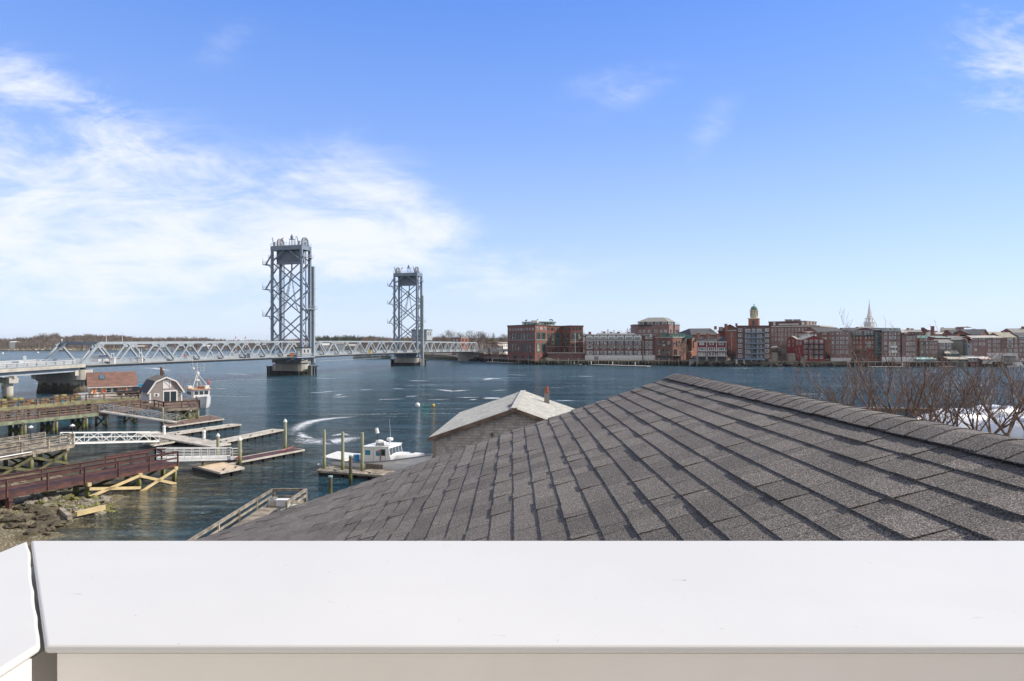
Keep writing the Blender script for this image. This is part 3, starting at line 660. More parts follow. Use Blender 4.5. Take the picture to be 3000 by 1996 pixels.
def quad_c(P): return sum((Vector(p) for p in P), Vector())/len(P)
def floatdock(name, label, P4, z=.55, deckm=FLOATW, edgem=None, across=True, th=.32, cat='float', group='floating docks on the near side'):
    """P4: corners counter-clockwise, first edge is the long run"""
    P4 = [Vector((p[0], p[1], 0)) for p in P4]; c0 = quad_c(P4)
    r = thing(name, label, cat, (c0.x, c0.y, 0), group)
    g = MB(); a, b_, c_, d_ = P4; L = (b_-a).length; n = max(2, int(L/.16))
    for k in range(n):
        f0, f1 = k/n, (k+.93)/n
        q = [a.lerp(b_, f0), a.lerp(b_, f1), d_.lerp(c_, f1), d_.lerp(c_, f0)]
        g.slab([V3(p, z) for p in q], .05)
    g.build('deck', deckm, r)
    g = MB(); zz = z-.06
    for p, q in ((a, b_), (b_, c_), (c_, d_), (d_, a)):
        dd = (q-p).normalized(); out = Vector((dd.y, -dd.x, 0))*.05
        g.bar(V3(p+out, zz)-dd*.05, V3(q+out, zz)+dd*.05, .10, .18)
    g.build('edge_beam', edgem or FLOATW, r)
    g = MB()
    for k in range(max(2, int(L/1.3))):
        m_ = max(2, int(L/1.3)); f0, f1 = (k+.08)/m_, (k+.92)/m_
        q = [a.lerp(b_, f0), a.lerp(b_, f1), d_.lerp(c_, f1), d_.lerp(c_, f0)]; cc = quad_c(q)
        g.prism([(p.lerp(cc, .04))[:2] for p in q], -.25, z-.15)
    g.build('floatation', BLACKP, r)
    if z > .4 and L < 40:
        g = MB(); nc = max(2, int(L/3.2))
        for k in range(nc):
            p = a.lerp(b_, (k+.5)/nc).lerp(d_.lerp(c_, (k+.5)/nc), .08); dd = (b_-a).normalized(); g.bar(V3(p-dd*.18, z+.13), V3(p+dd*.18, z+.13), .06, .06); g.bar(V3(p, z), V3(p, z+.13), .08, .08)
        g.build('cleat', DARKM, r)
    return r
def strip(a, b_, w_):           # a->b is the near/right edge; widen to the left of travel
    a, b_ = Vector(a[:2]), Vector(b_[:2]); d = (b_-a).normalized(); n = Vector((-d.y, d.x))*w_
    return [a, b_, b_+n, a+n]
def S(px1, px2, w_, z=.55): return strip(gp(*px1, z), gp(*px2, z), w_)
floatdock('floating_dock', 'broad grey float where the white gangway lands', strip(gp(617.5, 1308, .55), gp(404, 1270.5, .55), -2.3)[::-1], .55)
floatdock('floating_dock', 'short lower float section in front of the gangway landing', [gp(450, 1304, .45), gp(518, 1292.5, .45), gp(482, 1284.5, .45), gp(421, 1297, .45)], .45, WOOD_G)
floatdock('floating_dock', 'long float finger with red ball fenders along its near side', S((484, 1275), (705, 1243), 1.7), .52)
floatdock('floating_dock', 'long float finger reaching out to the tallest white-capped pile', S((628, 1300), (831, 1258), 1.7), .52)
floatdock('floating_dock', 'weathered float below the gambrel house platform with bright front edge', [gp(495, 1250, .5), gp(655, 1227.5, .5), gp(613, 1216.5, .5), gp(480, 1242, .5)], .5, WOOD_B, FLOATW)
floatdock('floating_dock', 'narrow brown float with red lines lying on its deck', S((669, 1357), (890, 1316), 1.9), .5, WOOD_R, FLOATW)
rf = floatdock('swim_raft', 'square raft with a new tan plywood top and black floats', [gp(645, 1384, .6), gp(713, 1370, .6), gp(645, 1353, .6), gp(557, 1361, .6)], .6, PLY, FLOATW, cat='raft', group=None)
floatdock('floating_dock', 'near timber float with three tall piles beside the white workboat', [gp(929, 1379, .45), gp(1240, 1402, .45), gp(1240, 1389, .45), gp(971, 1363, .45)], .45, WOOD_G, WOOD_G)
# red ball fenders
def fender(x, y, r, label, m=RED, name='ball_fender'):
    q = gp(x, y, .0); t_ = thing(name, label, 'buoy', (q.x, q.y, 0))
    g = MB(); g.ball((q.x, q.y, r*.7), r, 12, 1.1); g.build('ball', m, t_, True)
    g = MB(); g.tube((q.x, q.y, r*1.6), (q.x, q.y, r*2.1), r*.22, r*.18, 6); g.build('eye', plain('fender_blue', (.03, .05, .2)), t_)
fender(544, 1272.5, .22, 'red ball fender nearest the landing float'); fender(610, 1263, .23, 'red ball fender in the middle of the finger float'); fender(655, 1255.5, .20, 'red ball fender nearest the outer end of the finger float')
fender(977, 1391, .20, 'pinkish red ball fender hanging under the near timber float', plain('faded_red', (.55, .12, .14)))
fender(1223.5, 1192, .45, 'white and blue mooring ball out in the river', WHITE, 'mooring_buoy'); fender(1270, 1191, .28, 'small yellow buoy right of the white mooring ball', YEL, 'mooring_buoy')
q = gp(1249, 1190); t_ = thing('floating_stick_buoy', 'green pickup stick floating between white and yellow buoys', 'buoy', (q.x, q.y, 0)); g = MB(); g.tube((q.x-.7, q.y, .05), (q.x+.7, q.y+.1, .1), .09, .07, 6); g.ball((q.x-.6, q.y, .1), .16, 8); g.build('stick', GRN, t_)
for (x, y, lb) in ((111, 1034.5, 'white mooring ball far out left of the bridge truss'), (8, 1037, 'white mooring ball at the far left edge of the river')):
    q = gp(x, y); t_ = thing('mooring_buoy', lb, 'buoy', (q.x, q.y, 0)); g = MB(); g.ball((q.x, q.y, .4), 1.0, 10); g.build('ball', WHITE, t_, True)
# white dock boxes / power pedestals
def pedestal(x, y, label, h=1.0, w_=.34):
    q = gp(x, y, .55); t_ = thing('power_pedestal', label, 'pedestal', (q.x, q.y, .55))
    g = MB(); g.tube((q.x, q.y, .55), (q.x, q.y, .55+h), w_/2, w_/2*.9, 10); g.lathe((q.x, q.y, .55+h), [(w_*.6, -.1), (w_*.6, .03), (.05, .12)], 10); g.build('housing', WHITE, t_)
pedestal(481, 1273, 'white power pedestal at the root of the finger float'); pedestal(598, 1289, 'white power pedestal at the far corner of the landing float')
# red lines and cleats on the brown float
t_ = thing('red_dock_line', 'red rope lying on the outer part of the brown float', 'rope', gp(850, 1312, .55))
g = MB()
for k in range(1): g.path([gp(825+k*12+7*j, 1322-3*j-k*2+1.5*math.sin(j*2+k), .6) for j in range(6)], .025, 5)
g.build('coil', RED, t_)
t_ = thing('red_dock_line', 'red rope heap where the aluminium gangway meets the brown float', 'rope', gp(700, 1342, .55))
g = MB(); g.path([gp(696+8*math.sin(j*1.7), 1341+2*math.cos(j*2.3), .62+.15*(j % 3)) for j in range(10)], .05, 5); g.build('coil', RED, t_)
# ================================================================ WHITE WORKBOAT AT THE NEAR FLOAT
def loft(g, rings, close=False, capends=True, mi=0):
    n = len(rings[0]); vs = [p for r in rings for p in r]
    fs = [(k*n+i, k*n+i+1, (k+1)*n+i+1, (k+1)*n+i) for k in range(len(rings)-1) for i in range(n-1)]
    if close: fs += [(k*n+n-1, k*n, (k+1)*n, (k+1)*n+n-1) for k in range(len(rings)-1)]
    if capends: fs += [tuple(range(n)), tuple(reversed(range((len(rings)-1)*n, len(rings)*n)))]
    return g.add(vs, fs, mi)
def hull(L, B, zb, zs, zbow, M_, sheer=.25, full=.85, n=14):
    """rings along local x (stern 0 -> bow L); returns ring list deck-edge to deck-edge through the keel"""
    rings = []
    for k in range(n+1):
        f = k/n; x = L*f
        w_ = B/2*(1-max(0, (f-.45)/.55)**2.4)*(full+(1-full)*min(1, f*4)); w_ = max(w_, .015)
        z = zs+(zbow-zs)*max(0, (f-.2)/.8)**1.8
        rake = L*.06*max(0, f-.8)/.2
        prof = [(1, z), (.97, z*.55+zb*.45), (.86, .12+zb*.3), (.5, zb*.75), (0, zb)]
        pts = [(x+(rake if i < 2 else 0)*(1 if i == 0 else .5), w_*a, zz) for i, (a, zz) in enumerate(prof)]
        ring = pts+[(p[0], -p[1], p[2]) for p in reversed(pts[:-1])]
        rings.append([M_ @ Vector(p) for p in ring])
    return rings
def frame_at(o, ang): return Matrix.Translation(o) @ Matrix.Rotation(ang, 4, 'Z')
BW = mat('boat_white', (.80, .80, .80), .25, (.74, .74, .74), 1.5)
GREYD = mat('deck_grey', (.24, .25, .27), .7)
p0 = at(991, 63.2); M_ = frame_at(Vector((p0.x, p0.y, 0)), R(-20))
wb = thing('workboat', 'white workboat with a square cabin and four angled windscreen panes behind the three piles', 'boat', (p0.x+4, p0.y+.8, 0))
def W(x, y, z): return M_ @ Vector((x, y, z))
g = MB(); loft(g, hull(9.6, 2.9, -.5, .82, 1.75, M_)); g.build('hull', BW, wb, True)
g = MB()
for s1 in (1, -1):
    rr_ = hull(9.6, 2.98, -.5, .86, 1.79, M_)
    pts = [r_[0 if s1 > 0 else -1] for r_ in rr_]
    for a, c_ in zip(pts, pts[1:]): g.bar(a, c_, .08, .09)
g.build('rub_rail', GREYD, wb)
g = MB(); g.slab([W(.1, -1.15, .62), W(4.2, -1.3, .66), W(4.2, 1.3, .66), W(.1, 1.15, .62)], .05); g.build('deck', GREYD, wb)
g = MB(); g.slab([W(-.9, -1.35, 1.15), W(1.35, -1.42, 1.02), W(1.35, 1.42, 1.12), W(-.9, 1.2, 1.28)], .06); g.build('stern_platform', WHITE_W, wb)
g = MB(); g.box(W(1.25, 0, .95), (.08, 2.2, .5), R(-20)); g.box(W(2.1, .9, .95), (1.6, .5, .5), R(-20)); g.build('stern_locker', WHITE, wb)
g = MB(); g.lathe(W(2.45, -.55, .66), [(.25, 0), (.27, .72), (.24, .76)], 12); g.build('blue_barrel', BLU, wb)
# cabin: aft box and raked windscreen part
g = MB(); cz0, cz1 = .8, 2.35; CB = 1.25
secs = [(3.55, cz1), (6.0, cz1+.05)]
rings = []
for (x, zt) in [(3.55, 2.30), (6.05, 2.42)]: rings.append([W(x, -CB, .8), W(x, -CB, zt), W(x, CB, zt), W(x, CB, .8)])
rings.append([W(6.55, -CB*.93, 1.0), W(6.28, -CB*.93, 2.45), W(6.28, CB*.93, 2.45), W(6.55, CB*.93, 1.0)])
loft(g, rings); g.build('cabin', BW, wb)
g = MB(); g.slab([W(3.4, -CB-.06, 2.36), W(6.35, -CB-.02, 2.50), W(6.35, CB+.02, 2.50), W(3.4, CB+.06, 2.36)], .07); g.slab([W(4.7, -.9, 2.53), W(6.3, -.9, 2.56), W(6.3, .9, 2.56), W(4.7, .9, 2.53)], .12); g.build('cabin_roof', BW, wb)
# trunk / foredeck
g = MB(); rings = []
for f, w2, z2 in ((6.3, 1.12, 1.72), (7.2, 1.02, 1.78), (8.1, .72, 1.82), (8.9, .32, 1.84), (9.4, .1, 1.82)):
    rings.append([W(f, -w2-.12, .95), W(f, -w2, z2-.12), W(f, -w2*.6, z2), W(f, 0, z2+.05), W(f, w2*.6, z2), W(f, w2, z2-.12), W(f, w2+.12, .95)])
loft(g, rings); g.build('foredeck', BW, wb, True)
g = MB(); g.slab([W(8.0, -.25, 1.9), W(8.4, -.2, 1.9), W(8.4, .2, 1.9), W(8.0, .25, 1.9)], .03); g.build('hatch', DARKM, wb)
def panew(x0, x1, z0, z1, y_, nm='side_window', m=None):
    g = MB(); g.slab([W(x0, y_, z0), W(x1, y_, z0), W(x1, y_, z1), W(x0, y_, z1)], .02); f = g.build(nm, m or plain('blue_window_glass', (.06, .26, .38), .15), wb); return f
panew(3.85, 4.4, 1.6, 2.05, -CB-.012); panew(5.0, 5.4, 1.58, 2.05, -CB-.012)
g = MB()
for x_ in (3.58, 4.72, 6.0): g.bar(W(x_, -CB-.008, .85), W(x_, -CB-.008, 2.3), .03, .02)
g.build('cabin_trim', GREYD, wb)
for k in range(2):
    a = 5.62+k*.0; 
# windscreen: two side-forward panes and four front panes
for (pa, pb) in (((6.07, -CB*.99), (6.22, -CB*.955)),):
    pass
def wpane(A, B_, z0, z1, ins=.06):
    A, B_ = Vector(A), Vector(B_); d = B_-A; A2, B2 = A+d*ins, B_-d*ins
    dn = Vector((.27, 0))*(1/1.45)
    def Q(p, z): k = (2.45-z)/1.45; return W(p.x+.27*k, p.y, z)
    g = MB(); g.slab([Q(A2, z0), Q(B2, z0), Q(B2, z1), Q(A2, z1)], .03); g.build('windscreen_pane', GLASS, wb)
ys = [-1.12, -.56, 0, .56, 1.12]
for a, c_ in zip(ys, ys[1:]): wpane((6.30, a), (6.30, c_), 1.68, 2.30)
panew(5.55, 5.98, 1.62, 2.22, -CB-.012, 'side_window', GLASS)
g = MB(); g.tube(W(6.9, -1.16, 1.25), W(6.9, -1.10, 1.25), .09, .09, 12); g.build('porthole', DARKM, wb)
g = MB(); g.box(W(4.9, -1.42, .45), (1.75, .10, .75), R(-20)); g.build('side_pad', mat('worn_pad', (.22, .20, .17), .9, (.14, .09, .06), 2), wb)
g = MB(); g.path([W(5.35, -1.3, 2.1), W(5.35, -1.75, 2.15), W(5.6, -1.6, 1.9), W(5.55, -1.32, 1.4)], .03, 5); g.path([W(5.5, -1.3, 2.2), W(5.5, -1.34, .7)], .04, 5); g.build('pot_hauler', mat('rusty_steel', (.28, .15, .10), .8), wb)
g = MB(); g.lathe(W(4.45, .3, 2.42), [(.1, 0), (.38, .08), (.42, .2), (.34, .34), (.1, .40)], 12); g.box(W(4.75, .2, 2.6), (.7, .3, .22), R(-18)); g.build('life_raft', WHITE, wb)
g = MB(); g.tube(W(4.4, .1, 2.4), W(4.35, .1, 3.5), .05, .04, 6); g.build('stack', DARKM, wb)
g = MB(); g.tube(W(4.36, .1, 3.45), W(4.22, .1, 3.95), .17, .15, 12); g.build('stack_bucket', WHITE, wb)
g = MB(); g.lathe(W(5.75, .0, 2.55), [(.07, 0), (.07, .28), (.3, .32), (.33, .45), (.28, .56), (.05, .6)], 12); g.tube(W(5.75, .15, 2.6), W(5.62, .15, 4.9), .018, .008, 5); g.build('radar', WHITE, wb)
g = MB()
for k in range(6): g.box(W(4.9+k*.15, -.95, 2.62), (.10, .06, .2), R(-20))
g.build('name_board', plain('board_grey', (.18, .17, .16)), wb)

# ================================================================ PIERS
def bent(root, pts, zt, m=PILE, r=.16, brace=True, bm_=PILE_D):
    P = [Vector((p[0], p[1], 0)) for p in pts]
    for p in P:
        g = MB(); g.tube(V3(p, -3), V3(p, zt-.25), r*1.05, r, 10); g.build('pile', m, root)
    if brace and len(P) > 1:
        g = MB()
        for a, c_ in zip(P, P[1:]): g.bar(V3(a, .1), V3(c_, zt-.5), .07, .2); g.bar(V3(a, zt-.5), V3(c_, .1), .07, .2)
        g.build('cross_brace', bm_, root)
    g = MB(); d = (P[-1]-P[0]).normalized()*.4; g.bar(V3(P[0]-d, zt-.3), V3(P[-1]+d, zt-.3), .3, .3); g.build('pile_cap', bm_ if m is PILE_D else WOOD_G, root)
def deckpoly(root, poly, z, m, th=.12, name='deck', pw=.16):
    """boards clipped to a convex polygon, laid along its first edge"""
    P = [Vector((p[0], p[1])) for p in poly]; u = (P[1]-P[0]).normalized(); v = Vector((-u.y, u.x))
    a = [((p-P[0]).dot(u), (p-P[0]).dot(v)) for p in P]; u0 = min(q[0] for q in a); u1 = max(q[0] for q in a)
    g = MB(); k = u0+.02
    while k < u1-.02:
        ts = []
        n = len(a)
        for i in range(n):
            (x0, y0), (x1, y1) = a[i], a[(i+1) % n]
            if (x0-k)*(x1-k) < 0: ts.append(y0+(y1-y0)*(k-x0)/(x1-x0))
        if len(ts) >= 2:
            ts.sort(); A = P[0]+u*k+v*ts[0]; B_ = P[0]+u*k+v*ts[-1]; g.bar((A.x, A.y, z-.025), (B_.x, B_.y, z-.025), pw-.014, .05)
        k += pw
    g.build(name, m, root)
def edgebeams(root, poly, z, m, h=.32, name='edge_beam', zo=0):
    g = MB(); P = [Vector((p[0], p[1], 0)) for p in poly]
    for a, c_ in zip(P, P[1:]+P[:1]): g.bar(V3(a, z-.06-h/2), V3(c_, z-.06-h/2), .14, h)
    g.build(name, m, root)

# --- brown stained gangway over the beach
zr_ = 1.72
a0 = gp(-260, 1497, zr_); a1 = gp(401, 1379, zr_); a2 = gp(521, 1356, zr_)
ln = (a2-a0).normalized(); nl = Vector((-ln.y, ln.x, 0))
bp = thing('brown_pier', 'red-brown stained timber pier with railings crossing the beach at the left', 'pier', a1)
g = MB(); planks(g, a0+nl*0.0, a2, 1.75, pw=.15); e0 = a1-ln*1.0; planks(g, e0+nl*1.76, a2+nl*0+nl*1.76, 1.3, pw=.15); g.build('deck', WOOD_R, bp)
g = MB()
for o_ in (.05, 1.7): g.bar(a0+nl*o_-Vector((0, 0, .2)), a2+nl*o_-Vector((0, 0, .2)), .10, .3)
g.bar(a2+nl*-.03-Vector((0, 0, .2)), a2+nl*3.1-Vector((0, 0, .2)), .2, .3); g.build('deck_beam', WOOD_R, bp)
g = MB(); railing(g, [a0, a2], 1.0, 2.55, .11, (.97, .5), True, .05, .14); g.build('railing', WOOD_R, bp)
b1 = gp(372, 1375, zr_); bb = a0+nl*1.75; be = bb+ln*((b1-a0).dot(ln)+2.2)
g = MB(); railing(g, [bb, be], 1.0, 2.55, .11, (.97, .5), True, .05, .14); g.build('railing', WOOD_R, bp)
g = MB(); railing(g, [e0+nl*3.06+ln*.3, a2+nl*3.06, a2+nl*2.2], 1.0, 2.4, .11, (.97, .5), True, .05, .14); g.build('railing', WOOD_R, bp)
for s_, mm in ((.0, WOOD_R),):
    pass
for fr, mm in ((a0+ln*(gp(62, 1452, zr_)-a0).dot(ln), WOOD_R), (a0+ln*(gp(268, 1405, zr_)-a0).dot(ln), PILE_D), (a0+ln*(gp(414, 1377, zr_)-a0).dot(ln), PILE_G), (a2-ln*.25, PILE_G)):
    for o_ in (.1, 1.65):
        g = MB(); p = fr+nl*o_; g.bar(V3(p, -1.2), V3(p, zr_-.35), .28, .28); g.build('pile', mm, bp)
    g = MB(); g.bar(V3(fr+nl*-.2, zr_-.42), V3(fr+nl*2.0, zr_-.42), .28, .26); g.build('pile_cap', WOOD_N if mm is not WOOD_R else WOOD_R, bp)
q1 = a0+ln*(gp(268, 1405, zr_)-a0).dot(ln); q2 = a0+ln*(gp(414, 1377, zr_)-a0).dot(ln); q3 = a2-ln*.25
YG = mat('weedy_lumber', (.13, .125, .055), .9, (.07, .07, .035), 1.5)
for (A, B_, za, zb_) in ((q1, q2, .35, zr_-.45), (q1, q2, zr_-.75, .25), (q2, q3, zr_-.5, -.05), (q3, q2, zr_-.5, -.1)):
    for o_, mm in ((-.14, WOOD_N), (1.85, YG)):
        g = MB(); g.bar(V3(A+nl*o_, za), V3(B_+nl*o_, zb_), .08, .22); g.build('cross_brace', mm, bp)

# --- grey pier in the middle left
zg = 2.0
c0 = gp(-340, 1396, zg); c1 = gp(215, 1301, zg); lg = (c1-c0).normalized(); ng = Vector((-lg.y, lg.x, 0))
gpier = thing('grey_pier', 'weathered grey timber pier with close board railings and green crossed braces', 'pier', gp(86, 1317, zg))
wg = 3.6
deckpoly(gpier, [c0, c1, c1+ng*wg, c0+ng*wg], zg, WOOD_G)
edgebeams(gpier, [c0, c1, c1+ng*wg, c0+ng*wg], zg, WOOD_G, .3)
for s1, o_ in ((0, 0), (1, wg)):
    g = MB(); railing(g, [c0+ng*o_, c1+ng*o_], 1.05, 2.6, .16, (.98, .78, .55, .32), True, .05, .11); g.build('railing', WOOD_G, gpier)
g = MB(); g.path([c0-ng*.16+Vector((0, 0, -.05)), c1-ng*.16-lg*4.5+Vector((0, 0, -.05))], .055, 8); g.build('white_pipe', ALU, gpier)
for x_, yb in ((-60, 0), (86, 1378), (194.5, 1361)):
    fr = c0+lg*(gp(x_, 1333.5-(x_)*.15, zg)-c0).dot(lg)
    bent(gpier, [fr+ng*.25, fr+ng*(wg-.3)], zg-.1, PILE, .20, True, PILE_D)
fa = c0+lg*(gp(86, 1320, zg)-c0).dot(lg); fb_ = c0+lg*(gp(194.5, 1303, zg)-c0).dot(lg); fz = c0+lg*(gp(-60, 1343, zg)-c0).dot(lg)
for A, B_ in ((fa, fb_), (fz, fa)):
    for (za, zb_) in ((1.35, .15), (-.15, 1.45)):
        g = MB(); g.bar(V3(A, za), V3(B_, zb_), .09, .24); g.build('cross_brace', YG, gpier)
        g = MB(); g.bar(V3(A+ng*wg*.9, za), V3(B_+ng*wg*.9, zb_), .09, .24); g.build('cross_brace', PILE_D, gpier)
for x_, dy_, lab in ((150, 3.4, 'white globe lamp on the far rail of the grey pier'), (208, .5, 'white globe lamp at the outer end of the grey pier')):
    p = c0+lg*(gp(x_, 1317-(x_-86)*.15, zg)-c0).dot(lg)+ng*dy_; t_ = thing('pier_lamp', lab, 'lamp', V3(p, zg))
    g = MB(); g.tube(V3(p, zg), V3(p, zg+1.65), .04, .03, 6); g.build('post', DARKM, t_); g = MB(); g.lathe(V3(p, zg+1.6), [(.05, 0), (.2, .12), (.24, .16), (.05, .32)], 10); g.build('shade', WHITE, t_)
t_ = thing('picnic_table', 'grey picnic table standing on the grey pier near its far rail', 'table', V3(gp(95, 1300, zg), zg)); pt = c0+lg*(gp(80, 1317, zg)-c0).dot(lg)+ng*2.4
t_.location = V3(pt, zg)
g = MB(); g.bar(V3(pt-lg*.9, zg+.75), V3(pt+lg*.9, zg+.75), .75, .05); g.build('table_top', WOOD_G, t_)
for s1 in (-1, 1):
    g = MB(); g.bar(V3(pt-lg*.9+ng*.62*s1, zg+.45), V3(pt+lg*.9+ng*.62*s1, zg+.45), .25, .04); g.build('bench', WOOD_G, t_)
g = MB()
for k in (-.6, .6):
    for s1 in (-1, 1): g.bar(V3(pt+lg*k+ng*.62*s1, zg), V3(pt+lg*k+ng*.2*s1, zg+.73), .07, .07)
    g.bar(V3(pt+lg*k-ng*.7, zg+.4), V3(pt+lg*k+ng*.7, zg+.4), .07, .08)
g.build('legs_frame', WOOD_G, t_)

# --- upper brown pier with the platform of the gambrel house
zu = 2.3
up = thing('brown_upper_pier', 'long brown timber pier leading to the platform of the gambrel boathouse', 'pier', gp(287, 1209, zu))
u0, u1, u2 = gp(-330, 1268, zu), gp(287, 1208.5, zu), gp(452, 1190.5, zu)
l1 = (u1-u0).normalized(); n1_ = Vector((-l1.y, l1.x, 0)); l2 = (u2-u1).normalized(); n2_ = Vector((-l2.y, l2.x, 0))
deckpoly(up, [u0, u1+l1*.2, u1+n1_*3.2+l1*1.3, u0+n1_*3.2], zu, WOOD_B); edgebeams(up, [u0, u1, u1+n1_*3.2, u0+n1_*3.2], zu, mat('green_stained_beam', (.24, .28, .19), .9, (.15, .17, .11), 1.5), .45)
deckpoly(up, [u1, u2, u2+n2_*2.6, u1+n2_*2.6], zu+.004, WOOD_B); edgebeams(up, [u1+l2*.2, u2, u2+n2_*2.6, u1+n2_*2.6+l2*.2], zu, WOOD_B, .3)
pf = [gp(452, 1190.5, zu), gp(479, 1197, zu), gp(584, 1192, zu)]
pA = Vector((-58.1, 104, 0)); uu = Vector((.78, .626, 0)).normalized(); nn = Vector((-uu.y, uu.x, 0))
plat = [pf[1], pf[2], pf[2]+Vector((-6.4, 11.5, 0)), Vector((-60.5, 114.5, 0)), Vector((-63.5, 108.5, 0)), pf[0]+Vector((-.5, .2, 0))]
deckpoly(up, plat, zu+.008, WOOD_B); edgebeams(up, plat, zu, WOOD_G, .4)
g = MB(); railing(g, [u0, u1], 1.0, 2.6, .12, (.97, .62, .3), True, .05, .13); g.build('railing', WOOD_B, up)
g = MB(); railing(g, [u0+n1_*3.2, u1+n1_*3.2], 1.0, 2.6, .12, (.97, .62, .3), True, .05, .13); g.build('railing', WOOD_B, up)
g = MB(); railing(g, [u1+l2*2.2, u2, pf[1], pf[2], pf[2]+Vector((-3.9, 7.0, 0))], 1.0, 2.4, .12, (.97, .5), True, .05, .13); g.build('railing', WOOD_B, up)
g = MB(); railing(g, [u1+n2_*2.6+l2*1, u2+n2_*2.6], 1.0, 2.4, .12, (.97, .5), True, .05, .13); g.build('railing', WOOD_B, up)
for x_ in (10, 125, 237, -110): 
    fr = u0+l1*(gp(x_, 1225-(x_)*.058, zu)-u0).dot(l1); bent(up, [fr+n1_*.3, fr+n1_*1.5, fr+n1_*2.9], zu-.2, PILE_D, .2, True, PILE_D)
    g = MB(); g.tube(V3(fr+n1_*.3-l1*-.42, -3), V3(fr+n1_*.3-l1*-.42, zu-.5), .17, .16, 8); g.build('pile', PILE, up)
for k, fr in enumerate((u1+l2*1.5, u1+l2*6)): bent(up, [fr+n2_*.3, fr+n2_*2.3], zu-.2, PILE_D if k else PILE, .18, True, PILE_D)
pl = (pf[2]-pf[1]).normalized(); pn = Vector((-pl.y, pl.x, 0))
for k in range(3):
    for j, f in enumerate((.05, .38, .72, .97)):
        A = pf[1].lerp(pf[2], f)+pn*(.3+k*3.8)
        g = MB(); g.tube(V3(A, -3), V3(A, zu-.4), .18, .17, 8); g.build('pile', PILE if k == 0 else PILE_D, up)
        if j:
            A0 = pf[1].lerp(pf[2], (.05, .38, .72, .97)[j-1])+pn*(.3+k*3.8)
            g = MB(); g.bar(V3(A0, .3), V3(A, zu-.5), .08, .2); g.bar(V3(A, .3), V3(A0, zu-.5), .08, .2); g.build('cross_brace', PILE if k == 0 else PILE_D, up)

# --- trap pier behind, with the red roofed house
tp = thing('lobster_pier', 'broad grey timber wharf stacked with lobster traps below the bridge', 'pier', gp(120, 1180, zu))
t0, t1 = gp(-330, 1224, zu), gp(252, 1173, zu); lt = (t1-t0).normalized(); nt_ = Vector((-lt.y, lt.x, 0))
W1 = [t0, t1, t1+nt_*5.5, t0+nt_*5.5]
deckpoly(tp, W1, zu, WOOD_G, pw=.3); edgebeams(tp, W1, zu, mat('mossy_beam', (.26, .25, .13), .9, (.15, .14, .08), 1.2), .6)
hA = Vector((gx(262, 115.4), 115.4, 0)); hu = Vector((.80, .60, 0)); hn = Vector((-.60, .80, 0)); hL = 7.3
W2 = [t1-lt*.1, gp(405, 1164, zu), gp(410, 1152, zu), hA+hu*9.5+hn*8, hA-hu*2+hn*8, t1+nt_*5.5-lt*.1]
deckpoly(tp, W2, zu+.005, WOOD_G, pw=.3); edgebeams(tp, W2[:3]+W2[3:], zu, MATS['mossy_beam'], .6)
g = MB(); railing(g, [t0, t1, W2[1], W2[2]], 1.0, 2.6, .13, (.97, .5), True, .05, .12); g.build('railing', WOOD_B, tp)
for f in range(9):
    for o_ in (.4, 2.8, 5.1):
        A = t0.lerp(t1, (f+.5)/9)+nt_*o_; g = MB(); g.tube(V3(A, -3), V3(A, zu-.3), .2, .2, 8); g.build('pile', PILE_D, tp)
for f in (.1, .4, .7, .98):
    for o_ in (.5, 4, 7):
        A = t1.lerp(W2[1], f)+hn*o_; g = MB(); g.tube(V3(A, -3), V3(A, zu-.3), .2, .2, 8); g.build('pile', PILE_D, tp)
# traps: wire boxes, each its own, copied from prototypes
TC = [('yellow', (.50, .44, .14)), ('blue', (.13, .27, .34)), ('tan', (.38, .29, .19)), ('orange', (.40, .24, .13)), ('grey', (.34, .31, .26)), ('dark green', (.13, .17, .12))]
tm = {}
for nm, c_ in TC:
    g = MB(); L, B_, h = 1.05, .52, .36
    for z_ in (0, h/2, h):
        for s1 in (-1, 1): g.bar((-L/2, s1*B_/2, z_+.02), (L/2, s1*B_/2, z_+.02), .035, .035); g.bar((s1*L/2, -B_/2, z_+.02), (s1*L/2, B_/2, z_+.02), .035, .035)
    for k in range(8):
        for s1 in (-1, 1): g.bar((-L/2+L*k/7, s1*B_/2, 0), (-L/2+L*k/7, s1*B_/2, h+.02), .03, .03)
        g.bar((-L/2+L*k/7, -B_/2, h+.02), (-L/2+L*k/7, B_/2, h+.02), .03, .03)
    for k in range(4):
        for s1 in (-1, 1): g.bar((s1*L/2, -B_/2+B_*k/3, 0), (s1*L/2, -B_/2+B_*k/3, h), .03, .03)
    g.box((0, 0, h*.5), (L*.9, B_*.86, h*.8))
    o = g.build('lobster_trap', plain('trap_'+nm.replace(' ', '_'), c_, .7)); tm[nm] = o; COL.objects.unlink(o)
rr = random.Random(21)
for k in range(46):
    base = t0.lerp(t1, .30+.69*k/46)+nt_*rr.uniform(.75, 1.1)
    for lv in range(rr.choice((1, 2, 2, 3))):
        nm = rr.choices([q[0] for q in TC], (5, 3, 5, 3, 4, 1))[0]
        o = tm[nm].copy(); COL.objects.link(o); o.location = V3(base, zu+.01+lv*.39); o.rotation_euler = (0, 0, math.atan2(lt.y, lt.x)+rr.uniform(-.08, .08))
        o.scale = (.62, 1, 1)
        tag(o, '%s wire lobster trap in the row stacked along the wharf rail' % nm, 'lobster trap', '%s lobster traps along the wharf' % nm)

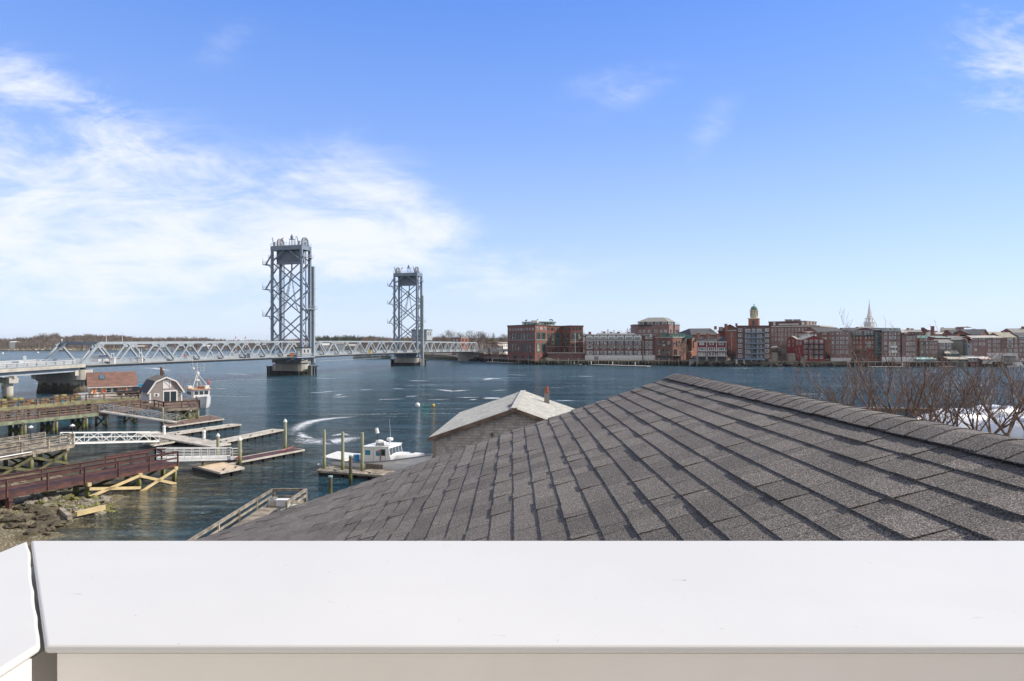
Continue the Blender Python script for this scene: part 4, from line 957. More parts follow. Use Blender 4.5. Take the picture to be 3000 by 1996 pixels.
# --- gangways
def gangway(name, label, a, b_, w_, h, m, truss=True, z0=0.0, n=8):
    a, b_ = Vector(a), Vector(b_); d = (b_-a).normalized(); hd = Vector((d.x, d.y, 0)).normalized(); sd = Vector((-hd.y, hd.x, 0)); L = (b_-a).length
    r = thing(name, label, 'gangway', a); upv = Vector((0, 0, 1))
    for s1 in (0, w_):
        A, B_ = a+sd*s1, b_+sd*s1; g = MB()
        g.bar(A, B_, .07, .16); g.bar(A+upv*h, B_+upv*h, .07, .07)
        if truss:
            g.bar(A+upv*h*.55, B_+upv*h*.55, .04, .04)
            for k in range(n+1):
                p = A.lerp(B_, k/n); g.bar(p, p+upv*h, .04, .04)
                if k < n:
                    q = A.lerp(B_, (k+1)/n); g.bar(p+upv*(0 if k % 2 else h), q+upv*(h if k % 2 else 0), .045, .045)
        else:
            for f in (.5, .75): g.bar(A+upv*h*f, B_+upv*h*f, .04, .04)
            g.bar(A+upv*.22*h, B_+upv*.22*h, .04, .14)
            for k in range(n+1): p = A.lerp(B_, k/n); g.bar(p, p+upv*h, .045, .045)
            # rounded rail end
            c_ = B_+upv*h*.75; pts = [c_+(hd*math.sin(t)*.25+upv*math.cos(t)*.25)*h for t in [math.pi*i/6 for i in range(7)]]; g.path(pts, .03, 5)
        g.build('side_truss' if truss else 'side_rail', m, r)
    g = MB(); k = 0
    while k < L: p = a+d*k; g.bar(p+sd*.05+upv*.05, p+sd*(w_-.05)+upv*.05, .2, .04); k += .24
    g.build('tread', FLOATW if truss else ALU, r)
s0 = V3(c1+lg*.15+ng*.6, 2.0)
gangway('white_gangway', 'white painted truss gangway from the grey pier down to the landing float', s0, gp(466, 1293, .62), 1.3, 1.05, WHITE, True, n=7)
gangway('aluminium_gangway', 'aluminium gangway with round-ended rails from the brown pier to the brown float', V3(a2+nl*1.5, 1.75), gp(703, 1345, .6), 1.3, 1.05, ALU, False, n=9)
gangway('long_gangway', 'sloping aluminium truss gangway in front of the gambrel boathouse platform', V3(u1+l1*.2, 2.35), gp(517, 1240, .6), 1.3, 1.0, ALU, True, n=8)

# ================================================================ GAMBREL BOATHOUSE
def gambrel():
    r = thing('gambrel_boathouse', 'small grey shingled boathouse with a gambrel roof, white trim and big glazed doors', 'house', V3(pA, zu))
    Wd, Dp = 4.7, 7.6; z0 = zu+.02; ze, zk, zp = 4.05, 5.75, 6.42; ik = .2*Wd
    def q(a, b_, z): p = pA+uu*a+nn*b_; return Vector((p.x, p.y, z))
    prof = [(0, z0), (Wd, z0), (Wd, ze), (Wd-ik, zk), (Wd/2, zp), (ik, zk), (0, ze)]
    g = MB(); n = len(prof); vs = [q(a, 0, z) for a, z in prof]+[q(a, Dp, z) for a, z in prof]
    g.add(vs, [tuple(range(n)), tuple(reversed(range(n, 2*n)))]+[(i, n+i, n+(i+1) % n, (i+1) % n) for i in range(n)])
    sm = mat('boathouse_shingles', (.36, .32, .31), .95, (.21, .185, .18), 6, 5, (1, 1, 5), .01, 14)
    g.build('wall', sm, r)
    rp_ = [(-.35, ze-.12), (ik-.1, zk+.06), (Wd/2, zp+.1), (Wd-ik+.1, zk+.06), (Wd+.35, ze-.12)]
    for k, mm in ((0, SLATE), (1, GREYR), (2, GREYR), (3, SLATE)):
        (a0_, z0_), (a1_, z1_) = rp_[k], rp_[k+1]
        g = MB(); g.slab([q(a0_, -.25, z0_), q(a1_, -.25, z1_), q(a1_, Dp+.2, z1_), q(a0_, Dp+.2, z0_)], -.0 if False else .09); g.build('roof', mm if k != 1 else mat('boathouse_roof_top', (.20, .17, .13), .9, (.14, .12, .10), 2), r)
    g = MB()
    for k in range(4):
        (a0_, z0_), (a1_, z1_) = rp_[k], rp_[k+1]; g.bar(q(a0_, -.28, z0_-.12), q(a1_, -.28, z1_-.12), .05, .22)
    for a in (0.06, Wd-.06): g.bar(q(a, -.03, z0), q(a, -.03, ze-.1), .2, .05, up=(nn.x, nn.y, 0))
    g.build('white_trim', WHITE, r)
    def panel(a0_, a1_, z0_, z1_, nm, m, off=.05, th=.06):
        g = MB(); g.slab([q(a0_, -off, z0_), q(a1_, -off, z0_), q(a1_, -off, z1_), q(a0_, -off, z1_)], th); return g.build(nm, m, r)
    d = panel(.40*Wd, .86*Wd, z0, z0+1.95, 'door', WHITE)
    for k in range(2):
        g = MB(); a = (.435+.205*k)*Wd; g.slab([q(a, -.06, z0+.06), q(a+.18*Wd, -.06, z0+.06), q(a+.18*Wd, -.06, z0+1.72), q(a, -.06, z0+1.72)], .02); g.build('door_glass', GLASS, d)
    l_ = panel(.40*Wd, .66*Wd, 4.55, 6.0, 'loft_door', WHITE)
    g = MB(); g.bar(q(.41*Wd, -.07, 5.9), q(.65*Wd, -.07, 4.62), .03, .03); g.bar(q(.605*Wd, -.07, 4.6), q(.605*Wd, -.07, 5.95), .03, .03); g.build('door_brace', GREYD, l_)
    w1 = panel(.12*Wd, .29*Wd, 2.98+.35, 3.5+.35, 'window', WHITE); c_ = q(.205*Wd, -.07, 3.59)
    g = MB(); g.tube(c_, c_-nn*.03, .17, .17, 14); g.build('porthole', DARKM, w1)
    w2 = panel(.89*Wd, .97*Wd, 3.3, 4.0, 'window', WHITE)
    for z_ in (3.46, 3.82):
        c_ = q(.93*Wd, -.07, z_); g = MB(); g.tube(c_, c_-nn*.03, .13, .13, 12); g.build('porthole', DARKM, w2)
    # side wall: pale boards, two windows
    g = MB(); g.slab([q(-.02, Dp, z0), q(-.02, .02, z0), q(-.02, .02, ze-.12), q(-.02, Dp, ze-.12)], .03); sw = g.build('side_wall', mat('side_clapboard', (.50, .50, .52), .8, (.42, .42, .45), 2, 4, (1, 1, 8)), r)
    for b_ in (1.6, 4.2):
        g = MB(); g.slab([q(-.06, b_+.9, z0+.75), q(-.06, b_, z0+.75), q(-.06, b_, z0+1.55), q(-.06, b_+.9, z0+1.55)], .03); wf = g.build('window', WHITE, r)
        g = MB(); g.slab([q(-.08, b_+.8, z0+.83), q(-.08, b_+.1, z0+.83), q(-.08, b_+.1, z0+1.47), q(-.08, b_+.8, z0+1.47)], .02); g.build('pane', GLASS, wf)
gambrel()

# ================================================================ RED ROOFED WHARF HOUSE
def redhouse():
    r = thing('wharf_house', 'white wharf house with a rusty red-brown roof, skylight and hanging buoys', 'house', V3(hA, zu))
    z0 = zu+.02; ze, zr = 4.35, 6.6; Dp = 5.0
    def q(a, b_, z): p = hA+hu*a+hn*b_; return Vector((p.x, p.y, z))
    g = MB(); prof = [(0, z0), (0, ze), (Dp/2, zr-.15), (Dp, ze), (Dp, z0)]; n = 5
    vs = [q(0.1, b_, z) for b_, z in prof]+[q(hL-.1, b_, z) for b_, z in prof]
    g.add(vs, [tuple(reversed(range(n))), tuple(range(n, 2*n))]+[(i, (i+1) % n, n+(i+1) % n, n+i) for i in range(n)]); g.build('wall', mat('wharf_clapboard', (.58, .57, .54), .85, (.46, .44, .42), 1.5, 5, (1, 1, 6)), r)
    RR = mat('rusty_roof', (.215, .115, .09), .9, (.14, .085, .07), .9, 7, (1, 1, 2.2), .01, 10)
    g = MB(); g.slab([q(-.35, -.45, ze-.25), q(hL+.2, -.45, ze-.25), q(hL+.2, Dp/2, zr), q(-.35, Dp/2, zr)], .12); ro = g.build('roof', RR, r)
    g = MB(); g.slab([q(-.35, Dp/2, zr), q(hL+.2, Dp/2, zr), q(hL+.2, Dp+.45, ze-.25), q(-.35, Dp+.45, ze-.25)], .12); g.build('roof', RR, r)
    g = MB(); g.bar(q(-.36, -.5, ze-.36), q(hL+.2, -.5, ze-.36), .06, .16); g.build('gutter', WHITE_W, r)
    def rf(a, f): b_ = -.45+f*(Dp/2+.45); z = ze-.25+f*(zr-ze+.25); return q(a, b_, z+.06)
    g = MB(); g.slab([rf(1.55, .48), rf(2.45, .48), rf(2.45, .80), rf(1.55, .80)], .1); sk = g.build('skylight', DARKM, ro)
    g = MB(); g.slab([p+Vector((0, 0, .03)) for p in (rf(1.63, .51), rf(2.37, .51), rf(2.37, .77), rf(1.63, .77))], .02); g.build('pane', mat('skylight_glass', (.10, .17, .24), .05), sk)
    def panel(a0_, a1_, z0_, z1_, nm, m, off=.04, par_r=r):
        g = MB(); g.slab([q(a0_, -off, z0_), q(a1_, -off, z0_), q(a1_, -off, z1_), q(a0_, -off, z1_)], .05); return g.build(nm, m, par_r)
    d = panel(1.05, 1.85, z0, z0+1.75, 'door', WHITE)
    for i in range(3):
        for j in range(3): panel(1.2+i*.18, 1.33+i*.18, z0+.85+j*.25, z0+1.05+j*.25, 'door_pane', DARKM, .07, d)
    for a in (2.55, 3.5):
        w_ = panel(a, a+.8, z0+.65, z0+1.5, 'window', WHITE)
        for j in range(2): panel(a+.1, a+.7, z0+.73+.37*j, z0+1.04+.37*j, 'pane', GLASS, .07, w_)
    return q
qh = redhouse()
BC = [('white', WHITE), ('yellow', YEL), ('orange', ORG), ('red', RED), ('pale orange', plain('pale_orange', (.66, .38, .2)))]
rr = random.Random(33)
for i in range(30):
    nm, mm = rr.choice(BC); a = rr.uniform(.1, 1.0) if i < 9 else (rr.uniform(1.9, 2.5) if i < 14 else rr.uniform(4.3, 7.2)); z = zu+rr.uniform(.5, 1.55); p = qh(a, -.18-rr.uniform(0, .1), z)
    t_ = thing('hanging_buoy', '%s pot buoy hanging on the front wall of the wharf house' % nm, 'buoy', p, '%s pot buoys hanging on the wharf house' % nm)
    g = MB(); g.lathe(p, [(.03, -.28), (.10, -.2), (.115, 0), (.09, .14), (.03, .2)], 8); g.build('float', mm, t_); g = MB(); g.tube(p+Vector((0, 0, .18)), p+Vector((0, 0, .42)), .02, .02, 5); g.build('spindle', DARKM if rr.random() < .5 else WHITE, t_)
# vehicle helper
def car(name, label, loc, rz, col, kind='car', L=4.5, Wd=1.8, Hh=1.45):
    r = thing(name, label, kind, loc, None, rz); M2 = Matrix.Translation(loc) @ Matrix.Rotation(rz, 4, 'Z')
    def X(x, y, z): return M2 @ Vector((x, y, z))
    pm = plain('car_'+'_'.join('%d' % (c*100) for c in col), col, .25)
    if kind == 'pickup truck': prof = [(-L/2, .35), (-L/2, .95), (-.1, .98), (0, 1.7), (1.0, 1.7), (1.4, 1.1), (L/2-.1, 1.0), (L/2, .35)]
    elif kind == 'van': prof = [(-L/2, .35), (-L/2, 1.0), (-L/2+.25, Hh), (L*.12, Hh), (L*.3, 1.05), (L/2-.1, .85), (L/2, .35)]
    else: prof = [(-L/2, .32), (-L/2+.03, .9), (-L*.33, .98), (-L*.22, Hh), (L*.1, Hh), (L*.24, .95), (L/2-.1, .8), (L/2, .32)]
    g = MB(); n = len(prof); vs = [X(x, -Wd/2*(.86 if z > 1.2 else 1), z) for x, z in prof]+[X(x, Wd/2*(.86 if z > 1.2 else 1), z) for x, z in prof]
    g.add(vs, [tuple(range(n)), tuple(reversed(range(n, 2*n)))]+[(i, n+i, n+(i+1) % n, (i+1) % n) for i in range(n)]); o = g.build('body', pm, r); bv = o.modifiers.new('b', 'BEVEL'); bv.width = .06; bv.segments = 2
    tops = [p for p in prof if p[1] > 1.2]; xa, xb = tops[0][0], tops[-1][0]; ht = tops[0][1]
    for s1 in (-1, 1):
        g = MB(); ys = s1*Wd/2*.94; q_ = [X(xa-.05, ys, 1.0), X(xb+.28, ys, 1.0), X(xb-.02, ys*.94, ht-.09), X(xa+.08, ys*.94, ht-.09)]
        g.slab(q_ if s1 < 0 else q_[::-1], .03); g.build('side_window', GLASS, r)
    g = MB(); g.slab([X(xb+.42, -Wd*.40, 1.03), X(xb+.42, Wd*.40, 1.03), X(xb+.04, Wd*.37, ht-.06), X(xb+.04, -Wd*.37, ht-.06)], .03); g.build('windscreen', GLASS, r)
    for sx in (-L*.31, L*.31):
        for s1 in (-1, 1):
            g = MB(); g.tube(X(sx, s1*(Wd/2-.2), .34), X(sx, s1*(Wd/2+.01), .34), .34, .34, 14); wl = g.build('wheel', BLACKP, r)
            g = MB(); g.tube(X(sx, s1*(Wd/2), .34), X(sx, s1*(Wd/2+.02), .34), .19, .19, 10); g.build('rim', ALU, wl)
    return r
pk = hA+hu*6.6-hn*1.7
car('parked_pickup', 'black pickup truck parked on the wharf beside the red roofed house', V3(pk, zu+.01), math.atan2(hu.y, hu.x), (.02, .022, .03), 'pickup truck', 5.2, 1.85)
def crate(name, label, p, d, m, rz=0.0, slats=True):
    r = thing(name, label, 'crate', p); g = MB(); c_ = Vector(p)
    g.box(c_+Vector((0, 0, d[2]/2)), (d[0]*.97, d[1]*.97, d[2]), rz)
    nz_ = max(2, int(d[2]/.3))
    for k in range(nz_+1): g.box(c_+Vector((0, 0, .04+(d[2]-.06)*k/nz_)), (d[0]+.05, d[1]+.05, .07), rz)
    g.build('stack', m, r)
crate('bait_crates', 'stack of light blue fish crates between the two wharf houses', V3(at(405, 124), zu), (1.9, 1.2, 1.75), plain('crate_blue', (.06, .42, .66)), R(20))
crate('tarp_bundle', 'white and blue tarp bundle at the left of the wharf house', V3(at(243, 113.0), zu), (1.5, 1.0, .9), plain('tarp_white', (.55, .58, .62)), R(40))
wharf_post = thing('derrick_post', 'rusty brown derrick post rising behind the gambrel boathouse', 'post', at(472.5, 122, 0))
g = MB(); D_ = 122; g.bar(at(472.5, D_, 0), at(472.5, D_, gz(1076, D_)), .30, .30); g.build('post', mat('rusty_post', (.20, .09, .06), .9), wharf_post)
g = MB(); g.bar(at(477.5, D_, 1), at(477.5, D_, gz(1088, D_)), .12, .12); g.bar(at(472.5, D_, gz(1077, D_)), at(487, D_, gz(1108, D_)), .08, .08); g.build('boom', WOOD_R, wharf_post)
t_ = thing('flag_pole', 'thin reddish pole standing right of the boathouse', 'pole', at(532.5, 117, 0)); g = MB(); g.tube(at(532.5, 117, 0), at(532.5, 117, gz(1097, 117)), .07, .05, 6); g.build('pole', plain('faded_pink', (.42, .24, .24)), t_)
sk_ = thing('small_skiff', 'white open skiff moored just right of the boathouse', 'boat', at(543, 113, 0)); M_ = frame_at(Vector((gx(532, 114), 115.5, 0)), R(-55)); g = MB(); loft(g, hull(5.0, 1.9, -.2, 1.6, 2.0, M_)); g.build('hull', BW, sk_, True)

# ================================================================ LOBSTER FISHING BOAT
fbD = 119.0
fb = thing('fishing_boat', 'white lobster fishing boat, bow toward us, with mast, rigging and orange-brown cabin top', 'boat', at(585, 121, 0))
ang = R(-50); bow = gp(603, 1196, 0); Lh = 11.5
o_ = Vector((bow.x-math.cos(ang)*Lh, bow.y-math.sin(ang)*Lh, 0)); M_ = frame_at(o_, ang)
def W(x, y, z): return M_ @ Vector((x, y, z))
g = MB(); loft(g, hull(Lh, 4.2, -.6, 1.1, 2.15, M_, full=.9)); g.build('hull', BW, fb, True)
g = MB()
for s1 in (0, -1):
    pts = [r_[s1] for r_ in hull(Lh, 4.25, -.6, 1.14, 2.2, M_, full=.9)]
    for a, c_ in zip(pts, pts[1:]): g.bar(a, c_, .1, .1)
g.build('gunwale', WHITE, fb)
g = MB(); g.slab([W(.2, -1.8, 1.0), W(7.5, -2.0, 1.15), W(7.5, 2.0, 1.15), W(.2, 1.8, 1.0)], .05); g.slab([W(7.5, -1.8, 1.5), W(Lh-.4, -.25, 2.0), W(Lh-.4, .25, 2.0), W(7.5, 1.8, 1.5)], .05); g.build('deck', GREYD, fb)
rings = []
for x, w2, z0_, z1_ in ((4.6, 1.62, 1.1, 3.05), (7.9, 1.62, 1.2, 3.15), (8.6, 1.35, 1.5, 3.2)): rings.append([W(x, -w2, z0_), W(x-(.0), -w2, z1_), W(x, w2, z1_), W(x, w2, z0_)])
g = MB(); loft(g, rings); g.build('cabin', BW, fb)
CT = plain('cabin_top_orange', (.55, .32, .16), .7)
g = MB(); g.slab([W(2.6, -1.85, 3.25), W(8.8, -1.75, 3.35), W(8.8, 1.75, 3.35), W(2.6, 1.85, 3.25)], .12); g.build('cabin_top', CT, fb)
for k in range(3):
    y0 = -1.2+k*.85; g = MB(); g.slab([W(8.63, y0, 2.3), W(8.63, y0+.68, 2.3), W(8.63, y0+.68, 2.95), W(8.63, y0, 2.95)], .04); g.build('front_window', GLASS, fb)
for x_ in (5.0, 6.1, 7.1):
    g = MB(); g.slab([W(x_, -1.65, 2.25), W(x_+.75, -1.65, 2.25), W(x_+.75, -1.65, 2.85), W(x_, -1.65, 2.85)], .04); g.build('side_window', GLASS, fb)
mb = W(5.6, 0, 3.3); mt_z = gz(1062, 123)
g = MB(); g.tube(mb, Vector((mb.x, mb.y, mt_z)), .07, .03, 6); m1 = mb+Vector((0, 0, 3.2)); 
xr = Vector((math.cos(R(10)), math.sin(R(10)), 0))
for k, zz in enumerate((2.9, 3.5)): g.bar(mb-xr*1.25+Vector((0, 0, zz+.4)), mb+xr*1.25+Vector((0, 0, zz+.4)), .05, .05)
for s1 in (-1, -.5, .5, 1): g.bar(mb+xr*1.25*s1+Vector((0, 0, 3.3)), mb+xr*1.25*s1+Vector((0, 0, 4.4+.4*(s1 == 1))), .04, .04)
g.tube(mb-xr*.8+Vector((0, 0, 3.3)), mb-xr*.8+Vector((0, 0, 7.0)), .03, .015, 5)
for p in (W(2.8, -1.6, 3.3), W(2.8, 1.6, 3.3), W(8.5, -1.5, 3.4), W(8.5, 1.5, 3.4)): g.tube(p, m1-Vector((0, 0, .3)), .045, .04, 5)
g.build('mast', WHITE, fb)
g = MB(); g.ball(mb-xr*.65+Vector((0, 0, 3.75)), .24, 10); g.lathe(mb+Vector((0, 0, 1.4)), [(.1, 0), (.42, .05), (.42, .22), (.1, .28)], 12); g.lathe(mb+Vector((.1, 0, 2.6)), [(.1, 0), (.3, .05), (.3, .5), (.1, .55)], 10); g.build('radar', WHITE, fb)
g = MB(); g.box(W(3.4, -.8, 3.5), (1.3, .7, .4), ang); g.box(W(7.9, 1.1, 3.65), (.9, .7, .6), ang); g.build('roof_box', WHITE, fb)
g = MB(); g.box(W(6.4, .5, 3.55), (1.6, .8, .4), ang); g.tube(W(7.2, -.5, 3.4), W(7.2, -.5, 4.3), .05, .05, 5); g.build('roof_locker', plain('locker_brown', (.36, .17, .09)), fb)
g = MB(); g.lathe(W(8.2, 1.3, 4.0), [(.06, 0), (.16, .1), (.14, .6), (.03, 1.1)], 8); g.build('roof_buoy', RED, fb)
# ================================================================ LIFT BRIDGE
BASE = Vector((-101.3, 152.2, 0)); BD = Vector((.2947, .9556, 0)); BP = Vector((-.9556, .2947, 0)); SL = 90.8; BWD = 12.5
def interp(s, T):
    if s <= T[0][0]: return T[0][1]
    for (a, u), (b_, v) in zip(T, T[1:]):
        if s <= b_: return u+(v-u)*(s-a)/(b_-a)
    return T[-1][1]
def zbot(s): return interp(s, [(-.35, 5.1), (0, 5.95), (.5, 6.1), (1, 6.15), (1.5, 6.35), (2, 6.1), (3, 5.3)])
def ztop(s): return interp(s, [(0, 12.15), (1, 12.5), (1.5, 12.65), (2, 12.5), (3, 11.8)])
def B(s, w_=0, z=0): p = BASE+BD*(s*SL)+BP*w_; return Vector((p.x, p.y, z))
def truss(r, sa, sb, npan, w_, endposts=(True, True)):
    dk = STEEL_L if w_ == 0 else STEEL; ds = (sb-sa)/npan; hlf = ds/2; hb = .85; ht = .58
    # bottom chord
    g = MB(); g.bar(B(sa, w_, zbot(sa)+.45), B(sa+ds*npan/2, w_, zbot((sa+sb)/2)+.45), .55, hb); g.bar(B(sa+ds*npan/2, w_, zbot((sa+sb)/2)+.45), B(sb, w_, zbot(sb)+.45), .55, hb)
    for k in range(1, npan):
        s = sa+ds*k; zz = zbot(s)+.9; c_ = [B(s-.017, w_, zz), B(s+.017, w_, zz), B(s+.008, w_, zz+.9), B(s-.008, w_, zz+.9)]
        g.slab([p-BP*.26 for p in c_], .52)
    g.build('bottom_chord', dk, r)
    g = MB(); g.bar(B(sa+hlf, w_, ztop(sa)-.35), B(sb-hlf, w_, ztop(sb)-.35), .55, ht)
    for k in range(npan):
        s = sa+ds*(k+.5); zz = interp(s, [(sa+hlf, ztop(sa)), (sb-hlf, ztop(sb))])-.68; c_ = [B(s-.007, w_, zz-.8), B(s+.007, w_, zz-.8), B(s+.016, w_, zz), B(s-.016, w_, zz)]
        g.slab([p-BP*.25 for p in c_], .5)
    g.build('top_chord', dk, r)
    for k in range(npan):
        s0_, s1_, s2_ = sa+ds*k, sa+ds*(k+.5), sa+ds*(k+1); zt = interp(s1_, [(sa+hlf, ztop(sa)), (sb-hlf, ztop(sb))])-.4
        for (u, v) in ((s0_, s1_), (s2_, s1_)):
            th = .62 if (u in (sa,) or abs(u-sb) < 1e-6) else .40
            g = MB(); g.bar(B(u, w_, zbot(u)+.5), B(v, w_, zt), .5, th, up=(BD.x, BD.y, 0)); g.build('diagonal', dk, r)
ROADM = mat('road_asphalt', (.07, .07, .072), .9, (.05, .05, .052), .8)
def span(sa, sb, label):
    r = thing('bridge_span', label, 'bridge', B((sa+sb)/2, BWD/2, 6), 'truss spans of the lift bridge')
    truss(r, sa, sb, 9, 0); truss(r, sa, sb, 9, BWD)
    zr = lambda s: zbot(s)+.75
    g = MB(); N = 6
    for k in range(N):
        a, c_ = sa+(sb-sa)*k/N, sa+(sb-sa)*(k+1)/N
        g.slab([B(a, .6, zr(a)), B(c_, .6, zr(c_)), B(c_, BWD-.6, zr(c_)), B(a, BWD-.6, zr(a))], .25)
    g.build('deck', ROADM, r)
    g = MB()
    for k in range(28):
        s = sa+(sb-sa)*(k+.5)/28; g.bar(B(s, .3, zr(s)-.45), B(s, BWD-.3, zr(s)-.45), .3, .5)
    for o_ in (2.5, 5, 7.5, 10): g.bar(B(sa, o_, zr(sa)-.5), B(sb, o_, zr(sb)-.5), .25, .4)
    g.build('floor_beam', STEEL_D, r)
    # parapet rails along both sides of the roadway plus outer sidewalk
    for o_ in (1.1, BWD-1.1):
        g = MB(); g.bar(B(sa, o_, zr(sa)+.32), B((sa+sb)/2, o_, zr((sa+sb)/2)+.32), .18, .6); g.bar(B((sa+sb)/2, o_, zr((sa+sb)/2)+.32), B(sb, o_, zr(sb)+.32), .18, .6)
        for hh in (.85, 1.15):
            g.bar(B(sa, o_, zr(sa)+hh), B((sa+sb)/2, o_, zr((sa+sb)/2)+hh), .12, .13); g.bar(B((sa+sb)/2, o_, zr((sa+sb)/2)+hh), B(sb, o_, zr(sb)+hh), .12, .13)
        for k in range(32): s = sa+(sb-sa)*(k+.5)/32; g.bar(B(s, o_, zr(s)+.5), B(s, o_, zr(s)+1.2), .16, .16)
        g.build('railing', STEEL_L, r)
    # sidewalk hung outside the near truss
    g = MB()
    for k in range(N):
        a, c_ = sa+(sb-sa)*k/N, sa+(sb-sa)*(k+1)/N
        g.slab([B(a, -1.9, zr(a)+.05), B(c_, -1.9, zr(c_)+.05), B(c_, -.35, zr(c_)+.05), B(a, -.35, zr(a)+.05)], .18)
    g.build('sidewalk', CONC_G, r)
    return r
sp1 = span(0, .945, 'nearest fixed truss span of the bridge, left of the near lift tower')
sp2 = span(1.002, 1.998, 'movable lift span between the two bridge towers')
sp3 = span(2.06, 3.0, 'farthest truss span running from the far tower to the brick town')
# portal beam with signals at the near end
g = MB(); s_ = .055; g.bar(B(s_, 0, 11.75), B(s_, BWD, 11.75), .6, .75); g.bar(B(s_, BWD-.2, 11.3), B(s_, BWD-2.0, 11.3), .3, .3); g.bar(B(.006, BWD-.1, 7.5), B(.05, BWD-2.4, 11.7), .45, .4); g.build('portal_beam', STEEL_D, sp1)
t_ = thing('traffic_signal', 'dark traffic signal hanging from the portal beam at the near bridge end', 'signal', B(s_-.004, 3.2, 9.6))
g = MB(); p = B(s_-.004, 2.2, 9.9); g.box(p, (.5, .35, 1.3), R(-17)); g.tube(p+Vector((0, 0, .6)), p+Vector((0, 0, 1.55)), .05, .05, 5); g.build('housing', DARKM, t_)
for k, mm in enumerate((RED, YEL, GRN)): g = MB(); c_ = p+Vector((0, 0, .4-.4*k))-BD*.18; g.tube(c_, c_-BD*.06, .13, .13, 10); g.build('lens', plain('dull_'+mm.name, tuple(x*.25 for x in mm.node_tree.nodes['Principled BSDF'].inputs[0].default_value[:3]) or (.1, 0, 0)) if False else DARKM, t_)
def mast_on(s, o_, z, h, label, m=WHITE, r_=.06):
    t_ = thing('light_pole', label, 'pole', B(s, o_, z)); g = MB(); g.tube(B(s, o_, z), B(s, o_, z+h), r_, r_*.6, 6); g.build('pole', m, t_); g = MB(); g.lathe(B(s, o_, z+h), [(.05, -.1), (.16, 0), (.14, .2), (.03, .3)], 8); g.build('lamp_head', m, t_); return t_
mast_on(.075, 0, ztop(.07)-.02, 1.7, 'thin white mast on the near truss top chord above its first node'); mast_on(.125, 0, ztop(.1), 2.2, 'second thin white mast on the near truss top chord, farther right')
mast_on(.058, BWD, ztop(0)-.1, .5, 'small lamp on the top corner of the far truss')
t_ = thing('bridge_sign', 'small grey sign on a post at the approach railing', 'sign', B(-.135, 1, 6)); g = MB(); g.tube(B(-.135, .9, 6), B(-.135, .9, 9.0), .05, .05, 6); g.build('post', ALU, t_); g = MB(); g.slab([B(-.139, .85, 8.0), B(-.131, .85, 8.0), B(-.131, .85, 9.1), B(-.139, .85, 9.1)], .05); g.build('panel', STEEL, t_)
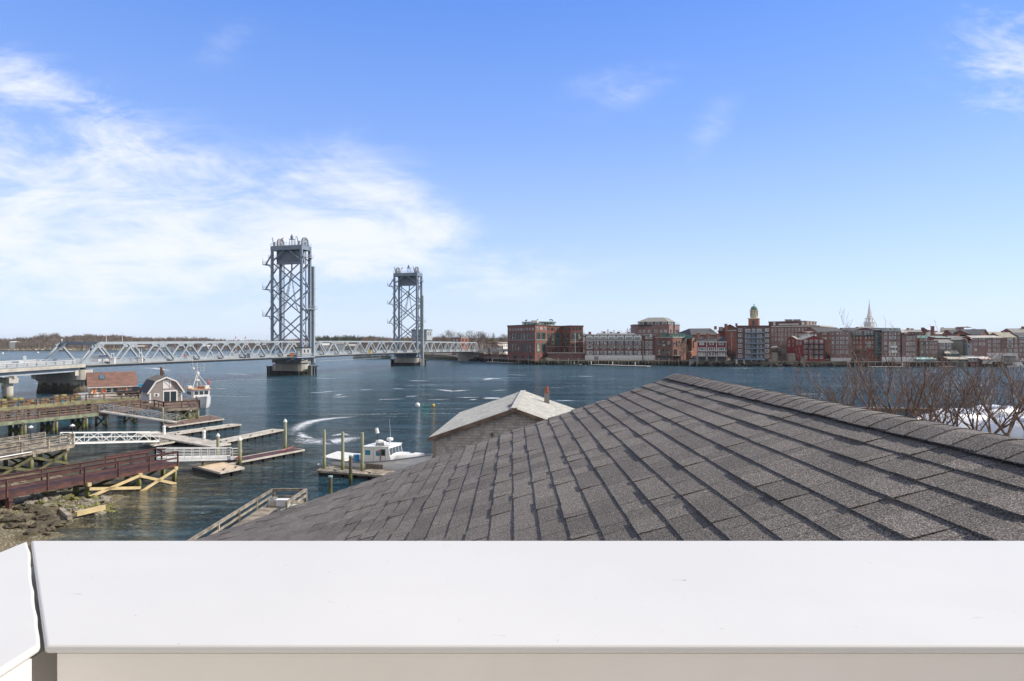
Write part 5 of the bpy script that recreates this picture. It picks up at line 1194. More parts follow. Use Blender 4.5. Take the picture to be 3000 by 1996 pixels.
# red/white barrier arms standing up
for (s, o_, lb) in ((.80, BWD+1, 'red and white barrier arm raised beyond the near tower foot'), (.74, 12.9, 'second red and white barrier arm raised left of the near tower'), (2.3, BWD+.5, 'red and white barrier arm raised beyond the far tower')):
    t_ = thing('barrier_arm', lb, 'barrier', B(s, o_, 7)); g = MB()
    for k in range(12): g.bar(B(s, o_, 7+k*.62), B(s+.0002*k, o_, 7+(k+1)*.62), .22, .22, mi=k % 2)
    g.build('arm', [RED, WHITE], t_)
def tower(sf, sb, sgn, label, boxs, boxo, ztopz=47.0):
    """sf: frame facing us, sb: frame behind it"""
    r = thing('lift_tower', label, 'tower', B((sf+sb)/2, BWD/2, 6), 'lift bridge towers')
    zb_, zt = 5.6, ztopz; sd_ = STEEL_D; up_ = (BD.x, BD.y, 0)
    for s in (sf, sb):
        for o_ in (0, BWD):
            g = MB(); cw = .82 if s == sf else .95; g.bar(B(s, o_, zb_), B(s, o_, zt), cw, cw*.9, up=up_); g.build('column', sd_, r)
    nodes = [12.4, 22.0, 31.6, 41.2]
    for s in (sf, sb):
        for za, zb2 in zip(nodes, nodes[1:]):
            g = MB(); g.bar(B(s, 0, za), B(s, BWD, zb2), .34, .46, up=up_); g.build('brace', sd_, r)
            g = MB(); g.bar(B(s, BWD, za), B(s, 0, zb2), .30, .42, up=up_); g.build('brace', sd_, r)
        g = MB(); g.bar(B(s, 0, 41.4), B(s, BWD/2, zt-.7), .3, .42, up=up_); g.bar(B(s, BWD, 41.4), B(s, BWD/2, zt-.7), .3, .42, up=up_); g.build('brace', sd_, r)
        g = MB(); g.bar(B(s, -.4, zt-.7), B(s, BWD+.4, zt-.7), .9, 1.6); g.build('head_beam', sd_, r)
        g = MB(); g.bar(B(s, 0, zbot(s)-.1), B(s, BWD, zbot(s)-.1), .9, 1.3); g.build('foot_beam', sd_, r)
    zs = [8.0]+[12.4+4.8*k for k in range(7)]
    for o_ in (0, BWD):
        for k, (za, zb2) in enumerate(zip(zs, zs[1:])):
            g = MB(); a, c_ = (sf, sb) if k % 2 == 0 else (sb, sf); g.bar(B(a, o_, za), B(c_, o_, zb2), .32, .36, up=(BP.x, BP.y, 0)); g.build('brace', sd_, r)
        g = MB(); g.bar(B(sf, o_, zt-.7), B(sb, o_, zt-.7), .8, 1.5); g.build('head_beam', sd_, r)
        g = MB(); g.slab([B(sf-.008, o_-1.2 if o_ == 0 else o_+.3, 43.0), B(sb+.008, o_-1.2 if o_ == 0 else o_+.3, 43.0), B(sb+.008, o_-.3 if o_ == 0 else o_+1.2, 43.0), B(sf-.008, o_-.3 if o_ == 0 else o_+1.2, 43.0)], .15); g.build('platform', STEEL_L, r)
        g = MB(); q_ = o_-1.15 if o_ == 0 else o_+1.15
        for hh in (.5, 1.0): g.bar(B(sf-.008, q_, 43+hh), B(sb+.008, q_, 43+hh), .06, .06)
        for k in range(6): s = sf-.008+(sb-sf+.016)*k/5; g.bar(B(s, q_, 43), B(s, q_, 44.05), .06, .06)
        g.build('platform_railing', STEEL_L, r)
    # machinery deck
    g = MB(); g.slab([B(sf-.004, -.4, zt+.16), B(sb+.004, -.4, zt+.16), B(sb+.004, BWD+.4, zt+.16), B(sf-.004, BWD+.4, zt+.16)], .2); g.build('machinery_deck', sd_, r)
    g = MB()
    for s in (sf-.004, sb+.004):
        for hh in (.55, 1.1): g.bar(B(s, -.4, zt+.16+hh), B(s, BWD+.4, zt+.16+hh), .05, .05)
        for k in range(11): o2 = -.4+(BWD+.8)*k/10; g.bar(B(s, o2, zt+.1), B(s, o2, zt+1.3), .06, .06)
    for o2 in (-.4, BWD+.4):
        for hh in (.55, 1.1): g.bar(B(sf-.004, o2, zt+.16+hh), B(sb+.004, o2, zt+.16+hh), .05, .05)
    g.build('deck_railing', STEEL, r)
    # counterweight sheaves (big rope wheels) over each corner
    sc2 = (sf+sb)/2+(.012 if sgn > 0 else -.006)
    for o2 in (1.0, BWD-1.0):
        c_ = B(sc2, o2, zt+1.45); g = MB(); n = 24; R_ = 2.0
        def ring(rad, off): return [c_+BP*off+BD*(rad*math.cos(2*math.pi*k/n))+Vector((0, 0, rad*math.sin(2*math.pi*k/n))) for k in range(n)]
        rings = [ring(1.55, -.3), ring(R_, -.34), ring(R_, .34), ring(1.55, .3)]
        vs = [p for q_ in rings for p in q_]; fs = [(k*n+i, k*n+(i+1) % n, ((k+1) % 4)*n+(i+1) % n, ((k+1) % 4)*n+i) for k in range(4) for i in range(n)]
        g.add(vs, fs); sh_ = g.build('sheave', STEEL_L, r)
        g = MB()
        for k in range(8): a = math.pi*k/8; d = BD*math.cos(a)+Vector((0, 0, math.sin(a))); g.bar(c_-d*1.6, c_+d*1.6, .16, .2)
        g.tube(c_-BP*.7, c_+BP*.7, .35, .35, 10); g.build('spokes', STEEL, sh_)
        g = MB(); 
        for s1 in (-.75, .75): g.bar(c_+BP*s1-BD*1.6-Vector((0, 0, 1.3)), c_+BP*s1, .2, .3); g.bar(c_+BP*s1+BD*1.6-Vector((0, 0, 1.3)), c_+BP*s1, .2, .3)
        g.build('sheave_stand', STEEL_D, r)
        g = MB(); c2 = c_-BD*2.3*sgn*1; c2 = B(sf+.006, o2+.4, zt+.2)
        g.bar(c2, c2+Vector((0, 0, 1.5)), 1.0, .8); g.bar(c2+BP*.4+Vector((0, 0, 1.4)), c2+BP*.9+Vector((0, 0, 3.2)), .5, .3); g.build('motor_housing', STEEL, r)
    g = MB(); c2 = B((sf+sb)/2, BWD*.47, zt+.2)
    for a in (-1, 1):
        for b_ in (-1, 1): g.bar(c2+BP*a*.6+BD*b_*.6, c2+BP*a*.5+BD*b_*.5+Vector((0, 0, 2.6)), .12, .12)
    g.bar(c2-BP*.9+Vector((0, 0, 2.6)), c2+BP*.9+Vector((0, 0, 2.6)), 1.6, .12); g.lathe(c2+Vector((0, 0, 2.65)), [(.5, 0), (.55, 1.0), (.25, 1.3), (.2, 1.7)], 10); g.bar(c2-BP*1.5, c2-BP*1.5+Vector((0, 0, 3.6)), .08, .08); g.bar(c2-BP*1.1, c2-BP*1.1+Vector((0, 0, 2.7)), .08, .08); g.build('weather_station', STEEL_D, r)
    g = MB(); c2 = B(sf, BWD*.7, zt+.2); g.bar(c2, c2+Vector((0, 0, 2.0)), .2, .2); g.bar(c2+Vector((0, 0, 2.0)), c2-BP*1.0+Vector((0, 0, 2.8)), .25, .3); g.build('service_crane', ORG, r)
    # counterweight: ribbed steel box inside the tower
    s = (sf+sb)/2-.004*sgn; zc0, zc1 = 40.9, 45.3; g = MB(); g.bar(B(s, 1.0, (zc0+zc1)/2), B(s, BWD-1.2, (zc0+zc1)/2), 2.3, zc1-zc0)
    for k in range(16): o2 = 1.1+(BWD-2.4)*k/15; g.bar(B(s-.0135, o2, zc0+.5), B(s-.0135, o2, zc1-.5), .12, .16)
    g.build('counterweight', mat('counterweight_steel', (.17, .21, .27), .5, (.12, .155, .20), 1.5, 6, (1, 1, .3)), r)
    g = MB(); g.bar(B(s, .9, zc0-.12), B(s, BWD-1.1, zc0-.12), 2.4, .25); g.build('counterweight_sole', STEEL_D, r)
    # rope bundles and guide rails inside
    g = MB()
    for o2 in (BWD-1.6, 1.5):
        for k in range(4): g.tube(B(sb, o2+k*.14, 12), B(sb, o2+k*.14, zt), .05, .05, 4)
    g.build('hoist_rope', plain('rope_blue_grey', (.16, .17, .26)), r)
    # droop cables (power loops) in black and white sleeves
    def loop(p, q, sag, n=22):
        pts = [Vector(p).lerp(Vector(q), k/n)-Vector((0, 0, sag*4*(k/n)*(1-k/n))) for k in range(n+1)]; return pts
    g = MB(); CBM = [plain('sleeve_white', (.55, .53, .5)), DARKM]
    ca = B(s, BWD*.45, 40.6); g.tube(ca, ca-Vector((0, 0, 2.5)), .25, .25, 6, mi=1)
    ctop = ca-Vector((0, 0, 2.5))
    for tgt, sag in ((B(s, .8, 24.5), 7), (B(s, BWD-3.4, 24), 3.0), (B(s, BWD-.8, 28.5), 5.5)):
        for off in (0, .35):
            pts = loop(ctop+BP*off, tgt+BP*off+Vector((0, 0, off)), sag, 34)
            for k, (a, c_) in enumerate(zip(pts, pts[1:])): g.tube(a, c_, .085, .085, 5, True, mi=k % 2)
    g.build('cable_loop', CBM, r)
    # outer left platforms with struts
    oo = BWD+.3; 
    for zz in (40.5, 31.4, 21.6):
        g = MB(); g.slab([B(sf-.01, oo+1.0, zz), B(sf+.02, oo+1.0, zz), B(sf+.02, oo+3.2, zz), B(sf-.01, oo+3.2, zz)], .2); g.bar(B(sf+.005, oo, zz-2.0), B(sf+.005, oo+1.6, zz-.1), .2, .25); g.bar(B(sf+.005, oo+2.8, zz+.1), B(sf+.005, oo+.1, zz+4.0), .5, .3)
        for k in range(5): o2 = oo+1.0+2.2*k/4; g.bar(B(sf-.01, o2, zz), B(sf-.01, o2, zz+1.1), .06, .06)
        g.bar(B(sf-.01, oo+1, zz+1.1), B(sf-.01, oo+3.2, zz+1.1), .06, .06); g.bar(B(sf-.01, oo+1, zz+.55), B(sf-.01, oo+3.2, zz+.55), .06, .06); g.bar(B(sf-.01, oo+3.1, zz), B(sf-.01, oo+3.1, zz+2.3), .08, .08)
        g.build('side_platform', STEEL_D, r)
    # ladders climbing the far side face in flights
    g = MB(); zz = 12.5; k = 0
    while zz < 41:
        a, c_ = (sf+.006, sb-.006) if k % 2 else (sb-.006, sf+.006)
        for o2 in (BWD+.5, BWD+1.1): g.bar(B(a, o2, zz), B(c_, o2, zz+4.6), .06, .22)
        g.bar(B(c_, BWD+.4, zz+4.6), B(c_, BWD+1.3, zz+4.6), 1.0, .1); zz += 4.8; k += 1
    g.build('stair', STEEL, r)
    # mid platform with railing on the near side
    g = MB(); zz = 24.3 if sgn > 0 else 22.3; g.slab([B(sf-.006, -1.2, zz), B(sb+.035, -1.2, zz), B(sb+.035, -.5, zz), B(sf-.006, -.5, zz)], .25)
    for hh in (.55, 1.1): g.bar(B(sf-.006, -1.2, zz+hh), B(sb+.035, -1.2, zz+hh), .06, .06)
    for k in range(9): s3 = sf-.006+(sb-sf+.041)*k/8; g.bar(B(s3, -1.2, zz), B(s3, -1.2, zz+1.1), .06, .06)
    g.build('mid_platform', STEEL_L, r)
    # pale box rail outside the near back corner
    g = MB(); g.bar(B(boxs, boxo, 3.6), B(boxs, boxo, 40.0 if sgn > 0 else 35.5), 1.3, .9, up=up_); g.build('guide_shaft', STEEL_L, r)
    g = MB()
    for k in range(7): zz = 9+4.6*k; g.bar(B(boxs-.012, boxo, zz), B(boxs+.022, boxo-.6, zz), .07, .07)
    g.bar(B(boxs-.006, boxo+.3, 6), B(boxs-.006, boxo+.3, 39.8), .12, .12); g.build('rail_bracket', mat('bracket_olive', (.30, .32, .22), .6), r)
    return r
tower(.945, 1.0, 1, 'nearer and larger looking lift tower of blue-grey steel with hanging counterweight', 1.020, -.2)
tower(2.0, 2.058, -1, 'farther lift tower with a control house at its foot', 2.035, -1.5, 46.7)
# control houses
def booth(s, o_, z, ls, lw, h, label, m, roofm):
    c_ = B(s, o_, z); r = thing('control_booth', label, 'booth', c_); a_ = math.atan2(BD.y, BD.x)
    g = MB(); g.box(c_+Vector((0, 0, h/2)), (ls, lw, h), a_); g.build('wall', m, r)
    g = MB(); g.box(c_+Vector((0, 0, h+.12)), (ls+.6, lw+.6, .24), a_); g.build('roof', roofm, r)
    d0 = c_-BD*(ls/2+.03); g = MB(); g.slab([d0+BP*-.4+Vector((0, 0, .1)), d0+BP*.5+Vector((0, 0, .1)), d0+BP*.5+Vector((0, 0, 2.0)), d0+BP*-.4+Vector((0, 0, 2.0))][::1], .05); g.build('door', WHITE, r)
    for k in (-.3, .1):
        w0 = c_-BP*(lw/2+.03)+BD*ls*k; g = MB(); g.slab([w0+Vector((0, 0, h*.45)), w0+BD*.8+Vector((0, 0, h*.45)), w0+BD*.8+Vector((0, 0, h*.8)), w0+Vector((0, 0, h*.8))], .05); g.build('window', GLASS, r)
    return r
GB = plain('booth_grey', (.38, .40, .41), .7)
booth(.905, -3.4, 6.9, 5.2, 2.4, 3.1, 'grey machinery booth hung beside the deck at the near tower', GB, DARKM)
t_ = thing('deck_bracket', 'steel bracket platform carrying the grey booth beside the deck', 'platform', B(.88, -3.4, 6.5)); g = MB(); g.slab([B(.84, -5.0, 6.86), B(.955, -5.0, 6.86), B(.955, -1.9, 6.86), B(.84, -1.9, 6.86)], .3)
for k in range(12): s = .84+.115*k/11; g.bar(B(s, -4.95, 6.8), B(s, -4.95, 7.95), .07, .07)
for hh in (7.4, 7.95): g.bar(B(.84, -4.95, hh), B(.955, -4.95, hh), .07, .07)
for s in (.85, .9, .95): g.bar(B(s, -4.8, 6.6), B(s, 0, 5.3), .25, .35)
g.build('frame', STEEL, t_)
bo = booth(2.16, 4.0, 12.9, 7.0, 8.6, 5.4, 'operator house with a dark hipped top behind the far tower legs', plain('operator_grey', (.36, .40, .42), .7), STEEL_D)
t_ = thing('house_support', 'grey steel legs carrying the operator house above the far span', 'support', B(2.16, 4, 6)); g = MB()
for a in (-.03, .03):
    for b_ in (0.3, 7.8): g.bar(B(2.16+a, b_, 6), B(2.16+a, b_, 12.9), .5, .5)
g.build('legs_frame', STEEL, t_)
# working boxes and platforms along the lift span walkway
for s, lb in ((1.45, 'yellow safety box on the lift span sidewalk'), (.86, 'orange bin beside the near tower booth')):
    t_ = thing('utility_box', lb, 'box', B(s, -1.4, zbot(s)+1)); g = MB(); c_ = B(s, -1.5, zbot(s)+1.45); g.box(c_, (1.1, .9, 1.1), R(17)); g.box(c_+Vector((0, 0, .6)), (1.2, 1.0, .12), R(17)); g.build('box', YEL if s > 1 else ORG, t_)
for s, lb in ((.083, 'white gate machine with mast on the near truss sidewalk'), (.172, 'tall white gate machine beside the third truss node'), (.62, 'dark maintenance cradle under the truss deck edge')):
    t_ = thing('gate_machine', lb, 'machine', B(s, -1.2, zbot(s)+.8)); g = MB(); c_ = B(s, -1.2, zbot(s)+.8); g.box(c_+Vector((0, 0, .7)), (1.0, .8, 1.4), R(17)); g.box(c_+Vector((0, 0, 1.45)), (1.15, .95, .12), R(17)); g.build('cabinet', WHITE if s < .5 else STEEL_D, t_)
    g = MB(); 
    for a in (-.35, .35): g.bar(c_+BD*a+Vector((0, 0, 1.4)), c_+BD*a+Vector((0, 0, 3.6 if s > .1 else 2.6)), .09, .09)
    g.bar(c_-BD*.35+Vector((0, 0, 2.5)), c_+BD*.35+Vector((0, 0, 2.5)), .08, .08); g.build('arm_stand', WHITE if s < .5 else STEEL, t_)
# hung inspection walk under lift span
t_ = thing('inspection_walk', 'thin pale inspection walkway hung under the lift span', 'walkway', B(1.2, -1.5, 5)); g = MB()
g.bar(B(1.02, -2, 4.9), B(1.55, -2, 5.0), .8, .12); g.bar(B(1.02, -2.4, 5.9), B(1.55, -2.4, 6.0), .05, .05)
for k in range(8): s = 1.02+.53*k/7; g.bar(B(s, -2.2, 4.9), B(s, -1.0, 6.3), .08, .08)
g.build('frame', STEEL_L, t_)
# piers
def stadium(s, o0, o1, hw, n=8):
    pts = []
    for k in range(n+1): a = -math.pi/2-math.pi*k/n+math.pi/2; pts.append(B(s, o0)+BP*(-hw*math.sin(math.pi*k/n))+BD*(hw*math.cos(math.pi*k/n)))
    for k in range(n+1): pts.append(B(s, o1)+BP*(hw*math.sin(math.pi*k/n))-BD*(hw*math.cos(math.pi*k/n)))
    return [(p.x, p.y) for p in pts]
p0_ = thing('bridge_pier', 'hammerhead concrete pier with a rounded nose under the near end of the truss', 'pier', B(.0, 6, 0))
g = MB(); g.prism(stadium(.004, 0, BWD, 2.2), 3.3, 5.6); g.build('cap', CONC, p0_)
n_ = len(stadium(0, 0, 1, 1)); g = MB()
lo_, hi_ = stadium(.004, 2.0, BWD-2, 1.7), stadium(.004, .9, BWD-.9, 2.2)
g.add([(x, y, 2.3) for x, y in lo_]+[(x, y, 3.3) for x, y in hi_], [(i, (i+1) % n_, n_+(i+1) % n_, n_+i) for i in range(n_)]+[(n_+i, n_+(i+1) % n_, (i+1) % n_, i) for i in range(0)]); g.build('flare', CONC, p0_)
g = MB(); a_, b2 = stadium(.004, 1.0, BWD-1.0, 2.1), stadium(.004, 1.7, BWD-1.7, 1.75)
g.add([(x, y, -2) for x, y in a_]+[(x, y, 3.3) for x, y in b2], [(i, (i+1) % n_, n_+(i+1) % n_, n_+i) for i in range(n_)]+[tuple(range(n_, 2*n_))])
m = bpy.data.materials.new('tide_stained_stone'); m.use_nodes = True; t = NT(m.node_tree); b = m.node_tree.nodes['Principled BSDF']
gg = t.n('ShaderNodeNewGeometry').outputs['Position']; s3 = t.n('ShaderNodeSeparateXYZ'); t.L.new(gg, s3.inputs[0]); nz = t.noise(t.mapv(gg, (.9, .9, .25)), 1, 6, .7)
zz_ = t.m('ADD', s3.outputs[2], t.m('MULTIPLY', t.m('SUBTRACT', nz, .5), 5.0))
t.L.new(t.ramp(t.mr(zz_, -.5, 4.2, 0, 1, smooth=False), [(0, (.03, .028, .02)), (.3, (.06, .05, .035)), (.42, (.16, .13, .08)), (.5, (.05, .045, .04)), (.62, (.34, .31, .25)), (.8, (.42, .38, .30))]), b.inputs['Base Color']); b.inputs['Roughness'].default_value = .9
TIDE = m
g.build('shaft', TIDE, p0_)
g = MB()
for o_ in (0.2, BWD-.2): g.bar(B(.008, o_, 5.6), B(.008, o_, 5.98), .9, .9); 
g.build('bearing', STEEL_D, p0_)
def towpier(sm, label, ex):
    r = thing('bridge_pier', label, 'pier', B(sm, 6, 0))
    g = MB(); g.prism(stadium(sm, 2.6, BWD-2.0, 3.2), 1.4, 3.9); g.build('cap', CONC, r)
    g = MB(); g.prism(stadium(sm, 2.8, BWD-2.2, 3.1), -2, 1.4); g.build('base', CONC_D, r)
    g = MB(); g.prism([tuple(B(sm-.034, 1.5)[:2]), tuple(B(sm+.034, 1.5)[:2]), tuple(B(sm+.034, BWD-1.5)[:2]), tuple(B(sm-.034, BWD-1.5)[:2])], 3.9, 4.4); g.prism([tuple(B(sm-.034, .2)[:2]), tuple(B(sm+.034, .2)[:2]), tuple(B(sm+.034, BWD-.2)[:2]), tuple(B(sm-.034, BWD-.2)[:2])], 4.4, 5.7); g.build('pedestal', STEEL_D if ex else CONC_G, r)
    FN = mat('fender_timber', (.05, .05, .05), .8, (.028, .028, .03), 1, 4, (1, 1, .2))
    for a, b_, mm, nm in ((-5.6, -5.0, FN, 'fender_wall'),):
        g = MB()
        for k in range(14):
            o2 = .8+(BWD-1.6)*k/13; g.bar(B(sm-.040, o2, -1), B(sm-.040, o2, 1.5), .7, .35, up=(BD.x, BD.y, 0))
        g.bar(B(sm-.042, .5, 1.4), B(sm-.042, BWD-.3, 1.4), .3, .3); g.build('fender_wall', FN, r)
    g = MB(); c_ = B(sm+.01, -2.6, 0)
    for k in range(3): p = c_+BD*(-1.5+1.5*k); g.bar(V3(p, -1), V3(p, 3.4), .8, .5)
    g.bar(V3(c_-BD*1.8, 3.2), V3(c_+BD*1.8, 3.2), 1.4, .35); g.build('fender_wall', FN, r)
    g = MB(); p = c_-BD*2.4; g.bar(V3(p, -1), V3(p, 3.5), 1.5, .3, up=(BD.x, BD.y, 0)); p = c_+BD*1-BP*.5; g.build('fender_board', WHITE_W if ex else mat('fender_olive', (.22, .23, .16), .9), r)
    g = MB(); c_ = B(sm-.02, BWD+1.4, 0)
    for k in range(3): p = c_+BD*(-1.5+1.3*k); g.bar(V3(p, -1), V3(p, 3.2), .8, .5)
    g.bar(V3(c_-BD*1.8, 3.0), V3(c_+BD*1.4, 3.0), 1.2, .3); g.build('fender_wall', FN, r)
towpier(.975, 'rounded concrete pier with black timber fenders under the nearer tower', 0); towpier(2.03, 'rounded concrete pier with black fenders and a white board under the farther tower', 1)
p3 = thing('bridge_abutment', 'pale concrete abutment pier at the town end of the bridge', 'abutment', B(3.0, 6, 0))
g = MB(); g.prism(stadium(3.0, -.5, BWD+.5, 2.5), 2.0, 5.2); g.prism(stadium(3.0, .5, BWD-.5, 2.2), -1, 2.0); g.build('wall', CONC, p3)
# approach viaduct on the near left
va = thing('approach_viaduct', 'concrete approach viaduct with steel railings entering from the left', 'viaduct', B(-.2, 6, 5))
g = MB()
N = 6
for k in range(N):
    a, c_ = -.55+.548*k/N, -.55+.548*(k+1)/N; zf = lambda s: interp(s, [(-.55, 5.55), (0, 6.75)])
    g.slab([B(a, -1.6, zf(a)), B(c_, -1.6, zf(c_)), B(c_, BWD+1.6, zf(c_)), B(a, BWD+1.6, zf(a))], .28)
g.build('deck', ROADM, va)
g = MB()
for o_ in (-1.7, BWD+1.7): g.bar(B(-.55, o_, 5.38), B(-.002, o_, 6.58), .35, .72)
g.build('edge_beam', CONC, va)
g = MB()
for o_ in (-.9, 2.2, 5.3, 8.4, 11.4, 13.5): g.bar(B(-.55, o_, 4.62), B(-.01, o_, 5.72), .35, .95)
g.build('girder', STEEL, va)
for o_ in (-1.65, BWD+1.65, 1.2, BWD-1.2):
    g = MB()
    for hh, t2 in ((.35, .22), (.72, .14), (1.08, .14)): g.bar(B(-.55, o_, 5.56+hh), B(0.0, o_, 6.76+hh), .14, t2)
    for k in range(24): s = -.55+.55*(k+.5)/24; g.bar(B(s, o_, zf(s)), B(s, o_, zf(s)+1.15), .22, .2, up=(BP.x, BP.y, 0))
    g.build('railing', STEEL_L if o_ in (-1.65,) else ALU, va)
for s in (-.178,):
    cp = thing('viaduct_column', 'round concrete column with a cap beam under the approach viaduct', 'column', B(s, 6, 0))
    g = MB(); g.bar(B(s, -1.4, 4.0), B(s, BWD+1.4, 4.0), 1.9, 1.1); g.box(B(s, -1.0, 4.75), (1.1, 1.1, .5), R(17)); g.build('cap_beam', CONC, cp)
    for o_ in (.2, BWD-.2): g = MB(); g.tube(B(s, o_, -2), B(s, o_, 3.5), .85, .85, 18); g.build('column', pile_mat('column_concrete', (.52, .49, .43), (.42, .40, .33)), cp)
g = MB(); g.bar(B(-.02, -1.2, 4.9), B(-.02, BWD+1.2, 4.9), .9, 1.2); g.build('end_diaphragm', CONC, va)
ba = math.atan2(BD.y, BD.x)
car('silver_car', 'silver hatchback driving onto the bridge at the left', B(-.128, 3.0, interp(-.128, [(-.55, 5.55), (0, 6.75)])), ba, (.45, .46, .48), 'car')
car('white_van', 'white van behind the near truss diagonals', B(.118, 5.0, zbot(.118)+.76), ba, (.72, .72, .70), 'van', 5.4, 2.0, 2.1)
# two people on the sidewalk
def person(p, h, shirt, pants, label, rz=0):
    r = thing('person', label, 'person', p, None); X = Vector((math.cos(rz), math.sin(rz), 0)); 
    me = bpy.data.meshes.new('body'); k = h/1.75
    J = [(0, 0, .95), (0, 0, 1.25), (0, 0, 1.48), (0, 0, 1.56), (0, 0, 1.72), (.10, 0, .9), (.11, .03, .48), (.12, 0, .05), (.12, -.12, .02), (-.10, 0, .9), (-.11, -.05, .48), (-.12, .02, .05), (-.12, -.10, .02), (.2, 0, 1.42), (.25, .02, 1.12), (.24, -.1, .88), (-.2, 0, 1.42), (-.25, .02, 1.12), (-.24, -.08, .88)]
    E = [(0, 1), (1, 2), (2, 3), (3, 4), (0, 5), (5, 6), (6, 7), (7, 8), (0, 9), (9, 10), (10, 11), (11, 12), (2, 13), (13, 14), (14, 15), (2, 16), (16, 17), (17, 18)]
    RR_ = [.15, .15, .13, .06, .10, .09, .065, .045, .045, .09, .065, .045, .045, .065, .045, .035, .065, .045, .035]
    me.from_pydata([Vector(p)+(X*a+Vector((-X.y, X.x, 0))*b_+Vector((0, 0, c_)))*k for a, b_, c_ in J], E, [])
    o = bpy.data.objects.new('body', me); COL.objects.link(o); par(o, r)
    sm = o.modifiers.new('skin', 'SKIN'); 
    for i, v in enumerate(me.skin_vertices[0].data if me.skin_vertices else []): v.radius = (RR_[i]*k, RR_[i]*k); v.use_root = (i == 0)
    if not me.skin_vertices:
        pass
    ss = o.modifiers.new('sub', 'SUBSURF'); ss.levels = 1; ss.render_levels = 1
    m = bpy.data.materials.new('clothed_'+shirt[0]); m.use_nodes = True; t = NT(m.node_tree); b = m.node_tree.nodes['Principled BSDF']
    g_ = t.n('ShaderNodeNewGeometry').outputs['Position']; s_ = t.n('ShaderNodeSeparateXYZ'); t.L.new(g_, s_.inputs[0]); z = t.m('SUBTRACT', s_.outputs[2], p[2])
    rr__ = t.n('ShaderNodeValToRGB'); rr__.color_ramp.interpolation = 'CONSTANT'; t.L.new(t.mr(z, 0, h, 0, 1, smooth=False), rr__.inputs[0]); e = rr__.color_ramp.elements
    e[0].position = 0; e[0].color = (*pants, 1); e[1].position = .52; e[1].color = (*shirt[1], 1); q = e.new(.86); q.color = (.45, .26, .18, 1)
    t.L.new(rr__.outputs[0], b.inputs['Base Color']); b.inputs['Roughness'].default_value = .8; me.materials.append(m)
    return r
person(B(.365, 1.55, zbot(.365)+.76), 1.78, ('red', (.55, .05, .03)), (.05, .06, .09), 'person in a red jacket walking on the bridge behind the truss')
person(B(.374, 1.6, zbot(.374)+.76), 1.7, ('orange', (.65, .22, .05)), (.03, .03, .04), 'person in an orange jacket walking just ahead on the bridge')
# causeway road from the bridge into town
# ================================================================ THE TOWN ACROSS THE RIVER
QZ = 2.5
TG = mat('town_ground', (.17, .15, .12), .95, (.11, .10, .07), .15, 6)
DARKR = mat('dark_riprap', (.026, .024, .02), .95, (.012, .012, .01), .5, 6, bump=.2, bscale=.8)
front = [(1330, 432), (1404, 405), (1440, 385), (1487, 368), (1560, 347), (1712, 340), (1800, 338), (1920, 337), (2010, 335), (2040, 322), (2150, 319), (2260, 315), (2420, 315), (2600, 317), (2800, 318), (3000, 322), (3400, 330)]
FP = [at(x, D) for x, D in front]
bk_ = [Vector((900, 360, 0)), Vector((2600, 3000, 0)), Vector((-300, 3000, 0)), Vector((-70, 560, 0)), Vector((-55, 470, 0))]
g = MB(); g.prism([(p.x, p.y) for p in FP+bk_], -1.5, QZ); struct(g.build('town_ground', TG))
g = MB()           # rocky bank below the quay line, a lumpy apron
rg = random.Random(2); prev = None
pts = []
for (a, c_) in zip(FP, FP[1:]):
    n = max(1, int((c_-a).length/1.5))
    for k in range(n): pts.append(a.lerp(c_, k/n))
for i, p in enumerate(pts):
    s_ = rg.uniform(.7, 2.0); mm = MB(); q = p+Vector((rg.uniform(-.8, .8), -rg.uniform(.1, 2.6), rg.uniform(-.2, 1.7)))
    k6 = [Vector((math.cos(t)*s_*rg.uniform(.7, 1.3), math.sin(t)*s_*.8, rg.uniform(-.4, .4))) for t in [math.pi*2*j/6 for j in range(6)]]
    vs = [q+Vector((0, 0, s_*.7))]+[q+v for v in k6]+[q-Vector((0, 0, s_))]
    g.add(vs, [(0, 1+j, 1+(j+1) % 6) for j in range(6)]+[(7, 1+(j+1) % 6, 1+j) for j in range(6)])
struct(g.build('riprap_bank', DARKR), 'stuff')

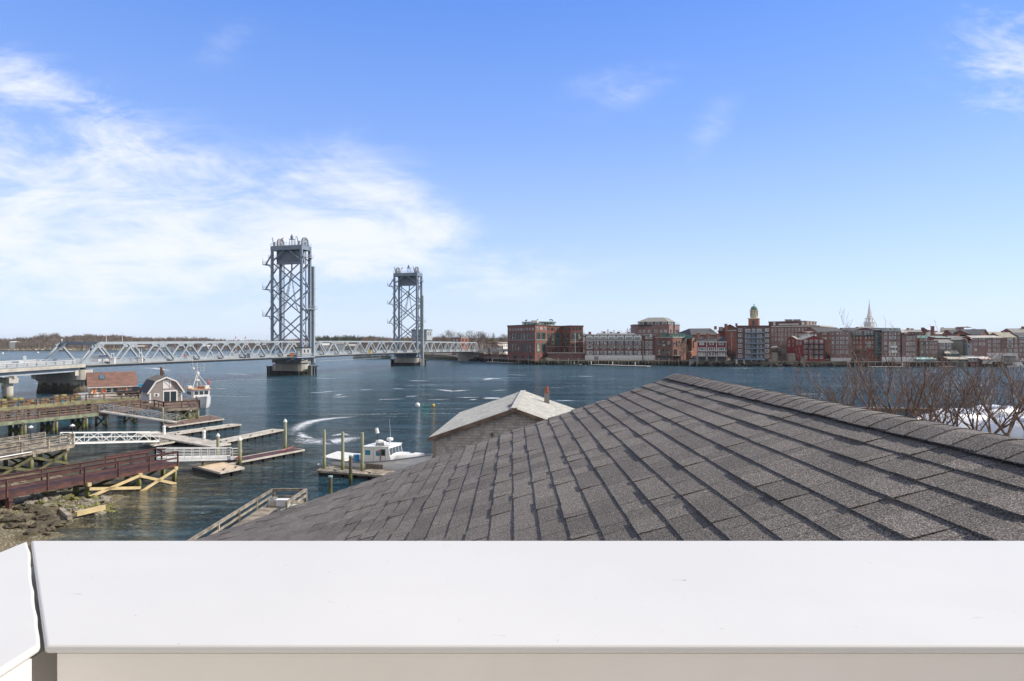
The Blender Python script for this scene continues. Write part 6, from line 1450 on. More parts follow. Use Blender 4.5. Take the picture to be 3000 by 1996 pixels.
# --- windows: shared meshes one metre square, standing in the x-z plane, facing -y
WM = {}
def wmesh(style, fm):
    key = (style, fm.name)
    if key in WM: return WM[key]
    g = MB(); f = .10
    if style == 'arch':
        n = 8; pts = [(-.5, 0), (.5, 0)]+[(.5*math.cos(math.pi*k/n), .72+.28*math.sin(math.pi*k/n)) for k in range(n+1)]
        vs = [(x, -.03, z) for x, z in pts]+[(x, .02, z) for x, z in pts]; m_ = len(pts)
        g.add(vs, [tuple(range(m_))]+[(i, m_+i, m_+(i+1) % m_, (i+1) % m_) for i in range(m_)], 1)
        for a, c_ in zip(pts, pts[1:]+pts[:1]): g.bar((a[0], -.05, a[1]), (c_[0], -.05, c_[1]), .06, f*.6)
        g.bar((0, -.05, 0), (0, -.05, 1), .04, .05); g.bar((-.5, -.05, .55), (.5, -.05, .55), .04, .04)
    else:
        g.box((0, 0, .5), (.96, .05, .96), 0, 1)
        for x in (-.5+f/2, .5-f/2): g.box((x, -.05, .5), (f, .08, 1))
        for z in (f/2, 1-f/2): g.box((0, -.052, z), (1-2*f, .08, f))
        if style == 'sash': g.box((0, -.05, .5), (1-2*f, .05, .05)); g.box((0, -.045, .5), (.035, .04, .8))
        if style == 'two': g.box((0, -.05, .5), (.09, .06, 1-2*f)); g.box((0, -.047, .55), (.8, .04, .03))
        if style == 'three': g.box((-.17, -.05, .5), (.05, .06, 1-2*f)); g.box((.17, -.05, .5), (.05, .06, 1-2*f))
        if style == 'four': [g.box((x, -.05, .5), (.035, .06, 1-2*f)) for x in (-.25, 0, .25)]
        if style == 'tall': [g.box((0, -.05, z), (.8, .05, .02)) for z in (.2, .42, .64, .84)]
    o = g.build('window', [fm, GLV]); WM[key] = o; COL.objects.unlink(o); return o
# panes vary: dark glass, glass with the sky's reflection put into its colour, drawn blinds
m = bpy.data.materials.new('town_glass'); m.use_nodes = True; t = NT(m.node_tree); b = m.node_tree.nodes['Principled BSDF']
rn = t.n('ShaderNodeObjectInfo').outputs['Random']
gg = t.n('ShaderNodeNewGeometry').outputs['Position']
c = t.ramp(rn, [(0, (.03, .04, .045)), (.35, (.055, .08, .09)), (.36, (.09, .14, .15)), (.72, (.15, .21, .22)), (.73, (.32, .31, .27)), (1, (.46, .44, .38))])
c = t.mix(t.mr(t.noise(t.mapv(gg, (.7, .7, .7)), 1, 3), .5, .6), c, (.02, .028, .035))
t.L.new(c, b.inputs['Base Color']); b.inputs['Roughness'].default_value = .12; GLV = m
GFR = mat('green_frame', (.05, .12, .11), .6); BLF = mat('dark_frame', (.04, .05, .06), .6)

class Bld:
    """a building whose front is a polyline given by photograph column and distance"""
    def __init__(s, name, label, pts, ztop, back, wall, zbase=QZ, cat='building', capm=None, cap=True):
        s.P = [at(x, D) for x, D in pts]; s.X = [x for x, D in pts]; c_ = quad_c(s.P); s.r = thing(name, label, cat, (c_.x, c_.y+3, zbase))
        s.zb, s.zt = zbase, ztop; bv = [p+Vector((p.x, p.y, 0)).normalized()*back for p in reversed(s.P)]
        s.fp = s.P+bv; g = MB(); g.prism([(p.x, p.y) for p in s.fp], zbase-1, ztop); g.build('wall', wall, s.r)
        if cap:
            g = MB(); Q = s.fp
            for a, c_ in zip(Q, Q[1:]+Q[:1]): g.bar(V3(a, ztop+.12), V3(c_, ztop+.12), .55, .3)
            g.build('cornice', capm or DARKM, s.r)
            g = MB(); g.prism([tuple(p.lerp(quad_c(Q), .02)[:2]) for p in Q], ztop-.1, ztop+.02); g.build('roof', GREYR, s.r)
    def seg(s, x):
        for i in range(len(s.X)-1):
            if x <= s.X[i+1] or i == len(s.X)-2: return i
    def hit(s, x, i=None):
        i = s.seg(x) if i is None else i; A, C_ = s.P[i], s.P[i+1]; k = (x-1500)/F
        f = (k*A.y-A.x)/((C_.x-A.x)-k*(C_.y-A.y)); return A+(C_-A)*f, (C_-A).normalized(), i
    def win(s, x0, x1, z0, z1, style='sash', fm=None, i=None):
        i = s.seg((x0+x1)/2) if i is None else i
        a, u, _ = s.hit(x0, i); c_, u, _ = s.hit(x1, i); fm = fm or WHITE; o = wmesh(style, fm).copy(); COL.objects.link(o)
        mid = (a+c_)/2; nrm = Vector((u.y, -u.x, 0)); o.location = V3(mid+nrm*.05, z0); o.rotation_euler = (0, 0, math.atan2(u.y, u.x)); o.scale = ((c_-a).length, 1.6, z1-z0)
        o.parent = s.r; o.matrix_parent_inverse = Matrix.Translation(-s.r.location); return o
    def grid(s, xs, zs, style='sash', fm=None, i=None):
        for (x0, x1) in xs:
            for (z0, z1) in zs: s.win(x0, x1, z0, z1, style, fm, i)
    def band(s, x0, x1, z0, z1, m, out=.3, name='band', i=None):
        i = s.seg((x0+x1)/2) if i is None else i
        a, u, _ = s.hit(x0, i); c_, u, _ = s.hit(x1, i); nrm = Vector((u.y, -u.x, 0)); g = MB(); g.bar(V3(a+nrm*out/2, (z0+z1)/2), V3(c_+nrm*out/2, (z0+z1)/2), out, z1-z0); return g.build(name, m, s.r)
    def gable(s, i, zr, m, ov=.3, dep_=None, name='roof', wallm=None):
        """gable roof with the gable end on front segment i, ridge running back"""
        A, C_ = s.P[i], s.P[i+1]; u = (C_-A).normalized(); nb = Vector((-u.y, u.x, 0)); D = dep_ or 12; M = (A+C_)/2; A2, C2 = A-u*ov-nb*ov, C_+u*ov-nb*ov; M2 = M-nb*ov; k = (zr-s.zt)/((C_-A).length/2)*ov
        for q_ in ([V3(A2, s.zt-k), V3(M2, zr), V3(M2+nb*D, zr), V3(A2+nb*D, s.zt-k)][::-1], [V3(M2, zr), V3(C2, s.zt-k), V3(C2+nb*D, s.zt-k), V3(M2+nb*D, zr)][::-1]):
            g = MB(); g.slab([p+Vector((0, 0, .15)) for p in q_[::-1]], .15); g.build(name, m, s.r)
        g = MB(); g.add([V3(A, s.zt-.1), V3(C_, s.zt-.1), V3(M, zr-.05), V3(A+nb*(D-.5), s.zt-.1), V3(C_+nb*(D-.5), s.zt-.1), V3(M+nb*(D-.5), zr-.05)], [(0, 1, 2), (5, 4, 3), (0, 2, 5, 3), (1, 4, 5, 2), (0, 3, 4, 1)]); g.build('gable_wall', wallm or BR_RED, s.r)
    def slope(s, i, zr, m, dep_=8, ov=.4, drop=.0, trim=None, both=True):
        """roof whose eave runs along front segment i and rises away from us"""
        A, C_ = s.P[i], s.P[i+1]; u = (C_-A).normalized(); nb = Vector((-u.y, u.x, 0)); A2, C2 = A-u*ov-nb*ov, C_+u*ov-nb*ov
        g = MB(); g.slab([V3(A2, s.zt-.05), V3(C2, s.zt-.05), V3(C2+nb*dep_/2, zr), V3(A2+nb*dep_/2, zr)], .2); g.build('roof', m, s.r)
        if both: g = MB(); g.slab([V3(A2+nb*dep_/2, zr), V3(C2+nb*dep_/2, zr), V3(C2+nb*(dep_+ov), s.zt-.05), V3(A2+nb*(dep_+ov), s.zt-.05)], .2); g.build('roof', m, s.r)
        for p in (A+u*.02, C_-u*.02):
            g = MB(); a_, b_, c_ = V3(p, s.zt-.3), V3(p+nb*dep_/2, zr-.2), V3(p+nb*dep_, s.zt-.3); n2 = u*.1; g.add([a_-n2, b_-n2, c_-n2, a_+n2, b_+n2, c_+n2], [(0, 1, 2), (5, 4, 3), (0, 3, 4, 1), (1, 4, 5, 2), (2, 5, 3, 0)]); g.build('gable_wall', BR_RED, s.r)
        if trim: g = MB(); g.bar(V3(A2, s.zt-.2), V3(C2, s.zt-.2), .2, .3); g.build('eave_trim', trim, s.r)
    def hip(s, zr, m, ins=.4):
        g = MB(); Q = s.fp; c_ = quad_c(Q); n = len(Q); R_ = [p.lerp(c_, ins) for p in Q]; o = [p+(p-c_).normalized()*.6 for p in Q]
        g.add([V3(p, s.zt) for p in o]+[V3(p, zr) for p in R_], [(i, (i+1) % n, n+(i+1) % n, n+i) for i in range(n)]+[tuple(range(n, 2*n)), tuple(reversed(range(n)))]); g.build('roof', m, s.r)
    def chimney(s, x, D, z0, z1, w_=.9, m=None, name='chimney'):
        p = at(x, D); g = MB(); g.box((p.x, p.y, (z0+z1)/2), (w_, w_*1.1, z1-z0), R(15)); g.box((p.x, p.y, z1+.08), (w_+.2, w_*1.1+.2, .16), R(15)); return g.build(name, m or BR_ORANGE, s.r)
def zz(y, D): return gz(y, D)
def ev(a, b_, n, fr):       # n evenly spaced spans of fill fraction fr between a and b
    st = (b_-a)/n; return [(a+st*(k+.5-fr/2), a+st*(k+.5+fr/2)) for k in range(n)]

# B: large brick block with arched top windows
b1 = Bld('brick_office', 'big red brick waterfront block with arched top windows, first beyond the bridge', [(1487, 368), (1567.5, 343), (1603.5, 352)], 21.1, 26, BR_RED, capm=GFR)
b1.grid(ev(1490, 1566, 9, .50), [(zz(996, 352), zz(975, 352))], 'tall', GFR, 0); b1.grid(ev(1490, 1566, 9, .48), [(zz(968.5, 352), zz(961.5, 352))], 'arch', WHITE_W, 0); b1.grid(ev(1490, 1566, 9, .44), [(zz(1033, 350), zz(1005, 350))], 'tall', GFR, 0)
b1.grid([(1572, 1583), (1587, 1598)], [(zz(996, 347), zz(973, 347)), (zz(1033, 347), zz(1005, 347))], 'tall', GFR, 1); b1.grid(ev(1569, 1602, 3, .58), [(zz(966, 347), zz(958.5, 347))], 'arch', WHITE_W, 1)
b1.grid([(1504, 1508), (1516, 1521), (1546, 1551), (1557, 1561)], [(zz(1052, 352), zz(1043, 352))], 'plain', BLF, 0); b1.grid([(1576, 1581), (1591, 1597)], [(zz(1048, 347), zz(1041, 347))], 'plain', BLF, 1)
for i, (x0, x1) in enumerate(((1487.5, 1567), (1568, 1603))): b1.band(x0, x1, zz(997.3, 350), zz(996, 350), CONC, .35, 'stone_band', i)
for i, (x0, x1) in enumerate(((1488, 1567), (1568, 1603))): b1.band(x0, x1, zz(1036, 350), zz(1035, 350), BR_ORANGE, .2, 'stone_band', i)
for x in (1506, 1530, 1552): p, u, _ = b1.hit(x, 0); g = MB(); nrm = Vector((u.y, -u.x, 0)); g.slab([V3(p, 4.6), V3(p+u*2.4, 4.6), V3(p+u*2.4+nrm*1.5, 3.7), V3(p+nrm*1.5, 3.7)][::-1], .08); g.build('awning', BLF, b1.r)
b2 = Bld('brick_office', 'recessed middle wing and right tower of the brick block with the white flagpole in front', [(1603.5, 354), (1646, 360), (1672, 351), (1708.5, 354)], 20.7, 24, BR_RED, capm=GFR)
b2.grid([(1603.5+1, 1610), (1615, 1625), (1629, 1639)], [(zz(1013, 357), zz(976, 357))], 'tall', GFR, 0); b2.grid([(1605, 1609), (1615, 1620), (1625, 1629), (1634, 1638)], [(zz(967, 357), zz(961, 357))], 'plain', BLF, 0)
b2.grid([(1649, 1655), (1661, 1668)], [(zz(1013, 356), zz(976, 356))], 'tall', GFR, 1); b2.grid([(1648.5, 1651), (1655, 1658), (1661, 1664), (1667, 1670)], [(zz(967, 356), zz(961, 356))], 'plain', BLF, 1)
b2.grid([(1678, 1689), (1693, 1705)], [(zz(996, 352), zz(973, 352))], 'tall', GFR, 2); b2.grid([(1677.5, 1683), (1688, 1693), (1698, 1703)], [(zz(966.5, 352), zz(960, 352))], 'arch', BLF, 2)
b2.grid([(1676, 1681), (1686, 1690), (1694, 1698), (1702, 1706)], [(zz(1015, 352), zz(1007, 352)), (zz(1034, 352), zz(1022, 352))], 'plain', BLF, 2)
b2.grid(ev(1605, 1668, 7, .4), [(zz(1033, 356), zz(1019, 356))], 'arch', BLF)
for i, (x0, x1) in enumerate(((1604, 1645), (1647, 1671), (1672.5, 1708))):
    b2.band(x0, x1, zz(1016.5, 355), zz(1015.5, 355), CONC, .3, 'stone_band', i)
b2.band(1672.5, 1708, zz(997, 353), zz(996, 353), CONC, .3, 'stone_band', 2)
tw = Bld('terrace_wall', 'brick terrace wall with a descending stair line below the flagpole', [(1604, 346), (1672, 343), (1714, 344)], 6.0, 8, BR_DARK, cat='wall', capm=CONC)
p = at(1685.5, 346); t_ = thing('flagpole', 'white ship-mast flagpole with crossed yard in front of the brick tower', 'flagpole', (p.x, p.y, 6)); g = MB(); g.tube((p.x, p.y, 6), (p.x, p.y, zz(976, 346)), .16, .09, 6); zy = zz(1001.5, 346); g.tube((p.x-2.6, p.y, zy), (p.x+4.5, p.y, zy), .09, .09, 5); g.tube((p.x, p.y, zy-.4), (p.x-1.2, p.y, zy+1.4), .07, .05, 5); g.build('mast', WHITE, t_)
ph = Bld('roof_plant', 'white and green roof plant house on top of the brick block', [(1530, 366), (1578, 360), (1628, 366)], zz(944, 362), 10, WHITE_W, zbase=21.2, cat='penthouse', capm=TEAL)
ph.grid(ev(1534, 1574, 4, .6), [(zz(950.5, 363), zz(946, 363))], 'four', TEAL, 0); ph.grid(ev(1592, 1626, 4, .6), [(zz(950.5, 363), zz(946, 363))], 'four', TEAL, 1)
ph.band(1560, 1578, zz(946, 360), zz(939, 360), WHITE_W, 1.5, 'vent_house', 0); ph.band(1584, 1620, zz(945, 361), zz(942.5, 361), TEAL, 2.0, 'green_hood', 1)
for x, h in ((1540, 938), (1543, 937), (1562, 939), (1575, 936), (1611, 936), (1615, 935), (1619, 937)):
    p = at(x, 364); g = MB(); g.tube((p.x, p.y, zz(944, 362)), (p.x, p.y, zz(h, 362)), .10, .10, 5); g.box((p.x, p.y, zz(h+1, 362)), (.7, .5, .5)); g.build('antenna', DARKM, ph.r)

# C: row of brick flats with white dormers over garages
c1_ = Bld('row_flats', 'dark brick row of waterfront flats with seven white dormers over pale garages', [(1714.5, 343), (1880, 339)], zz(996, 341), 14, BR_DARK, cap=False)
c1_.band(1714, 1881, zz(998, 341), zz(996, 341), WHITE, .6, 'eave_trim')
c1_.band(1714, 1881, QZ-.2, zz(1041, 341), mat('pale_garage_base', (.66, .67, .69), .85, (.56, .57, .59), .6), .5, 'garage_base')
A, C_ = c1_.P; u = (C_-A).normalized(); nb = Vector((-u.y, u.x, 0)); zt = c1_.zt; g = MB(); g.slab([V3(A-nb*.3, zt), V3(C_-nb*.3, zt), V3(C_+nb*1.8, zz(981.5, 341)), V3(A+nb*1.8, zz(981.5, 341))], .3); g.slab([V3(A+nb*1.8, zz(981.5, 341)), V3(C_+nb*1.8, zz(981.5, 341)), V3(C_+nb*13, zz(979.5, 341)), V3(A+nb*13, zz(979.5, 341))], .3); g.build('mansard_roof', SLATE, c1_.r)
dcols = [(1718, 1736.5), (1739, 1756.5), (1758, 1779), (1781, 1803.5), (1806, 1828), (1831, 1854), (1857, 1879)]
for k, (x0, x1) in enumerate(dcols):
    p, u, _ = c1_.hit(x0); q, u, _ = c1_.hit(x1); L = (q-p).length; z0_, z1_ = zz(994, 341), zz(985.5, 341); g = MB(); n = 2 if k else 1
    g.prism([tuple((p-nb*.15)[:2]), tuple((q-nb*.15)[:2]), tuple((q+nb*2)[:2]), tuple((p+nb*2)[:2])], z0_, z1_)
    for j in range(n):
        a_, b_ = p.lerp(q, j/n), p.lerp(q, (j+1)/n); mid = (a_+b_)/2; m_ = 6; pr = [V3(a_.lerp(b_, i/m_), z1_+math.sin(math.pi*i/m_)*.55) for i in range(m_+1)]
        for e, f_ in zip(pr, pr[1:]): g.slab([e-nb*.35, f_-nb*.35, f_+nb*2.4, e+nb*2.4], .14)
        g.add([v-nb*.13 for v in pr]+[v+nb*.05 for v in pr], [tuple(range(m_+1)), tuple(reversed(range(m_+1, 2*m_+2)))])
    g.build('dormer', WHITE, c1_.r)
    st = (x1-x0)/(5 if k else 4)
    o = c1_.win(x0+1, x1-1, zz(993.3, 341), zz(988.3, 341), 'four'); o.location -= nb*.25
r1, r2, r3 = (zz(1009.5, 341), zz(1000.5, 341)), (zz(1022, 341), zz(1013, 341)), (zz(1039, 341), zz(1028.5, 341))
for k, (x0, x1) in enumerate(dcols):
    w_ = (x1-x0)
    if k == 0:
        for r_ in (r1, r2, r3): c1_.win(x0+1, x1-1, r_[0], r_[1], 'three')
        continue
    c1_.win(x0+w_*.05, x0+w_*.42, r1[0], r1[1], 'two'); c1_.win(x0+w_*.55, x0+w_*.88, *r1, 'two')
    c1_.win(x0+w_*.02, x0+w_*.22, r2[0]+.3, r2[1], 'sash'); c1_.win(x0+w_*.34, x0+w_*.62, r2[0]-.3, r2[1], 'two'); c1_.win(x0+w_*.74, x0+w_*.94, r2[0]+.3, r2[1], 'sash')
    if k in (1, 6): c1_.win(x0+w_*.08, x0+w_*.42, *r3, 'two')
    else: c1_.win(x0+w_*.05, x0+w_*.42, *r3, 'two')
    c1_.win(x0+w_*.55, x0+w_*.9, *r3, 'two')
    for zz_r in (r1, r3):
        p, u, _ = c1_.hit(x0+w_*.05); q, u, _ = c1_.hit(x0+w_*.42); g = MB(); nrm = -nb; g.bar(V3(p+nrm*.5, zz_r[0]+.9), V3(q+nrm*.5, zz_r[0]+.9), .06, .08); g.bar(V3(p+nrm*.5, zz_r[0]+.45), V3(q+nrm*.5, zz_r[0]+.45), .06, .7); g.build('balcony_rail', plain('rail_blue_grey', (.20, .26, .36)), c1_.r)
for x0, x1 in [(1719, 1736), (1741, 1753)]+[(1761, 1777), (1784, 1802), (1808, 1827), (1834, 1853), (1859, 1878)]:
    p, u, _ = c1_.hit(x0); q, u, _ = c1_.hit(x1); nrm = -nb*.56; g = MB(); g.slab([V3(p+nrm, QZ), V3(q+nrm, QZ), V3(q+nrm, zz(1044.5, 341)), V3(p+nrm, zz(1044.5, 341))], .06); g.build('garage_door', WHITE_W if x0 != 1741 else GREYD, c1_.r)
c2_ = Bld('row_flats', 'narrow brick end flats with a small white gable between row and old warehouse', [(1882, 341), (1921, 340)], zz(983, 341), 14, BR_DARK, cap=False)
c2_.grid([(1891, 1899), (1902, 1910.5)], [(zz(993, 341), zz(986, 341))]+[r1, r2, r3], 'two'); c2_.band(1884, 1920, QZ-.2, zz(1041, 341), MATS['pale_garage_base'], .5, 'garage_base')
c2_.grid([(1882.5, 1886)], [r1, r2, r3], 'plain'); c2_.slope(0, zz(979.5, 341), SLATE, 8, .3)
for x0, x1 in ((1884, 1904), (1907, 1909), (1911, 1919)):
    p, u, _ = c2_.hit(x0); q, u, _ = c2_.hit(x1); nrm = -nb*.56; g = MB(); g.slab([V3(p+nrm, QZ), V3(q+nrm, QZ), V3(q+nrm, zz(1044.5, 341)), V3(p+nrm, zz(1044.5, 341))], .06); g.build('garage_door', WHITE_W, c2_.r)
p, u, _ = c2_.hit(1902); q, u, _ = c2_.hit(1911); nbx = Vector((-u.y, u.x, 0)); mid = (p+q)/2
g = MB(); g.add([V3(p, zz(987, 341))-nbx*.3, V3(q, zz(987, 341))-nbx*.3, V3(mid, zz(978, 341))-nbx*.3, V3(p, zz(987, 341))+nbx*3, V3(q, zz(987, 341))+nbx*3, V3(mid, zz(978, 341))+nbx*3], [(0, 1, 2), (5, 4, 3), (0, 2, 5, 3), (1, 4, 5, 2)]); g.build('white_gable', WHITE_W, c2_.r)
for xq, lb in ((1881, 'firewall'), (1918, 'firewall')):
    p = at(xq, 341.5); g = MB(); g.prism([(p.x-.5, p.y), (p.x+.5+3*(xq > 1900), p.y), (p.x+.5+3*(xq > 1900), p.y+4), (p.x-.5, p.y+4)], zz(995, 341), zz(981 if xq < 1900 else 979, 341)); g.build(lb, BR_ORANGE, c2_.r if xq > 1900 else c1_.r)

# D: big brown block behind with glazed penthouse
d_ = Bld('brick_block', 'big brown brick block behind the row flats with a glazed penthouse and hipped roof', [(1848, 425), (1858, 412), (1960, 402), (1991, 418)], zz(951, 405), 26, BR_PURPLE, zbase=QZ, capm=GREYR)
d_.grid([(1873, 1879), (1884, 1890), (1899, 1905), (1918, 1925), (1934, 1940), (1945.5, 1953)], [(zz(974.5, 405), zz(967, 405))], 'two'); d_.grid([(1963.5, 1966.5), (1980, 1983), (1985, 1988)], [(zz(974.5, 410), zz(966, 410))], 'sash', BLF, 2)
p = at(1974, 409); g = MB(); g.box((p.x, p.y-.3, zz(962, 409)), (.8, .4, 7)); g.box((p.x-.5, p.y-.3, zz(957, 409)), (2.2, .3, .5)); g.build('flue', DARKM, d_.r)
d2 = Bld('penthouse', 'glazed penthouse with grey hipped roof on the big brown block', [(1870, 408), (1956, 405), (1976, 414)], zz(943, 407), 14, BLF, zbase=zz(951, 405)+.3, cat='penthouse', cap=False)
d2.grid([(1872, 1886), (1897, 1912), (1919, 1932), (1939, 1953)], [(zz(950, 407), zz(944, 407))], 'four', WHITE, 0); d2.grid([(1958, 1974)], [(zz(950, 410), zz(944, 410))], 'three', WHITE, 1); d2.hip(zz(930.5, 410), GREYR, .45)
g = MB(); q_ = [at(1866, 404.5), at(1958, 401.5), at(1990, 415)]
for a, c_ in zip(q_, q_[1:]): g.bar(V3(a, d2.zb+.9), V3(c_, d2.zb+.9), .1, .1); g.bar(V3(a, d2.zb+.45), V3(c_, d2.zb+.45), .08, .08)
g.build('roof_rail', DARKM, d2.r)
# E: old warehouse with green glazed top floor
e_ = Bld('brick_warehouse', 'old brown brick warehouse with arched windows and a green glazed top floor', [(1919.5, 339), (1971, 334), (2012, 345)], zz(989.5, 337), 20, BR_BROWN, capm=CONC)
for x0, x1 in ((1927, 1934.5), (1941, 1949), (1955.5, 1963)):
    e_.win(x0, x1, zz(1015, 337), zz(998.5, 337), 'arch', BLF, 0); e_.win(x0, x1, zz(1040, 337), zz(1023, 337), 'arch', BLF, 0); e_.win(x0, x1, zz(1057, 337), zz(1047, 337), 'plain', BLF, 0)
for x0, x1 in ((1973.5, 1977.5), (1981, 1984), (1988, 1991)): e_.win(x0, x1, zz(1015, 338), zz(999, 338), 'arch', BLF, 1)
for x0, x1 in ((1974.5, 1978), (1980, 1983)): e_.win(x0, x1, zz(1040, 338), zz(1023, 338), 'arch', BLF, 1)
e_.band(1925, 1968, zz(1047, 337), zz(1043, 337), BLF, 1.4, 'awning', 0); e_.band(1970.5, 1990, zz(1043, 336), zz(1041.5, 336), CONC, 2.2, 'canopy', 1)
e2 = Bld('glazed_storey', 'green framed glass storey standing on the old warehouse roof', [(1932, 341), (1971, 337.5), (2007, 347)], zz(979, 340), 12, TEAL, zbase=e_.zt+.3, cat='penthouse', capm=GFR)
e2.grid(ev(1941, 1970, 3, .9), [(e2.zb+.5, e2.zt-.4)], 'four', TEAL, 0); e2.grid(ev(1973, 2005, 3, .9), [(e2.zb+.5, e2.zt-.4)], 'four', TEAL, 1)
e3 = Bld('brick_annex', 'sunlit orange brick annex with a green box on top, right of the warehouse', [(2012, 350), (2027, 345), (2041, 349)], zz(992, 348), 14, BR_ORANGE, capm=CONC)
e3.grid([(2029.5, 2032.5)], [(zz(1020, 347), zz(999, 347))], 'plain', BLF, 1); g = MB(); p = at(2018, 343); g.box((p.x, p.y, zz(987.5, 343)), (3.4, 3, 1.9)); g.bar(at(2010, 341, zz(992, 343)), at(2000, 340, zz(1008, 343)), .8, .25); g.build('green_box', TEAL, e3.r)
e4 = Bld('brick_shed', 'small sunlit brick shed low in front of the annex', [(2010, 336), (2021, 333), (2028, 336)], zz(1031, 335), 5, BR_ORANGE, capm=CONC); e4.grid([(2016, 2018), (2023.5, 2025.5)], [(zz(1043, 334), zz(1036, 334))], 'arch', BLF)
ww = Bld('sea_wall', 'grey concrete sea wall left of the red row houses', [(2019, 326), (2041, 324)], zz(1051, 325), 6, CONC_G, cat='wall', zbase=0)
# F: three dark red row houses on concrete legs
f_ = Bld('row_houses', 'three joined dark red row houses with white balconies on concrete legs above the water', [(2042, 324), (2127, 322), (2131, 330)], zz(1001, 323), 11, mat('dark_red_board', (.21, .025, .035), .8, (.16, .02, .03), 1, 3, (1, 1, 3)), zbase=zz(1045, 323)+1, cap=False)
f_.slope(0, zz(987, 326), SLATE, 9, .3, 0, WHITE)
for k in range(3):
    x0 = 2043+28.4*k; x1 = x0+26.5; f_.win(x0+6, x1-7, zz(1011.5, 323), zz(1003.8, 323), 'three'); f_.win(x0+3, x1-3, zz(1028.5, 323), zz(1018.5, 323), 'three'); f_.win(x0+3, x1-3, zz(1043, 323), zz(1033, 323), 'two')
    for x in (x0-.6, x1+.6): f_.band(x-.5, x+.5, zz(1045, 323), zz(1000.5, 323), WHITE, .25, 'corner_trim', 0)
    for y in ((1029.3, 1025) if k else (1029.3, 1028.5), (1044.3, 1040)) if k else ((1029.3, 1028.3), (1044.3, 1043.3)):
        p, u, _ = f_.hit(x0, 0); q, u, _ = f_.hit(x1+1.5, 0); nrm = Vector((u.y, -u.x, 0)); g = MB(); g.slab([V3(p, zz(y[0], 323)+.1), V3(q, zz(y[0], 323)+.1), V3(q+nrm*1.4, zz(y[0], 323)+.1), V3(p+nrm*1.4, zz(y[0], 323)+.1)][::-1], .15)
        if k:
            for j in range(13): a_ = p.lerp(q, j/12)+nrm*1.35; g.bar(V3(a_, zz(y[0], 323)), V3(a_, zz(y[1], 323)), .06, .06)
            g.bar(V3(p+nrm*1.35, zz(y[1], 323)), V3(q+nrm*1.35, zz(y[1], 323)), .07, .07)
        g.build('balcony', WHITE_W, f_.r)
    f_.chimney(x0+1, 326, zz(1001, 323), zz(978.5 if k else 976.5, 323), .7); f_.chimney(x0+4.5, 327.5, zz(1001, 323), zz(978.5 if k else 976.5, 323), .7); f_.band(x0+.3, x0+2, zz(1001, 323), zz(988, 323), BR_ORANGE, .3, 'party_wall', 0)
g = MB()
for x in (2042, 2069.5, 2098, 2128): p = at(x, 322.5); g.box((p.x, p.y, zz(1062, 322)), (.9, 1.6, 7))
g.build('leg', CONC_G, f_.r)
g = MB(); a, c_ = at(2042, 326), at(2127, 325); g.prism([tuple(a[:2]), tuple(c_[:2]), tuple(c_[:2]+Vector((0, 9)) if False else (c_.x, c_.y+9)), (a.x, a.y+9)], -1, zz(1044, 325)); g.build('foundation', CONC_G, f_.r)

# G: six storey apartment block
g_ = Bld('apartment_block', 'six storey dark brick apartment block with a central balcony stack over the water', [(2157, 319.5), (2258.5, 317)], zz(955.5, 318), 16, BR_DARK, zbase=zz(1052, 318)+.9, capm=BR_DARK)
fl = [967.5, 982.8, 998.5, 1013.5, 1028.7, 1044]
for y in fl:
    for x0, x1 in ((2163.5, 2174), (2242, 2252.5)): g_.win(x0, x1, zz(y+4.8, 318), zz(y-4.6, 318), 'two')
    for x0, x1 in ((2184, 2198), (2218, 2232)): g_.win(x0, x1, zz(y+7, 318), zz(y-3.5, 318), 'three')
    g_.win(2201.5, 2214.5, zz(y+7, 318), zz(y-6, 318), 'plain', DARKM)
    p, u, _ = g_.hit(2181.5); q, u, _ = g_.hit(2237.5); nrm = Vector((u.y, -u.x, 0)); zb2 = zz(y+8, 318)
    g = MB(); g.slab([V3(p, zb2), V3(q, zb2), V3(q+nrm*1.5, zb2), V3(p+nrm*1.5, zb2)][::-1], .25); g.build('balcony', GREYD, g_.r)
    g = MB(); g.bar(V3(p+nrm*1.45, zb2+1.0), V3(q+nrm*1.45, zb2+1.0), .07, .08); g.bar(V3(p+nrm*1.45, zb2+.15), V3(q+nrm*1.45, zb2+.15), .07, .3)
    for j in range(36): a_ = p.lerp(q, j/35)+nrm*1.45; g.bar(V3(a_, zb2), V3(a_, zb2+1.0), .05, .05)
    g.build('balcony_rail', MATS['rail_blue_grey'], g_.r)
g = MB()
for x in (2201, 2215.5, 2237.5, 2181.5): p, u, _ = g_.hit(x); nrm = Vector((u.y, -u.x, 0)); g.bar(V3(p+nrm*1.5, g_.zb), V3(p+nrm*1.5, zz(959, 318)), .18, .18)
g.build('balcony_post', MATS['rail_blue_grey'], g_.r)
g = MB(); p, u, _ = g_.hit(2150); q, u, _ = g_.hit(2240); nrm = Vector((u.y, -u.x, 0)); zb2 = zz(1053, 318); g.slab([V3(p, zb2), V3(q, zb2), V3(q+nrm*2.2, zb2), V3(p+nrm*2.2, zb2)][::-1], .35); g.bar(V3(p+nrm*2.2, zb2+1.1), V3(q+nrm*2.2, zb2+1.1), .08, .1)
for j in range(30): a_ = p.lerp(q, j/29)+nrm*2.2; g.bar(V3(a_, zb2), V3(a_, zb2+1.1), .06, .06)
g.build('terrace', MATS['rail_blue_grey'], g_.r)
for x in (2158, 2179.5, 2200, 2216, 2236.5, 2257.5): p = at(x, 317.5); g = MB(); g.tube((p.x, p.y, -1), (p.x, p.y, zz(1053, 318)), .5, .5, 12); g.build('leg', CONC, g_.r)
g = MB(); a, c_ = at(2158, 327), at(2258, 325); g.prism([tuple(a[:2]), tuple(c_[:2]), (c_.x, c_.y+8), (a.x, a.y+8)], -1, zz(1052, 318)+.5); g.build('foundation', CONC_G, g_.r)
